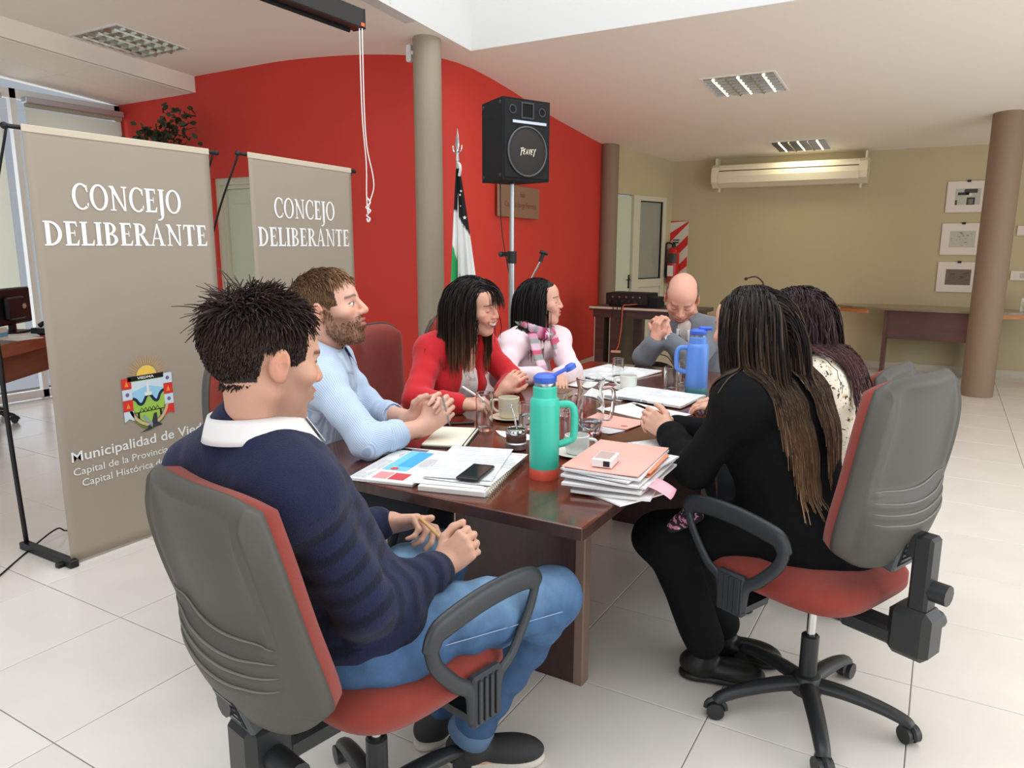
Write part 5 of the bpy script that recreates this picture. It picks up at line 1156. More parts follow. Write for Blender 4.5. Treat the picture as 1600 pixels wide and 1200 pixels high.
def face_cols(Vt, H, M, s, skin, lip=(192, 118, 104), brow=(64, 46, 36), iris=(58, 44, 34), beard=None, eyes=True, teeth=False, lid=None, bald=None, fem=False):
    q = ((Vt - np.asarray(H)) @ M.T) / s; n = len(Vt); c = np.tile(np.array(lin(skin)[:3]), (n, 1))
    def mix(w, col):
        nonlocal c
        w = np.clip(w, 0, 1)[:, None]; c = c * (1 - w) + np.array(lin(col)[:3]) * w
    x, y, z = q[:, 0], q[:, 1], q[:, 2]; ax = np.abs(x)
    red = tuple(int(a * b) for a, b in zip(skin, (1.0, .84, .80)))
    mix(.45 * np.exp(-(((ax - .044) / .02) ** 2 + ((z + .025) / .018) ** 2)) * (y > .03), red); mix(.5 * np.exp(-((x / .016) ** 2 + ((z + .026) / .014) ** 2)) * (y > .09), red); mix(.5 * np.exp(-((ax - .084) / .014) ** 2) * (np.abs(y + .01) < .035), red)
    if beard:
        bc, st = beard
        w = (1 / (1 + np.exp(-(-.036 - .25 * np.maximum(0, ax - .045) * -1 - z) * 260))) * (y > -.012) * (1 / (1 + np.exp(-(y + .002) * 160)))
        up_ = np.exp(-(((z + .045) / .007) ** 2)) * (ax < .032) * (y > .08); jawl = (ax > .035) * (z < .0) * np.exp(-((y - .02 + .3 * (z + .03)) / .03) ** 2) * .7
        cheek = np.exp(-(((ax - .03) / .022) ** 2 + ((z + .03) / .018) ** 2)) * (y > .05)
        mix(st * np.clip(w + up_ + jawl - .8 * cheek, 0, 1) * (z > -.135), bc)
    mix((.85 if fem else .6) * (np.abs(z + .0515 + .12 * ax * ax / .02 * .02) < .0052) * (ax < .023) * (y > .085), lip); mix((.85 if fem else .6) * (np.abs(z + .0665) < .0062) * (ax < .020) * (y > .085), lip)
    if teeth:
        zc = z + .0605 - 9. * ax * ax; mm = (x / .030) ** 2 + (zc / .0090) ** 2
        mix(.9 * (mm < 2.0) * (y > .07), lip); mix(1. * (mm < 1.0) * (y > .07), (236, 228, 218)); mix(1. * (mm < 1.0) * (zc < -.0035) * (y > .07), (120, 50, 50))
    else: mix(.6 * (np.abs(z + .0588) < .0022) * (ax < .024) * (y > .08), (110, 58, 54))
    b = np.exp(-(((z - .0255 - .03 * (ax - .03) * (ax < .034) + .22 * np.maximum(0, ax - .034)) / (.0042 if not fem else .0028)) ** 2)) * (ax > .012) * (ax < .052) * (y > .05); mix(.9 * b, brow)
    ez = z - .001; ex = ax - .031
    el = (ex / .0135) ** 2 + (ez / .0062) ** 2
    if eyes:
        mix(1. * (el < 1) * (y > .078), (226, 222, 214)); mix(1. * ((ex / .0056) ** 2 + (ez / .0062) ** 2 < 1) * (y > .078), iris); mix(.8 * (np.abs(el - 1.25) < .4) * (ez > .001) * (y > .075), (52, 36, 30))
    else:
        mix(.75 * (np.abs(ez + .004 + 10 * ex * ex) < .0018) * (np.abs(ex) < .014) * (y > .07), (70, 46, 40)); mix(.25 * (el < 2) * (y > .07), red)
    if bald is not None: mix(bald(x, y, z), (118, 106, 98))
    return c

# ---- hands
def hand_prims(w, d, n, side, curl=(.5, .5, .5, .5), thumb=(.35, .3), s=1., spread=.0, th_dir=None):
    """w wrist, d towards the knuckles, n out of the back of the hand, side +1 when the thumb lies along d x n"""
    d = unit(d); n = unit(np.asarray(n) - d * (np.asarray(n) @ d)); t = unit(np.cross(d, n)) * side
    P = []; kn = []
    L = [(.040, .024, .020), (.044, .028, .021), (.040, .026, .020), (.032, .020, .018)]; off = (.030, .0105, -.0095, -.0275); fw = (.086, .090, .085, .077)
    for i in range(4):
        k = w + (d * fw[i] + t * off[i] - n * (.002 * (i == 0) + .005 * (i == 3))) * s; kn.append(k)
        P.append(cap(w + (d * .012 + t * off[i] * .55) * s, k, .0145 * s, .0105 * s, .010))
        a = 0.; p = k; cu = curl[i] if hasattr(curl[i], '__len__') else (curl[i], curl[i] * 1.15, curl[i] * .75)
        sp = unit(d + t * spread * (1.5 - i)); r = .0094 if i < 3 else .0082
        for q in range(3):
            a += cu[q]; v = sp * math.cos(a) - n * math.sin(a); p2 = p + v * L[i][q] * s
            P.append(cap(p, p2, (r - .0006 * q) * s, (r - .0011 * (q + 1)) * s, .004)); p = p2
    P.append(ell(w + (d * .045 - n * .006) * s, V(.034, .045, .014) * s, np.array([t, d, n]), .012))
    b = w + (d * .020 + t * .022 - n * .004) * s; v = unit(d * .62 + t * .62 - n * .35) if th_dir is None else unit(th_dir)
    p = b; f = unit(np.cross(t, d)) ; bend = unit(np.cross(v, unit(np.cross(v, d) + 1e-6)))
    ls = (.042, .032, .026); rr = (.0155, .0115, .0105, .0085)
    for q in range(3):
        if q: v = unit(v + thumb[q - 1] * (d * .9 - t * .9 - n * .2))
        p2 = p + v * ls[q] * s; P.append(cap(p, p2, rr[q] * s, rr[q + 1] * s, .010 if q == 0 else .005)); p = p2
    P.append(cap(w - d * .03 * s, w + d * .02 * s, .024 * s, .026 * s, .015))
    return P
# ---- trunk and limbs
def trunk(J, o=0., fem=False, belly=0., kk=.05, low=True):
    lat = unit(J['sR'] - J['sL']); up = unit(J['C'] - J['P']); lat = unit(lat - up * (lat @ up)); fr = np.cross(up, lat); M = np.array([lat, fr, up])
    hl = unit(J['hR'] - J['hL']); fu = unit(up * .8 + V(0, 0, 1) * .5); hl = unit(hl - fu * (hl @ fu)); Mh = np.array([hl, np.cross(fu, hl), fu])
    at = lambda t, f=0.: J['P'] + (J['C'] - J['P']) * t + fr * f
    w = .93 if fem else 1.
    P = [ell(at(.74), V(.150 * w + o, .108 * w + o, .16 + o), M, kk), ell(at(.93, -.01), V(.150 * w + o, .085 * w + o, .085 + o), M, kk), ell(at(.40, .01), V(.132 * w + o, .105 * w + belly + o, .15 + o), M, kk)]
    if low: P.append(ell(at(.06), V(.165 + o, .125 + belly * .5 + o, .12 + o), Mh, kk))
    P += [cap(J['sL'], J['sR'], .050 * w + o, None, kk), cap(J['N'], J['sL'], .045 * w + o * .7, .050 * w + o, kk), cap(J['N'], J['sR'], .045 * w + o * .7, .050 * w + o, kk)]
    if fem:
        for x in (-1, 1): P.append(ell(at(.70, .075) + lat * x * .065, V(.062 + o, .055 + o, .060 + o), M, .03))
    return P, M
def arm(J, S, o=0., fem=False, end=1., wr=None, k=.025, r=(.048, .042, .040, .029)):
    w = .88 if fem else 1.; s, e, wv = J['s' + S], J['e' + S], J['w' + S]; wv = e + (wv - e) * end
    return [ell(s, V(1, 1, 1) * (r[0] * w + .006 + o), None, .03), cap(s, e, r[0] * w + o, r[1] * w + o, k, 1, wr), cap(e, wv, r[2] * w + o, (r[2] + (r[3] - r[2]) * end) * w + o, k, 1, wr)]
def leg(J, S, o=0., fem=False, end=1., wr=None, k=.03, r=(.084, .060, .057, .040)):
    h, kn, a = J['h' + S], J['k' + S], J['a' + S]; a = kn + (a - kn) * end
    return [cap(h, kn, r[0] + o, r[1] + o, k, 1, wr), cap(kn, a, r[2] + o, r[3] + o, k, 1, wr), ell(h + V(0, 0, -.0), V(.09 + o, .09 + o, .075 + o), None, .04)]
def foot(a, d, s=1., h=.0):
    """bare foot from the ankle towards d, sole level"""
    d = unit(V(d[0], d[1], 0)); z = V(0, 0, 1); q = a * V(1, 1, 0) + z * h
    return [cap(a, q + z * .055 - d * .02, .036 * s, .035 * s, .02), cap(q + z * .035 - d * .035, q + z * .026 + d * .14, .034 * s, .024 * s, .02)]
def shoe(parent, base, a, d, m_up, m_sole, h=0., s=1., boot=False):
    d = unit(V(d[0], d[1], d[2] if len(d) > 2 else 0)); z = V(0, 0, 1); sd = np.cross(d, z); M = np.array([sd, d, z]); q = a * V(1, 1, 0) + z * h
    P = [ell(q + z * .055 - d * .03, V(.040, .055, .045) * s, M, .03), ell(q + z * .045 + d * .07, V(.044, .095, .036) * s, M, .03), ell(q + z * .040 + d * .125, V(.042, .065, .030) * s, M, .025), cap(q + z * .05 - d * .015, a + z * (.10 if boot else .02), .045 * s, .043 * s if not boot else .050, .02), ell(q - z * .04, V(.3, .3, .055), None, .004, -1)]
    v, f = isosurf(P, .006); o = obj('shoe', (v - base, f), m_up, parent, smooth=True, fix=False)
    P2 = [ell(q + z * .016 - d * .035, V(.040, .050, .018) * s, M, .02), ell(q + z * .016 + d * .05, V(.042, .12, .018) * s, M, .02), ell(q + z * .016 + d * .125, V(.044, .068, .018) * s, M, .02), ell(q - z * .098, V(.4, .4, .10), None, .004, -1)]
    v, f = isosurf(P2, .006); obj('sole', (v - base, f), m_sole, o, smooth=True, fix=False)
# ---- hair
def grow(S, D, Ln, prims, grav, steps=10, margin=.006, wave=0., wlen=.05, seed=1, stiff=.0, comb=None):
    rs = np.random.RandomState(seed); n = len(S); P = S.copy(); D = D / np.linalg.norm(D, axis=1, keepdims=True); out = [P.copy()]; ph = rs.uniform(0, 6.28, n); st = Ln / steps
    side = np.cross(D, rs.normal(0, 1, (n, 3))); side /= np.linalg.norm(side, axis=1, keepdims=True) + 1e-9
    g = V(0, 0, -1)
    for k in range(steps):
        D = D + grav * g * (1 + k * .25)
        if comb is not None: D = D + comb(P, k / steps)
        D /= np.linalg.norm(D, axis=1, keepdims=True)
        Q = P + D * st[:, None]
        if wave: Q = Q + side * (wave * np.cos(ph + 2 * PI * (k + 1) * st / wlen) * min(1, k / 2))[:, None]
        for _ in range(2):
            d = sdfp(prims, Q); m = d < margin
            if m.any():
                e = 2e-3; q = Q[m]; gr = np.stack([sdfp(prims, q + e * np.eye(3)[i]) - sdfp(prims, q - e * np.eye(3)[i]) for i in range(3)], 1); gr /= np.linalg.norm(gr, axis=1, keepdims=True) + 1e-9
                Q[m] = q + gr * (margin - d[m] + .001)[:, None]
        nd = Q - P; D = D * .35 + .65 * nd / (np.linalg.norm(nd, axis=1, keepdims=True) + 1e-9); P = Q; out.append(P.copy())
    return np.stack(out, 1)
def strand_mesh(paths, r0, r1=.0006, col0=(30, 24, 22), col1=(60, 44, 34), seed=2, cfn=None, flat_=1.):
    n, m, _ = paths.shape; rs = np.random.RandomState(seed); T = np.gradient(paths, axis=1); T /= np.linalg.norm(T, axis=2, keepdims=True) + 1e-9
    ref = rs.normal(0, 1, (n, 1, 3)); A = np.cross(T, ref); A /= np.linalg.norm(A, axis=2, keepdims=True) + 1e-9; B = np.cross(T, A)
    t = np.linspace(0, 1, m); r = (r0 * (1 - t ** 3) + r1)[None, :, None] * rs.uniform(.7, 1.3, (n, 1, 1))
    ring_ = [paths + r * (A * math.cos(a) + B * flat_ * math.sin(a)) for a in (0, 2.094, 4.189)]
    Vt = np.stack(ring_, 2).reshape(-1, 3)
    i = np.arange(n)[:, None, None] * m * 3; k = np.arange(m - 1)[None, :, None] * 3; q = np.arange(2)[None, None, :]; q2 = (q + 1) % 3
    Q = np.stack([i + k + q, i + k + q2, i + k + 3 + q2, i + k + 3 + q], -1).reshape(-1, 4)
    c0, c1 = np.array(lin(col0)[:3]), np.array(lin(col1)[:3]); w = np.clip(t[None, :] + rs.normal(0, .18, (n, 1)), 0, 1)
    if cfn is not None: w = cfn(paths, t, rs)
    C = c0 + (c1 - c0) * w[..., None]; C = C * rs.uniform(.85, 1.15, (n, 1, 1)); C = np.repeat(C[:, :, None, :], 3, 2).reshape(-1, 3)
    return Vt, Q, np.clip(C, 0, 1)
def scalp(H, M, s, n, ok, seed=3, r=(.0765, .100, .085), c=(0, -.018, .032)):
    """points on the skull where ok(x, y, z) in head space; returns points and outward normals"""
    rs = np.random.RandomState(seed); u = rs.normal(0, 1, (n * 6, 3)); u /= np.linalg.norm(u, axis=1, keepdims=True); q = u * np.array(r) + np.array(c); m = ok(q[:, 0], q[:, 1], q[:, 2]); q, u = q[m][:n], (u / np.array(r))[m][:n]
    u /= np.linalg.norm(u, axis=1, keepdims=True); return np.asarray(H) + (q * s) @ M, u @ M
M_skin = mat('skin', attr='Col', rough=.48, spec=.4, sss=.12, bump=.06, bscale=240)
M_hair = mat('hair', attr='Col', rough=.5, spec=.28)
def catm(*ms):
    vs, fs, o = [], [], 0
    for v, f in ms: vs.append(np.asarray(v)); fs.append(np.asarray(f) + o); o += len(v)
    return np.concatenate(vs), np.concatenate(fs)
def collar(parent, base, c, up, fr, r0, m, h=.034, drop=.030, gap=.35, point=.035, flare=.020, sy=1., n=44, name='collar'):
    up = unit(up); fr = unit(np.asarray(fr) - up * (np.asarray(fr) @ up)); rt = np.cross(fr, up); nv = 9
    def fn(u, v):
        a = gap + (2 * PI - 2 * gap) * u; e = abs(u - .5) * 2; pt = max(0, (e - .70) / .30) ** 1.5
        dirv = fr * math.cos(a) * sy + rt * math.sin(a)
        lean = -.012 * math.cos(a)
        if v < .45: t = v / .45; rr = r0 + .004 * (1 - t); z = -.012 + (h + .012) * t
        else:
            t = (v - .45) / .55; rr = r0 + .006 + flare * t * (1 + .8 * pt); z = h - (h * .25 + drop + point * pt) * t ** 1.15
        return np.asarray(c) + dirv * rr + up * (z + lean) - base
    o = obj(name, grid(fn, n, nv), m, parent, smooth=True, fix=False); sd = o.modifiers.new('solidify', 'SOLIDIFY'); sd.thickness = .0025; return o
def body_mesh(parent, base, parts, hd, H, M, s, skin, **kw):
    """parts: coarse solid for trunk and limbs; hands etc. as fine solids; head fine"""
    v0, f0 = isosurf(parts['coarse'], .014); vs, fs = [v0], [f0]
    for p in parts['fine']: a, b = isosurf(p, .0042); vs.append(a); fs.append(b)
    a, b = isosurf(hd, .0033); a = relax(a, b, 1, .35); vs.append(a); fs.append(b)
    c = [np.tile(np.array(lin(skin)[:3]), (len(q), 1)) for q in vs[:-1]] + [face_cols(a, H, M, s, skin, **kw)]
    v, f = catm(*zip(vs, fs))
    return obj('body', (v - base, f), M_skin, parent, smooth=True, fix=False, cols=np.concatenate(c))
def cloth(name, parent, base, prims, h, m, folds=None, cut=None, colf=None, it=1):
    v, f = isosurf(prims, h, folds, cut); v = relax(v, f, it, .4)
    return obj(name, (v - base, f), m, parent, smooth=True, fix=False, cols=None if colf is None else colf(v))
def joints(txt):
    J = {}
    for l in txt.split(';'):
        k, v = l.split(':'); J[k.strip()] = V(*[float(x) for x in v.split(',')])
    return J
def along(v, a, b):
    d = b - a; L = np.linalg.norm(d); t = (v - a) @ d / L; r = np.linalg.norm(v - a - np.outer(np.clip(t, 0, L), d / L), axis=1); return t, r
# ------------------------------------------------------------------ cloth materials
def stripes_mat(name, c1, c2, period, duty=.5):
    m = bpy.data.materials.new(name); m.use_nodes = True; MATS[name] = m; nt = m.node_tree; b = nt.nodes['Principled BSDF']; L = nt.links; b.inputs['Roughness'].default_value = .8
    a = nt.nodes.new('ShaderNodeAttribute'); a.attribute_name = 'stripe'
    k = nt.nodes.new('ShaderNodeMath'); k.operation = 'MULTIPLY'; k.inputs[1].default_value = 2 * PI / period; L.new(a.outputs['Fac'], k.inputs[0])
    s = nt.nodes.new('ShaderNodeMath'); s.operation = 'SINE'; L.new(k.outputs[0], s.inputs[0])
    r = nt.nodes.new('ShaderNodeMapRange'); r.inputs[1].default_value = -.5; r.inputs[2].default_value = .5; L.new(s.outputs[0], r.inputs[0])
    mx = nt.nodes.new('ShaderNodeMix'); mx.data_type = 'RGBA'; mx.inputs['A'].default_value = lin(c1); mx.inputs['B'].default_value = lin(c2); L.new(r.outputs[0], mx.inputs['Factor']); L.new(mx.outputs['Result'], b.inputs['Base Color']); return m
def speckle_mat(name, base, inks, scale, th=.57):
    m = bpy.data.materials.new(name); m.use_nodes = True; MATS[name] = m; nt = m.node_tree; b = nt.nodes['Principled BSDF']; L = nt.links; b.inputs['Roughness'].default_value = .85
    tc = nt.nodes.new('ShaderNodeTexCoord'); prev = None; col = lin(base)
    for i, (ink, t) in enumerate(inks):
        n = nt.nodes.new('ShaderNodeTexNoise'); n.inputs['Scale'].default_value = scale * (1 + .35 * i); n.inputs['Detail'].default_value = 2.5; mp = nt.nodes.new('ShaderNodeMapping'); mp.inputs['Location'].default_value = (3.1 * i, 1.7 * i, 5.3 * i); L.new(tc.outputs['Object'], mp.inputs['Vector']); L.new(mp.outputs[0], n.inputs['Vector'])
        g = nt.nodes.new('ShaderNodeMapRange'); g.inputs[1].default_value = t; g.inputs[2].default_value = t + .03; L.new(n.outputs['Fac'], g.inputs[0])
        mx = nt.nodes.new('ShaderNodeMix'); mx.data_type = 'RGBA'; mx.inputs['B'].default_value = lin(ink); mx.inputs['A'].default_value = col
        if prev: L.new(prev, mx.inputs['A'])
        L.new(g.outputs[0], mx.inputs['Factor']); prev = mx.outputs['Result']
    L.new(prev, b.inputs['Base Color']); return m
M_knit = mat('navy_knit', attr='Col', rough=.95, spec=.15, bump=.35, bscale=330, var=.10, vscale=180, sheen=.10)
M_shirt = mat('white_shirt', (232, 228, 226), .8); M_jean = mat('denim', attr='Col', rough=.85, spec=.2, bump=.15, bscale=300, var=.16, vscale=28)
M_dark = mat('dark_trousers', (34, 36, 44), .9); M_blk = mat('black_cloth', (16, 16, 17), .92, spec=.2, bump=.15, bscale=120)
M_sole = mat('white_sole', (206, 198, 184), .6); M_shoe = mat('dark_shoe', (48, 46, 46), .7, bump=.2, bscale=200); M_boot = mat('black_boot', (18, 17, 17), .45)
def male_hair(x, y, z): return ~((z < .080 - .25 * np.abs(x)) & (y > .046)) & ((y > .046) | (z > np.where(y > .012, .002, np.where(y > -.040, .022, -.068)))) & (z > -.075)
def fem_hair(x, y, z): return ~((z < .088 - .3 * np.abs(x)) & (y > .040)) & (z > -.06)
def hmask(fn, M=None):
    return lambda x, y, z: fn(x, y, z).astype(float) * ((x / .0745) ** 2 + ((y + .018) / .098) ** 2 + ((z - .032) / .083) ** 2 < 1.35)
_fc = face_cols
def face_cols(Vt, H, M, s, skin, hair=None, hm=None, **k):
    c = _fc(Vt, H, M, s, skin, **k)
    if hair is not None:
        q = ((Vt - np.asarray(H)) @ M.T) / s; w = hmask(hm)(q[:, 0], q[:, 1], q[:, 2] - .002)[:, None]; c = c * (1 - w) + np.array(lin(hair)[:3]) * w
    return c
def person(label, J):
    b = V(J['P'][0], J['P'][1], 0); return thing('person', label, 'person', tuple(b), 0), b
def coarse(J, fem=False, feet=None):
    P, M = trunk(J, -.004, fem); P = list(P)
    for S in 'LR': P += arm(J, S, -.006, fem) + leg(J, S, -.004, fem) + foot(J['a' + S], feet[S] if feet else (J['k' + S] - J['h' + S]))
    return P, M
def skull(H, M, s, N): 
    g = lambda *q: np.asarray(H) + (np.array(q) * s) @ M
    return [ell(g(0, -.018, .032), V(.0745, .098, .083) * s, M), ell(g(0, .03, -.035), V(.062, .064, .09) * s, M), cap(g(0, -.022, -.05), N, .05)]
def short_hair(p, base, H, M, s, ok, n, ln, c0, c1, up=.5, fwd=.3, seed=4, r=.0024, grav=.15, wild=.25, name='hair'):
    S, N_ = scalp(H, M, s, n, ok, seed); rs = np.random.RandomState(seed); q = ((S - H) @ M.T) / s
    side = np.sign(q[:, :1]) * M[0]; top = np.clip((q[:, 2:3] - .05) / .05, 0, 1)
    D = N_ * up * (.45 + .55 * top) + (M[1] * fwd * top) + (-M[2]) * (1 - top) * .9 + (-M[1]) * (1 - top) * .35 + rs.normal(0, wild, S.shape)
    Pth = grow(S, D, rs.uniform(ln[0], ln[1], n)[:len(S)] * (.28 + .72 * np.clip((q[:, 2] - .01) / .07, 0, 1)), skull(H, M, s, H - M[2] * .15), grav, 5, .003, seed=seed)
    v, f, c = strand_mesh(Pth, r, .0007, c0, c1, seed); return obj(name, (v - base, f), M_hair, p, smooth=True, fix=False, cols=c)
def long_hair(p, base, H, M, s, n, zend, extra, c0, c1, seed=5, r=.0045, wave=0., wlen=.06, margin=.008, jit=.05, cfn=None, back=.5, steps=14, ok=fem_hair, grav=.55, face=True, part=0., comb=None, zfn=None, drop=None):
    S, N_ = scalp(H, M, s, n, ok, seed, (.080, .104, .090)); rs = np.random.RandomState(seed); q = ((S - H) @ M.T) / s
    sx = np.where(q[:, 0] > part, 1., -1.)[:, None]
    D = N_ * .30 + M[0] * sx * .55 - M[1] * (back + 6 * np.clip(q[:, 1:2], 0, .1)) - M[2] * .15 + rs.normal(0, .05, S.shape)
    ze = zend if zfn is None else zfn(q)
    Ln = np.maximum(.06, (S[:, 2] - ze + rs.normal(0, jit, len(S))) * 1.12)
    pr_ = skull(H, M, s, H - M[2] * .16) + list(extra)
    if face: pr_.append(ell(H + (V(0, .115, -.045) * s) @ M, V(.088, .086, .135) * s, M))
    Pth = grow(S, D, Ln, pr_, grav, steps, margin, wave, wlen, seed, comb=comb)
    if face:
        lq = ((Pth - H) @ M.T) / s; bad = ((lq[..., 1] > .040) & (np.abs(lq[..., 0]) < .066) & (lq[..., 2] < .070) & (lq[..., 2] > -.22)).any(1); Pth = Pth[~bad]
    if drop is not None: Pth = Pth[~drop(Pth).any(1)]
    v, f, c = strand_mesh(Pth, r, .0012, c0, c1, seed, cfn); return obj('hair', (v - base, f), M_hair, p, smooth=True, fix=False, cols=c)

# ================================================================== man in the navy sweater
J = joints('P:1.556,-0.356,0.575; C:1.462,-0.513,0.978; N:1.440,-0.528,1.050; H:1.486,-.510,1.192; hL:1.466,-0.357,0.568; hR:1.64,-0.336,0.560; kL:1.475,0.073,0.555; kR:1.829,0.057,0.535; aL:1.47,0.054,0.115; aR:1.624,0.010,0.125; sL:1.285,-0.52,0.935; sR:1.606,-0.556,0.943; eL:1.34,-0.342,0.715; eR:1.668,-0.446,0.690; wL:1.416,-0.099,0.701; wR:1.66,-0.182,0.668')
p, b = person('man in a navy striped sweater and jeans holding a pencil at the front left', J)
Mh = rotM(75, -10, 2); H = J['H']; s = 1.05; skin = (208, 160, 136)
hR = hand_prims(J['wR'], V(.045, .030, .050), V(.35, -.75, .35), -1, curl=(1.25, 1.3, 1.35, 1.35), thumb=(.5, .5), s=1.0)
hL = hand_prims(J['wL'], V(.78, .50, .12), V(-.35, .45, .75), -1, curl=((.45, .75, .45), (.85, 1.0, .6), (1.05, 1.1, .6), (1.15, 1.1, .7)), thumb=(.15, .1), s=1.08, th_dir=V(.80, .45, .22))
cz, Mt = coarse(J, feet={'L': V(.2, 1, 0), 'R': V(.83, .55, 0)})
body_mesh(p, b, {'coarse': cz, 'fine': [hR, hL]}, head_prims(H, Mh, s, neck_to=J['C'] + V(0, 0, .03)), H, Mh, s, skin, beard=((96, 72, 60), .42), hair=(34, 26, 24), hm=male_hair, brow=(40, 30, 26))
tr, _ = trunk(J, .020)
swp = tr + arm(J, 'L', .016, end=.93, wr=(.0014, 18, 1)) + arm(J, 'R', .017, end=.93, wr=(.0016, 18, 2)) + [cap(J['C'] + V(0, 0, .04), H - V(0, 0, .05), .062, .07, .012, -1)]
def navy(v):
    c = np.tile(np.array(lin((36, 40, 66))[:3]), (len(v), 1)); dk = np.array(lin((21, 22, 38))[:3]); w = np.zeros(len(v))
    up = unit(J['C'] - J['P']); hgt = (J['C'] - v) @ up
    w = np.maximum(w, ((hgt % .062) < .026) * (hgt > .07) * .75)
    for S in 'LR':
        t, r = along(v, J['s' + S], J['e' + S]); t2, r2 = along(v, J['e' + S], J['w' + S]); L = np.linalg.norm(J['e' + S] - J['s' + S])
        on = (r < .085) & (t > .02); w = np.where(on, ((t % .052) < .022) * .8, w); on2 = (r2 < .07) & (t2 > .02); w = np.where(on2, (((t2 + L) % .052) < .022) * .55, w)
    return c + (dk - c) * w[:, None]
cloth('sweater', p, b, swp, .006, M_knit, [(.004, (.07, .07, .05), 3), (.0022, (.03, .03, .03), 4)], colf=navy)
for S, r_ in (('R', .042), ('L', .040)):
    d = unit(J['w' + S] - J['e' + S]); c0 = J['w' + S] - d * .045
    obj('sweater_cuff', (lambda m: ([tuple(V(*q) - b) for q in m[0]], m[1]))(tube([c0 + d * t for t in (0, .012, .03, .042, .046)], [r_, r_ + .003, r_ + .001, r_ - .002, r_ - .008], 20)), mat('cuff_knit', (40, 44, 68), .95, bump=.4, bscale=240), p, smooth=True)
collar(p, b, J['C'] + (J['N'] - J['C']) * .75 + V(.012, .012, .005), unit(J['N'] - J['C']) * .6 + V(0, 0, .7), V(.70, .71, -.1), .078, M_shirt, h=.052, drop=.036, gap=.26, point=.040, flare=.024)
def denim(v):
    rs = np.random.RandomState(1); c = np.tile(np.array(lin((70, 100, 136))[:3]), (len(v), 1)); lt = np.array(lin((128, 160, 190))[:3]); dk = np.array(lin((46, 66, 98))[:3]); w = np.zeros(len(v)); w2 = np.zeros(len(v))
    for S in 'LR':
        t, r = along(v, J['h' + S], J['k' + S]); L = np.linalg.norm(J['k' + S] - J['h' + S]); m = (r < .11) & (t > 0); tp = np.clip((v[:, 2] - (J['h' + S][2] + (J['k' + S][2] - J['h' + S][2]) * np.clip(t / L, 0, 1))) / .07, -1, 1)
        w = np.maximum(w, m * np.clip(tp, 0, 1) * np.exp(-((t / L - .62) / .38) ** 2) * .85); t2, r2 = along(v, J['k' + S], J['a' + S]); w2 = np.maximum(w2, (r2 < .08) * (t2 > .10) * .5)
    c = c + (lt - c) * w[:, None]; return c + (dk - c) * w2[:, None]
pel = [ell(J['P'] + V(0, 0, -.02), V(.185, .15, .11), None, .05)]
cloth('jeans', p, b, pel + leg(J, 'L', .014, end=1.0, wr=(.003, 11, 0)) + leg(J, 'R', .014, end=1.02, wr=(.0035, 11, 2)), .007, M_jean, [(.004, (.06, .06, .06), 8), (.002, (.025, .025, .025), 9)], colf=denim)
_hem = J['kR'] + (J['aR'] - J['kR']) * 1.03; _dd = unit(J['aR'] - J['kR'])
obj('jeans_hem', (lambda m: ([tuple(V(*q) - b) for q in m[0]], m[1]))(tube([_hem - _dd * .03, _hem - _dd * .015, _hem + _dd * .018, _hem + _dd * .022], [.054, .062, .064, .058], 22)), mat('hem_denim', (88, 112, 140), .9), p, smooth=True)
# seam along the right thigh
_sp = [J['hR'] + (J['kR'] - J['hR']) * t + unit(np.cross(J['kR'] - J['hR'], V(0, 0, 1))) * (.101 - .024 * t) + V(0, 0, .008 - .01 * t) for t in np.linspace(.12, .98, 20)]
obj('thigh_seam', (lambda m: ([tuple(V(*q) - b) for q in m[0]], m[1]))(tube(_sp, .0014, 5)), mat('seam_thread', (140, 158, 182), .8), p, smooth=True)
shoe(p, b, J['aR'] + V(.0, .01, 0), V(.83, .55, 0), M_shoe, M_sole); shoe(p, b, J['aL'], V(.2, 1, 0), M_shoe, M_sole)
thin = lambda x, y, z: male_hair(x, y, z) & ~(((x + .005) / .022) ** 2 + ((y + .058) / .026) ** 2 + ((z - .098) / .03) ** 2 < 1)
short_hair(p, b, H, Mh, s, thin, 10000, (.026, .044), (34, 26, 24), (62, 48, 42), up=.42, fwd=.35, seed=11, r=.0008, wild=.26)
_e = lambda x, y, z: (z > .045) & (y < -.045) & (x < .03)
short_hair(p, b, H, Mh, s, _e, 90, (.045, .075), (46, 37, 34), (84, 70, 62), up=1.1, fwd=-.6, seed=12, r=.0005, wild=.45, grav=.05, name='hair_wisps')
pc = thing('pencil', 'wooden pencil held between the hands of the man in navy', 'pencil', (1.494, -.052, .722))
_a, _b = V(0, 0, 0), V(1.690, -.168, .712) - V(1.494, -.052, .722)
obj('shaft', cyl(_a, _b * .80, .0042, 8), mat('pencil_wood', (204, 160, 100), .5), pc, smooth=40); obj('ferrule', cyl(_b * .80, _b * 1.0, .0045, 8), mat('pencil_purple', (104, 96, 170), .4), pc, smooth=40)

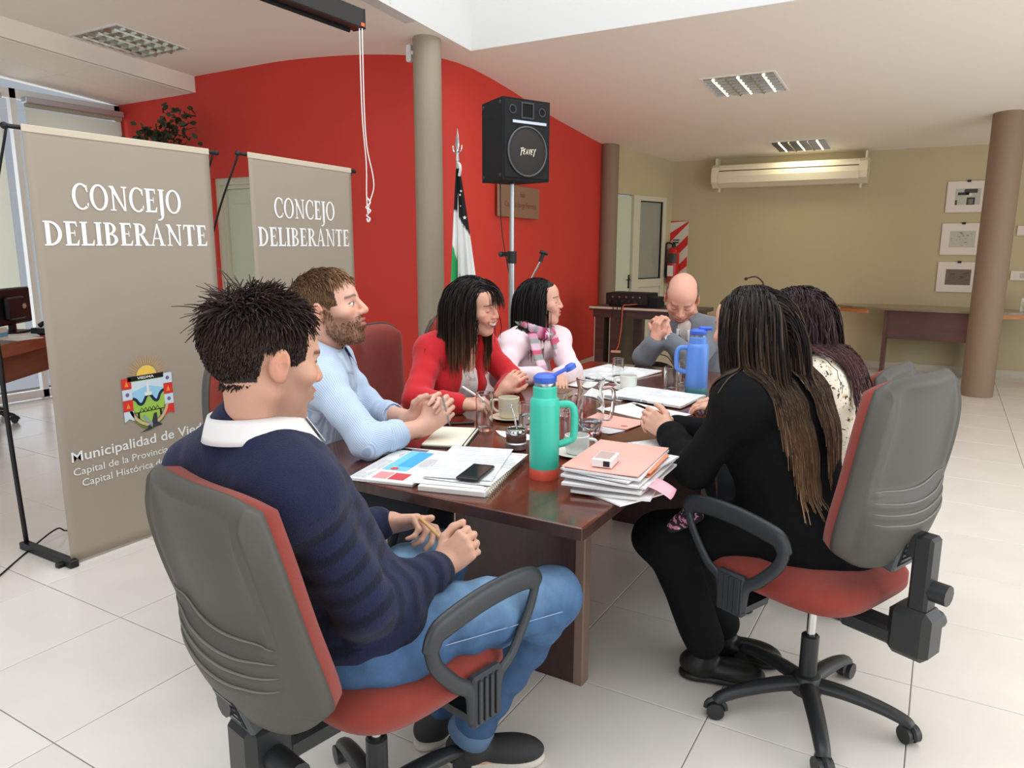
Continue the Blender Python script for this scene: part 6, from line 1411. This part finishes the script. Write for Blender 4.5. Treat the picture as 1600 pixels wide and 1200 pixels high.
# ================================================================== man in the light blue shirt
J = joints('P:0.656,0.477,0.566; C:0.768,0.345,0.985; N:0.790,0.312,1.055; H:0.824,0.341,1.203; hL:0.62,0.559,0.548; hR:0.684,0.392,0.546; kL:1.032,0.68,0.558; kR:1.096,0.40,0.554; aL:0.998,0.666,0.115; aR:1.06,0.40,0.115; sL:0.674,0.495,1.000; sR:0.888,0.235,0.975; eL:0.835,0.541,0.805; eR:1.103,0.205,0.806; wL:1.077,0.466,0.823; wR:1.138,0.446,0.808')
p, b = person('bearded man in a light blue shirt with rolled sleeves, looking up to the right', J)
Mh = rotM(29, 11, 0); H = J['H']; s = 1.10; skin = (226, 176, 154)
hR = hand_prims(J['wR'], V(.62, .42, .58), V(.55, -.80, .10), -1, curl=((.75, 1.2, .7), (.85, 1.2, .7), (.95, 1.2, .7), (1., 1.2, .7)), thumb=(.5, .4), s=1.05) + [cap(J['eR'], J['wR'], .040, .028, .02)]
hL = hand_prims(J['wL'], V(.60, .35, .55), V(-.35, .70, .30), 1, curl=((.8, 1.1, .7),) * 4, thumb=(.5, .4), s=1.02) + [cap(J['eL'], J['wL'], .040, .028, .02)]
cz, Mt = coarse(J)
body_mesh(p, b, {'coarse': cz, 'fine': [hR, hL]}, head_prims(H, Mh, s, neck_to=J['C'] + V(0, 0, .03)), H, Mh, s, skin, beard=((118, 80, 58), .78), hair=(70, 50, 38), hm=male_hair, brow=(92, 64, 46), iris=(84, 92, 92))
tr, _ = trunk(J, .020)
shp = tr + arm(J, 'L', .012, end=.42, wr=(.0012, 14, 1)) + arm(J, 'R', .013, end=.42, wr=(.0012, 14, 3)) + [cap(J['C'] + V(0, 0, .05), H - V(0, 0, .05), .062, .07, .012, -1)]
o = cloth('shirt', p, b, shp, .006, stripes_mat('shirt_stripes', (204, 218, 236), (166, 186, 214), .0062), [(.006, (.09, .09, .06), 13), (.004, (.04, .04, .03), 14)])
def stripe_attr(o, b, J):
    me = o.data; v = np.zeros(len(me.vertices) * 3); me.vertices.foreach_get('co', v); v = v.reshape(-1, 3) + b; lat = Mt[0]; st = (v - J['P']) @ lat
    for S in 'LR':
        for a, c in ((J['s' + S], J['e' + S]), (J['e' + S], J['w' + S])):
            t, r = along(v, a, c); L = np.linalg.norm(c - a); m = (r < .075) & (t > -.01) & (t < L + .03); ax = unit(c - a); e1 = unit(np.cross(ax, V(0, 0, 1))); e2 = np.cross(ax, e1); d = v - a; ang = np.arctan2(d @ e2, d @ e1); st = np.where(m, ang * .058, st)
    at_ = me.attributes.new('stripe', 'FLOAT', 'POINT'); at_.data.foreach_set('value', st.astype(np.float32))
stripe_attr(o, b, J)
for S in 'RL':
    d = unit(J['w' + S] - J['e' + S]); c0 = J['e' + S] + d * .070
    P_ = [cap(c0, c0 + d * .045, .052, .049, .01, 1, (.0015, 30, 0)), cap(c0 - d * .05, c0 + d * .2, .041, .036, .006, -1)]
    o = cloth('rolled_cuff', p, b, P_, .005, MATS['shirt_stripes'], [(.003, (.03, .03, .03), 15)]); me = o.data; v = np.zeros(len(me.vertices) * 3); me.vertices.foreach_get('co', v); v = v.reshape(-1, 3) + b; at_ = me.attributes.new('stripe', 'FLOAT', 'POINT'); at_.data.foreach_set('value', ((v - c0) @ d * .8).astype(np.float32))
collar(p, b, J['C'] + (J['N'] - J['C']) * .75 + V(.008, .006, .005), unit(J['N'] - J['C']) * .5 + V(0, 0, .7), V(.87, .5, 0), .078, mat('collar_blue', (196, 212, 232), .8), h=.042, drop=.036, gap=.30, point=.038, flare=.022)
cloth('trousers', p, b, [ell(J['P'] + V(0, 0, -.02), V(.17, .17, .11), None, .05)] + leg(J, 'L', .013, end=.95) + leg(J, 'R', .013, end=.95), .010, M_dark, [(.004, (.06, .06, .06), 8)])
for S in 'LR': shoe(p, b, J['a' + S], J['k' + S] - J['h' + S], M_shoe, M_sole)
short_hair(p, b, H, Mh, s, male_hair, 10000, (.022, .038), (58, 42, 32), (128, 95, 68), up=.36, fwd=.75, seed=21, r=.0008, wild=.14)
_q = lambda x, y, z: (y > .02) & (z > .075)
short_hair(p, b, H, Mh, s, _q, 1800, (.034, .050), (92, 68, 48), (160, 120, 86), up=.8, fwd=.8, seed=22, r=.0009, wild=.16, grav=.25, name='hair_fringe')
# short beard on jaw and chin
rs = np.random.RandomState(5); n = 900; v_, f_ = isosurf(head_prims(H, Mh, s), .005); q = ((v_ - H) @ Mh.T) / s
mk = (q[:, 2] < -.048 - .0 * q[:, 1]) & (q[:, 2] > -.125) & (q[:, 1] > .0) & ~((np.abs(q[:, 0]) < .024) & (np.abs(q[:, 2] + .059) < .012)) | ((np.abs(q[:, 0]) > .045) & (q[:, 2] < .0) & (q[:, 2] > -.09) & (q[:, 1] > -.002) & (q[:, 1] < .026)) | ((np.abs(q[:, 2] + .043) < .005) & (np.abs(q[:, 0]) < .024) & (q[:, 1] > .085))
ii = rs.choice(np.where(mk)[0], min(n, mk.sum()), replace=False); S_ = v_[ii]; D_ = unit(S_ - H).reshape(-1, 3) if False else (S_ - H) / np.linalg.norm(S_ - H, axis=1, keepdims=True) * .6 - Mh[2] * .8 + rs.normal(0, .25, S_.shape)
Pt = grow(S_, D_, rs.uniform(.006, .011, len(S_)), [], .2, 2); v, f, c = strand_mesh(Pt, .0011, .0004, (104, 72, 52), (150, 110, 80), 6); obj('beard', (v - b, f), M_hair, p, smooth=True, fix=False, cols=c)
d_ = unit(J['wR'] - J['eR'])
kn = J['wR'] + unit(V(.62, .42, .58)) * .095
pn = thing('steel_pen', 'thin steel pen held upright in the blue shirt man\'s hands', 'pen', tuple(kn + V(.0, -.008, .015))); obj('barrel', cyl((.012, .008, -.055), (-.005, -.004, .035), .0035, 8), M_steel, pn, smooth=40); obj('tip', cyl((.012, .008, -.055), (.016, .011, -.068), .003, 8, .0008), M_steel, pn, smooth=40)

# ================================================================== woman in the red cardigan
J = joints('P:0.609,1.123,0.560; C:0.765,1.205,0.950; N:0.815,1.160,1.020; H:0.878,1.162,1.160; hL:0.6,1.207,0.536; hR:0.598,1.038,0.537; kL:1.003,1.27,0.543; kR:1.006,1.05,0.542; aL:0.957,1.259,0.115; aR:0.957,1.091,0.115; sL:0.775,1.365,0.960; sR:0.715,1.060,0.955; eL:0.940,1.385,0.800; eR:0.778,0.863,0.790; wL:1.017,1.163,0.800; wR:1.015,0.870,0.792')
p, b = person('smiling woman in a red cardigan over a white top, writing with a white pen', J)
Mh = rotM(4, -9, -8); H = J['H']; s = 1.03; skin = (224, 170, 146)
hR = hand_prims(J['wR'], V(.80, .55, .10), V(.10, -.45, .80), -1, curl=((.7, .9, .5), (.8, .9, .5), (.9, .9, .5), (1., .9, .5)), thumb=(.4, .3), s=.93)
hL = hand_prims(J['wL'], V(.45, .40, .65), V(.30, -.70, .45), 1, curl=((.5, .8, .5), (.6, .8, .5), (.6, .7, .4), (.5, .6, .4)), thumb=(.4, .3), s=.90, spread=.08)
cz, Mt = coarse(J, True)
body_mesh(p, b, {'coarse': cz, 'fine': [hR, hL]}, head_prims(H, Mh, s, True, .9, neck_to=J['C'] + V(0, 0, .02)), H, Mh, s, skin, lip=(190, 92, 92), teeth=True, fem=True, eyes=False, hair=(40, 28, 24), hm=fem_hair, brow=(58, 40, 32))
trd, Mt = trunk(J, .024, True); fr_ = Mt[1]; ctr = J['P'] + (J['C'] - J['P']) * .62
cloth('white_top', p, b, trunk(J, .010, True)[0] + [cap(J['C'] + V(0, 0, .02), H - V(0, 0, .06), .075, .07, .012, -1), ell(J['C'] + fr_ * .12 + V(0, 0, .0), V(.075, .075, .06), None, .015, -1)], .008, speckle_mat('white_print_top', (234, 230, 228), [((206, 196, 196), .60), ((206, 150, 156), .68)], 26), [(.004, (.06, .06, .06), 31)])
cdp = trd + [ell(ctr + fr_ * .155 + Mt[0] * .0, V(.062, .13, .36), Mt, .02, -1), cap(J['C'] + V(0, 0, .03), H - V(0, 0, .05), .066, .07, .012, -1)] + arm(J, 'L', .016, True, end=.86, wr=(.0012, 14, 1)) + arm(J, 'R', .018, True, end=.88, wr=(.0014, 14, 2))
cloth('cardigan', p, b, cdp, .007, mat('red_knit', (206, 44, 50), .9, spec=.2, bump=.2, bscale=300, sheen=.2), [(.005, (.07, .07, .05), 33), (.003, (.03, .03, .03), 34)])
cloth('trousers', p, b, [ell(J['P'] + V(0, 0, -.02), V(.17, .17, .11), None, .05)] + leg(J, 'L', .008, True, end=.97) + leg(J, 'R', .008, True, end=.97), .012, M_dark)
for S in 'LR': shoe(p, b, J['a' + S], V(1, .1, 0), M_boot, M_boot, s=.92)
def ombre(paths, t, rs): return np.clip((1.06 - paths[:, :, 2]) * 5 + rs.normal(0, .2, (paths.shape[0], 1)), 0, 1)
exr = trd + arm(J, 'R', .022, True) + arm(J, 'L', .02, True)
long_hair(p, b, H, Mh, s, 3200, 1.0, exr, (34, 25, 22), (120, 84, 58), seed=31, r=.0013, cfn=ombre, wave=.002, wlen=.08, back=.35, part=.02)
S, N_ = scalp(H, Mh, s, 260, lambda x, y, z: (y > .02) & (z > .085) & (np.abs(x) < .05), 33, (.082, .106, .092)); rs = np.random.RandomState(2)
Pt = grow(S, N_ * .25 + Mh[1] * .6 - Mh[0] * .5 + rs.normal(0, .08, S.shape), rs.uniform(.09, .13, len(S)), skull(H, Mh, s, J['N']), .30, 8, .006); v, f, c = strand_mesh(Pt, .0016, .0006, (34, 25, 22), (58, 42, 34), 3); obj('hair_fringe', (v - b, f), M_hair, p, smooth=True, fix=False, cols=c)
pn = thing('white_pen', 'white pen in the hand of the woman in the red cardigan', 'pen', (1.040, .888, .842)); obj('barrel', cyl((-.035, -.014, .022), (.045, .018, -.030), .0048, 10), M_white, pn, smooth=40); obj('tip', cyl((.045, .018, -.030), (.062, .025, -.041), .0035, 8, .001), M_steel, pn, smooth=40)

# ================================================================== woman with the striped scarf
J = joints('P:0.565,1.831,0.556; C:0.790,1.825,0.915; N:0.812,1.838,0.985; H:0.828,1.855,1.132; hL:0.555,1.914,0.535; hR:0.555,1.748,0.535; kL:0.954,1.902,0.54; kR:0.954,1.729,0.54; aL:0.909,1.901,0.115; aR:0.909,1.733,0.115; sL:0.875,1.960,0.925; sR:0.765,1.672,0.920; eL:1.030,1.815,0.790; eR:0.836,1.455,0.795; wL:1.075,1.590,0.800; wR:0.960,1.625,0.795')
p, b = person('dark-haired woman in a pale pink shirt with a striped scarf, looking right', J)
Mh = rotM(22, 2, 0); H = J['H']; s = 1.0; skin = (218, 168, 146)
hR = hand_prims(J['wR'], V(.80, .35, .0), V(.1, -.2, 1), -1, curl=(.35, .35, .4, .4), s=.9); hL = hand_prims(J['wL'], V(.5, -.75, -.05), V(0, .1, 1), 1, curl=(.35, .35, .4, .4), s=.9)
cz, Mt = coarse(J, True)
body_mesh(p, b, {'coarse': cz, 'fine': [hR, hL]}, head_prims(H, Mh, s, True, .35, neck_to=J['C'] + V(0, 0, .02)), H, Mh, s, skin, lip=(186, 100, 96), fem=True, hair=(22, 17, 18), hm=fem_hair, brow=(40, 30, 28), eyes=False)
trd, Mt = trunk(J, .018, True)
cloth('shirt', p, b, trd + arm(J, 'L', .018, True, end=.9, wr=(.0012, 14, 1)) + arm(J, 'R', .018, True, end=.9, wr=(.0012, 14, 2)) + [cap(J['C'] + V(0, 0, .03), H - V(0, 0, .05), .06, .07, .012, -1)], .007, mat('pink_shirt', (238, 216, 220), .85), [(.006, (.07, .07, .05), 41), (.004, (.035, .035, .03), 42)])
cloth('trousers', p, b, [ell(J['P'] + V(0, 0, -.02), V(.17, .17, .11), None, .05)] + leg(J, 'L', .008, True, end=.97) + leg(J, 'R', .008, True, end=.97), .012, M_dark)
for S in 'LR': shoe(p, b, J['a' + S], V(1, 0, 0), M_boot, M_boot, s=.92)
# scarf: one loop round the neck and two hanging ends following the chest
fr_ = unit(Mt[1] * V(1, 1, 0)); lt_ = Mt[0]; up_ = V(0, 0, 1); nc = J['C'] + V(.015, .005, .080)
band = [(196, 168, 186), (150, 40, 84), (216, 150, 176), (150, 158, 154), (224, 190, 206), (206, 90, 120), (150, 158, 154), (232, 200, 214)]
def ribbon(path, w, wdir, name, th=.010, ph=0.):
    P_ = smoothpath(path, 48); n_ = len(P_); vs, fs, cs = [], [], []; m_ = 9; L = 0
    for i, q in enumerate(P_):
        if i: L += np.linalg.norm(q - P_[i - 1])
        t = P_[min(i + 1, n_ - 1)] - P_[max(i - 1, 0)]; wd = wdir(i / (n_ - 1)); wd = unit(wd - unit(t) * (wd @ unit(t))); nn = np.cross(unit(t), wd)
        for k in range(m_):
            a = 2 * PI * k / m_; vs.append(tuple(q + wd * w * .5 * math.cos(a) + nn * th * math.sin(a) * (1 + .5 * math.sin(3 * a + L * 30)) - b)); cs.append(lin(band[int((L + ph) / .028) % 8])[:3])
    for i in range(n_ - 1):
        for k in range(m_): fs.append((i * m_ + k, i * m_ + (k + 1) % m_, (i + 1) * m_ + (k + 1) % m_, (i + 1) * m_ + k))
    fs += [tuple(range(m_)), tuple(range((n_ - 1) * m_, n_ * m_))]
    obj(name, (vs, fs), mat('scarf_wool', attr='Col', rough=.95), p, smooth=True, cols=np.array(cs))
loop = [nc + (fr_ * math.cos(a) * .100 + lt_ * math.sin(a) * .092) + up_ * (.012 - .035 * math.cos(a)) for a in np.linspace(-.25, 2 * PI + .25, 18)]
ribbon(loop, .066, lambda t: up_ + .1 * fr_, 'scarf_loop', .018)
c1 = J['C'] + fr_ * .01
ribbon([c1 + fr_ * .090 + lt_ * .085 + up_ * .06, c1 + fr_ * .135 + lt_ * .088 - up_ * .05, c1 + fr_ * .175 + lt_ * .080 - up_ * .13, c1 + fr_ * .160 + lt_ * .078 - up_ * .22], .068, lambda t: lt_, 'scarf_end', .010, .05)
ribbon([c1 + fr_ * .090 - lt_ * .070 + up_ * .06, c1 + fr_ * .135 - lt_ * .085 - up_ * .05, c1 + fr_ * .178 - lt_ * .080 - up_ * .12, c1 + fr_ * .165 - lt_ * .062 - up_ * .20], .068, lambda t: lt_, 'scarf_end', .010, .12)
long_hair(p, b, H, Mh, s, 3400, 1.0, trd, (20, 16, 17), (32, 26, 26), seed=41, r=.0012, wave=0., back=.30, part=.015)

# ================================================================== bald man at the far end
J = joints('P:1.422,2.900,0.560; C:1.395,2.660,0.925; N:1.385,2.610,0.985; H:1.342,2.585,1.128; hL:1.511,2.921,0.542; hR:1.332,2.921,0.542; kL:1.507,2.50,0.547; kR:1.336,2.50,0.547; aL:1.504,2.599,0.115; aR:1.336,2.599,0.115; sL:1.545,2.585,0.945; sR:1.225,2.650,0.915; eL:1.490,2.385,0.800; eR:1.188,2.435,0.800; wL:1.325,2.420,0.915; wR:1.268,2.385,0.905')
p, b = person('bald man in a grey sweater with clasped hands, looking down at the table', J)
Mh = rotM(-74, -36, 4); H = J['H']; s = 1.13; skin = (218, 162, 140)
cc = V(1.285, 2.385, .985)
hR = hand_prims(J['wR'], V(-.05, -.02, 1.), V(-.55, -.75, .1), 1, curl=((.75, 1.0, .5), (.8, 1., .5), (.8, 1., .5), (.85, 1., .5)), thumb=(.45, .3), s=1.06) + [cap(J['eR'] + (J['wR'] - J['eR']) * .5, J['wR'], .036, .029, .02)]
hL = hand_prims(J['wL'], V(-.32, -.08, .95), V(.62, -.60, .25), -1, curl=((.75, 1.0, .5), (.8, 1., .5), (.8, 1., .5), (.85, 1., .5)), thumb=(.45, .3), s=1.06) + [cap(J['eL'] + (J['wL'] - J['eL']) * .5, J['wL'], .036, .029, .02)]
cz, Mt = coarse(J)
fringe = lambda x, y, z: (z < .066 - .15 * (y > 0)) & (z > -.06) & (y < .02) & ((np.abs(x) > .05) | (y < -.07)) & ((y < -.045) | (z > .012))
body_mesh(p, b, {'coarse': cz, 'fine': [hR, hL]}, head_prims(H, Mh, s, neck_to=J['C'] + V(0, 0, .02)), H, Mh, s, skin, eyes=False, hair=(136, 118, 108), hm=fringe, brow=(120, 96, 84), beard=((150, 120, 108), .15))
trd, Mt = trunk(J, .024); fr_ = Mt[1]
cloth('shirt', p, b, trunk(J, .008)[0] + [cap(J['C'] + V(0, 0, .03), H - V(0, 0, .05), .062, .07, .012, -1)], .009, mat('cream_shirt', (226, 214, 206), .85))
cloth('sweater', p, b, trd + arm(J, 'L', .018, end=.86, wr=(.0012, 14, 1)) + arm(J, 'R', .020, end=.84, wr=(.0012, 14, 2)) + [cap(J['C'] + V(0, 0, .03), H - V(0, 0, .05), .068, .07, .012, -1), cap(J['N'] + fr_ * .10 + V(0, 0, .04), J['C'] + fr_ * .15 - V(0, 0, .11), .050, .010, .008, -1)], .007, mat('grey_knit', (112, 116, 122), .95, spec=.15, bump=.2, bscale=300, sheen=.2), [(.005, (.07, .07, .06), 51), (.003, (.03, .03, .03), 52)])
collar(p, b, J['C'] + (J['N'] - J['C']) * .7 + fr_ * .012, unit(J['N'] - J['C']) * .5 + V(0, 0, .7), fr_ - V(0, 0, .25), .076, M_shirt, h=.034, drop=.03, gap=.30, point=.05, flare=.018)
cloth('trousers', p, b, [ell(J['P'] + V(0, 0, -.02), V(.18, .16, .11), None, .05)] + leg(J, 'L', .012, end=.95) + leg(J, 'R', .012, end=.95), .012, M_dark)
for S in 'LR': shoe(p, b, J['a' + S], V(0, -1, 0), M_boot, M_boot)
short_hair(p, b, H, Mh, s, fringe, 1800, (.008, .014), (118, 104, 96), (160, 148, 140), up=.25, fwd=0, seed=51, r=.0009, wild=.15)
d = unit(J['wL'] - J['eL']); wc_ = J['wL'] - d * .012
wt = thing('wrist_watch', 'steel wrist watch on the bald man\'s wrist', 'watch', tuple(wc_)); e1 = unit(np.cross(d, V(0, 0, 1))); e2 = np.cross(d, e1)
obj('bracelet', merge(*[tube([(e1 * math.cos(t) + e2 * math.sin(t)) * .0335 + d * q for t in np.linspace(0, 2 * PI, 25)[:-1]], .005, 6, closed=True) for q in (-.006, 0, .006)]), M_steel, wt, smooth=True)
fd = unit(V(.5, -.86, .15) - d * (V(.5, -.86, .15) @ d)); obj('case', cyl(fd * .030, fd * .042, .019, 20), M_steel, wt, smooth=40); obj('dial', cyl(fd * .042, fd * .0428, .016, 20), mat('dial_pale', (210, 206, 196), .2), wt)

# ================================================================== woman in black, back to the camera
J = joints('P:2.310,0.790,0.545; C:2.215,0.785,0.965; N:2.175,0.760,1.035; H:2.118,0.768,1.172; hL:2.33,0.710,0.570; hR:2.31,0.870,0.570; kL:1.930,0.690,0.480; kR:1.880,0.730,0.470; aL:2.055,0.750,0.110; aR:2.075,0.920,0.110; sL:2.150,0.615,0.965; sR:2.225,0.920,0.970; eL:2.010,0.655,0.745; eR:2.060,0.960,0.760; wL:1.869,0.840,0.797; wR:1.853,0.930,0.800')
p, b = person('woman in black with long highlighted hair, seated at the right with her back turned', J)
Mh = rotM(150, -8, 0); H = J['H']; s = 1.04; skin = (226, 174, 150)
hL = hand_prims(J['wL'], V(-.75, -.10, .45), V(-.15, -.80, .45), 1, curl=((.8, 1., .6), (.9, 1., .6), (.95, 1., .6), (1., 1., .6)), thumb=(.4, .3), s=.95); hR = hand_prims(J['wR'], V(-.72, -.35, .40), V(-.1, .6, .6), -1, curl=((.7, .9, .5), (.8, .9, .5), (.9, .9, .5), (.9, .9, .5)), thumb=(.4, .3), s=.93)
cz, Mt = coarse(J, True, feet={'L': V(1, .25, 0), 'R': V(1, .1, 0)})
body_mesh(p, b, {'coarse': cz, 'fine': [hR, hL]}, head_prims(H, Mh, s, True, neck_to=J['C'] + V(0, 0, .02)), H, Mh, s, skin, hair=(28, 22, 21), hm=fem_hair)
trd, Mt = trunk(J, .036, True, belly=.02)
skirt = [ell(J['P'] + V(.04, .01, -.02), V(.19, .18, .125), None, .06), cap(J['hL'] + V(.02, .02, .0), J['kL'] + V(.10, .04, .03), .092, .080, .05), cap(J['hR'], J['kR'] + V(.12, 0, .03), .095, .08, .05)]
kt = trd + skirt + arm(J, 'L', .022, True, end=.93, wr=(.0012, 14, 1)) + arm(J, 'R', .02, True, end=.93) + [cap(J['C'] + V(0, 0, .03), H - V(0, 0, .05), .06, .07, .012, -1)]
cloth('black_top', p, b, kt, .007, M_blk, [(.006, (.09, .09, .07), 61), (.003, (.035, .035, .035), 62)])
cloth('trousers', p, b, [ell(J['P'] + V(0, 0, -.02), V(.19, .17, .11), None, .05)] + leg(J, 'L', .016, True, end=.93, r=(.084, .062, .060, .048)) + leg(J, 'R', .016, True, end=.93, r=(.084, .062, .060, .048)), .008, mat('black_trousers', (14, 14, 15), .9, spec=.2), [(.004, (.07, .07, .07), 63)])
shoe(p, b, J['aL'], V(1, .25, 0), M_boot, M_boot); shoe(p, b, J['aR'] + V(0, 0, .01), V(1, .1, 0), M_boot, M_boot)
_h = V(1.985, .640, .575)
cloth('floral_hem', p, b, [cap(_h + V(.03, .0, .03), _h + V(-.03, .0, -.03), .034, .018, .02)], .006, speckle_mat('floral_hem_print', (26, 22, 26), [((196, 120, 150), .55), ((214, 190, 200), .64)], 60), [(.006, (.03, .03, .03), 64)])
def balay(paths, t, rs):
    hl = (rs.uniform(0, 1, (paths.shape[0], 1)) < .16) * 1.; z = paths[:, :, 2]; return np.clip(np.clip((1.13 - z) * 1.1, 0, .42) + hl * np.clip((1.16 - z) * 2.2, 0, .6) + rs.normal(0, .10, (paths.shape[0], 1)), 0, 1)
_lat = unit((J['sR'] - J['sL']) * V(1, 1, 0)); _bk = V(.93, -.25, 0)
def kcomb(P_, t): return (np.outer((J['C'] + V(.0, .02, 0) - P_) @ _lat, _lat) * 3.2 + _bk * .16) * np.clip((1.22 - P_[:, 2:3]) / .2, 0, 1)
exr = trunk(J, .044, True)[0] + arm(J, 'L', .032, True) + arm(J, 'R', .03, True)
long_hair(p, b, H, Mh, s, 4800, .80, exr, (26, 20, 19), (158, 124, 92), seed=61, comb=kcomb, drop=lambda P_: (((P_ - J['C']) @ _lat) < -.19) & (P_[..., 2] < .98), zfn=lambda q: .80 + 1.0 * np.clip(q[:, 1] + .01, 0, .10) + .05 * (q[:, 0] > .03), r=.0010, wave=.0025, wlen=.09, cfn=balay, back=.65, jit=.07, steps=18, margin=.010)
pn = thing('dark_pen', 'dark pen between the fingers of the woman in black', 'pen', (1.778, .905, .852)); obj('barrel', cyl((-.045, -.030, .022), (.045, .02, -.018), .0042, 8), M_black, pn, smooth=40); obj('tip', cyl((-.045, -.030, .022), (-.058, -.038, .028), .0035, 8, .001), M_steel, pn, smooth=40)

# ================================================================== woman in the floral blouse
J = joints('P:2.375,1.331,0.556; C:2.265,1.285,0.960; N:2.225,1.318,1.010; H:2.150,1.346,1.135; hL:2.36,1.245,0.537; hR:2.36,1.417,0.537; kL:1.949,1.276,0.524; kR:1.949,1.436,0.523; aL:2.014,1.275,0.115; aR:2.014,1.452,0.115; sL:2.275,1.120,0.945; sR:2.265,1.436,0.944; eL:2.109,1.184,0.775; eR:2.134,1.558,0.778; wL:1.916,1.328,0.797; wR:1.902,1.49,0.797')
p, b = person('woman with long curly auburn hair in a floral blouse beyond the woman in black', J)
Mh = rotM(165, -6, 0); H = J['H']; s = 1.0
hL = hand_prims(J['wL'], V(-.9, .2, .0), V(0, -.1, 1), 1, curl=(.35,) * 4, s=.9); hR = hand_prims(J['wR'], V(-.9, -.2, 0), V(0, 0, 1), -1, curl=(.35,) * 4, s=.9)
cz, Mt = coarse(J, True)
body_mesh(p, b, {'coarse': cz, 'fine': [hR, hL]}, head_prims(H, Mh, s, True, neck_to=J['C'] + V(0, 0, .02)), H, Mh, s, skin, hair=(44, 28, 30), hm=fem_hair)
trd, Mt = trunk(J, .032, True, belly=.03)
cloth('floral_blouse', p, b, trd + arm(J, 'L', .024, True, end=.93, wr=(.0012, 14, 1)) + arm(J, 'R', .024, True, end=.93, wr=(.0012, 14, 1)) + [cap(J['C'] + V(0, 0, .03), H - V(0, 0, .05), .06, .07, .012, -1)], .007, speckle_mat('floral_blouse_print', (226, 214, 196), [((190, 160, 110), .60), ((56, 50, 46), .615), ((120, 118, 132), .68)], 46), [(.005, (.07, .07, .06), 71), (.003, (.03, .03, .03), 72)])
cloth('trousers', p, b, [ell(J['P'] + V(0, 0, -.02), V(.18, .18, .11), None, .05)] + leg(J, 'L', .010, True, end=.97) + leg(J, 'R', .010, True, end=.97), .012, M_dark)
for S in 'LR': shoe(p, b, J['a' + S], V(-1, 0, 0), M_boot, M_boot, s=.92)
long_hair(p, b, H, Mh, s, 2400, .86, trunk(J, .04, True)[0] + arm(J, 'R', .03, True) + arm(J, 'L', .03, True), (40, 25, 28), (84, 52, 52), seed=71, r=.0016, wave=.013, wlen=.045, margin=.024, back=.85, jit=.06, steps=20, grav=.42, comb=lambda P_, t: (V(2.44, 1.31, 0) - P_) * V(1, 1, 0) * 1.2 * np.clip((1.20 - P_[:, 2:3]) / .25, 0, 1))
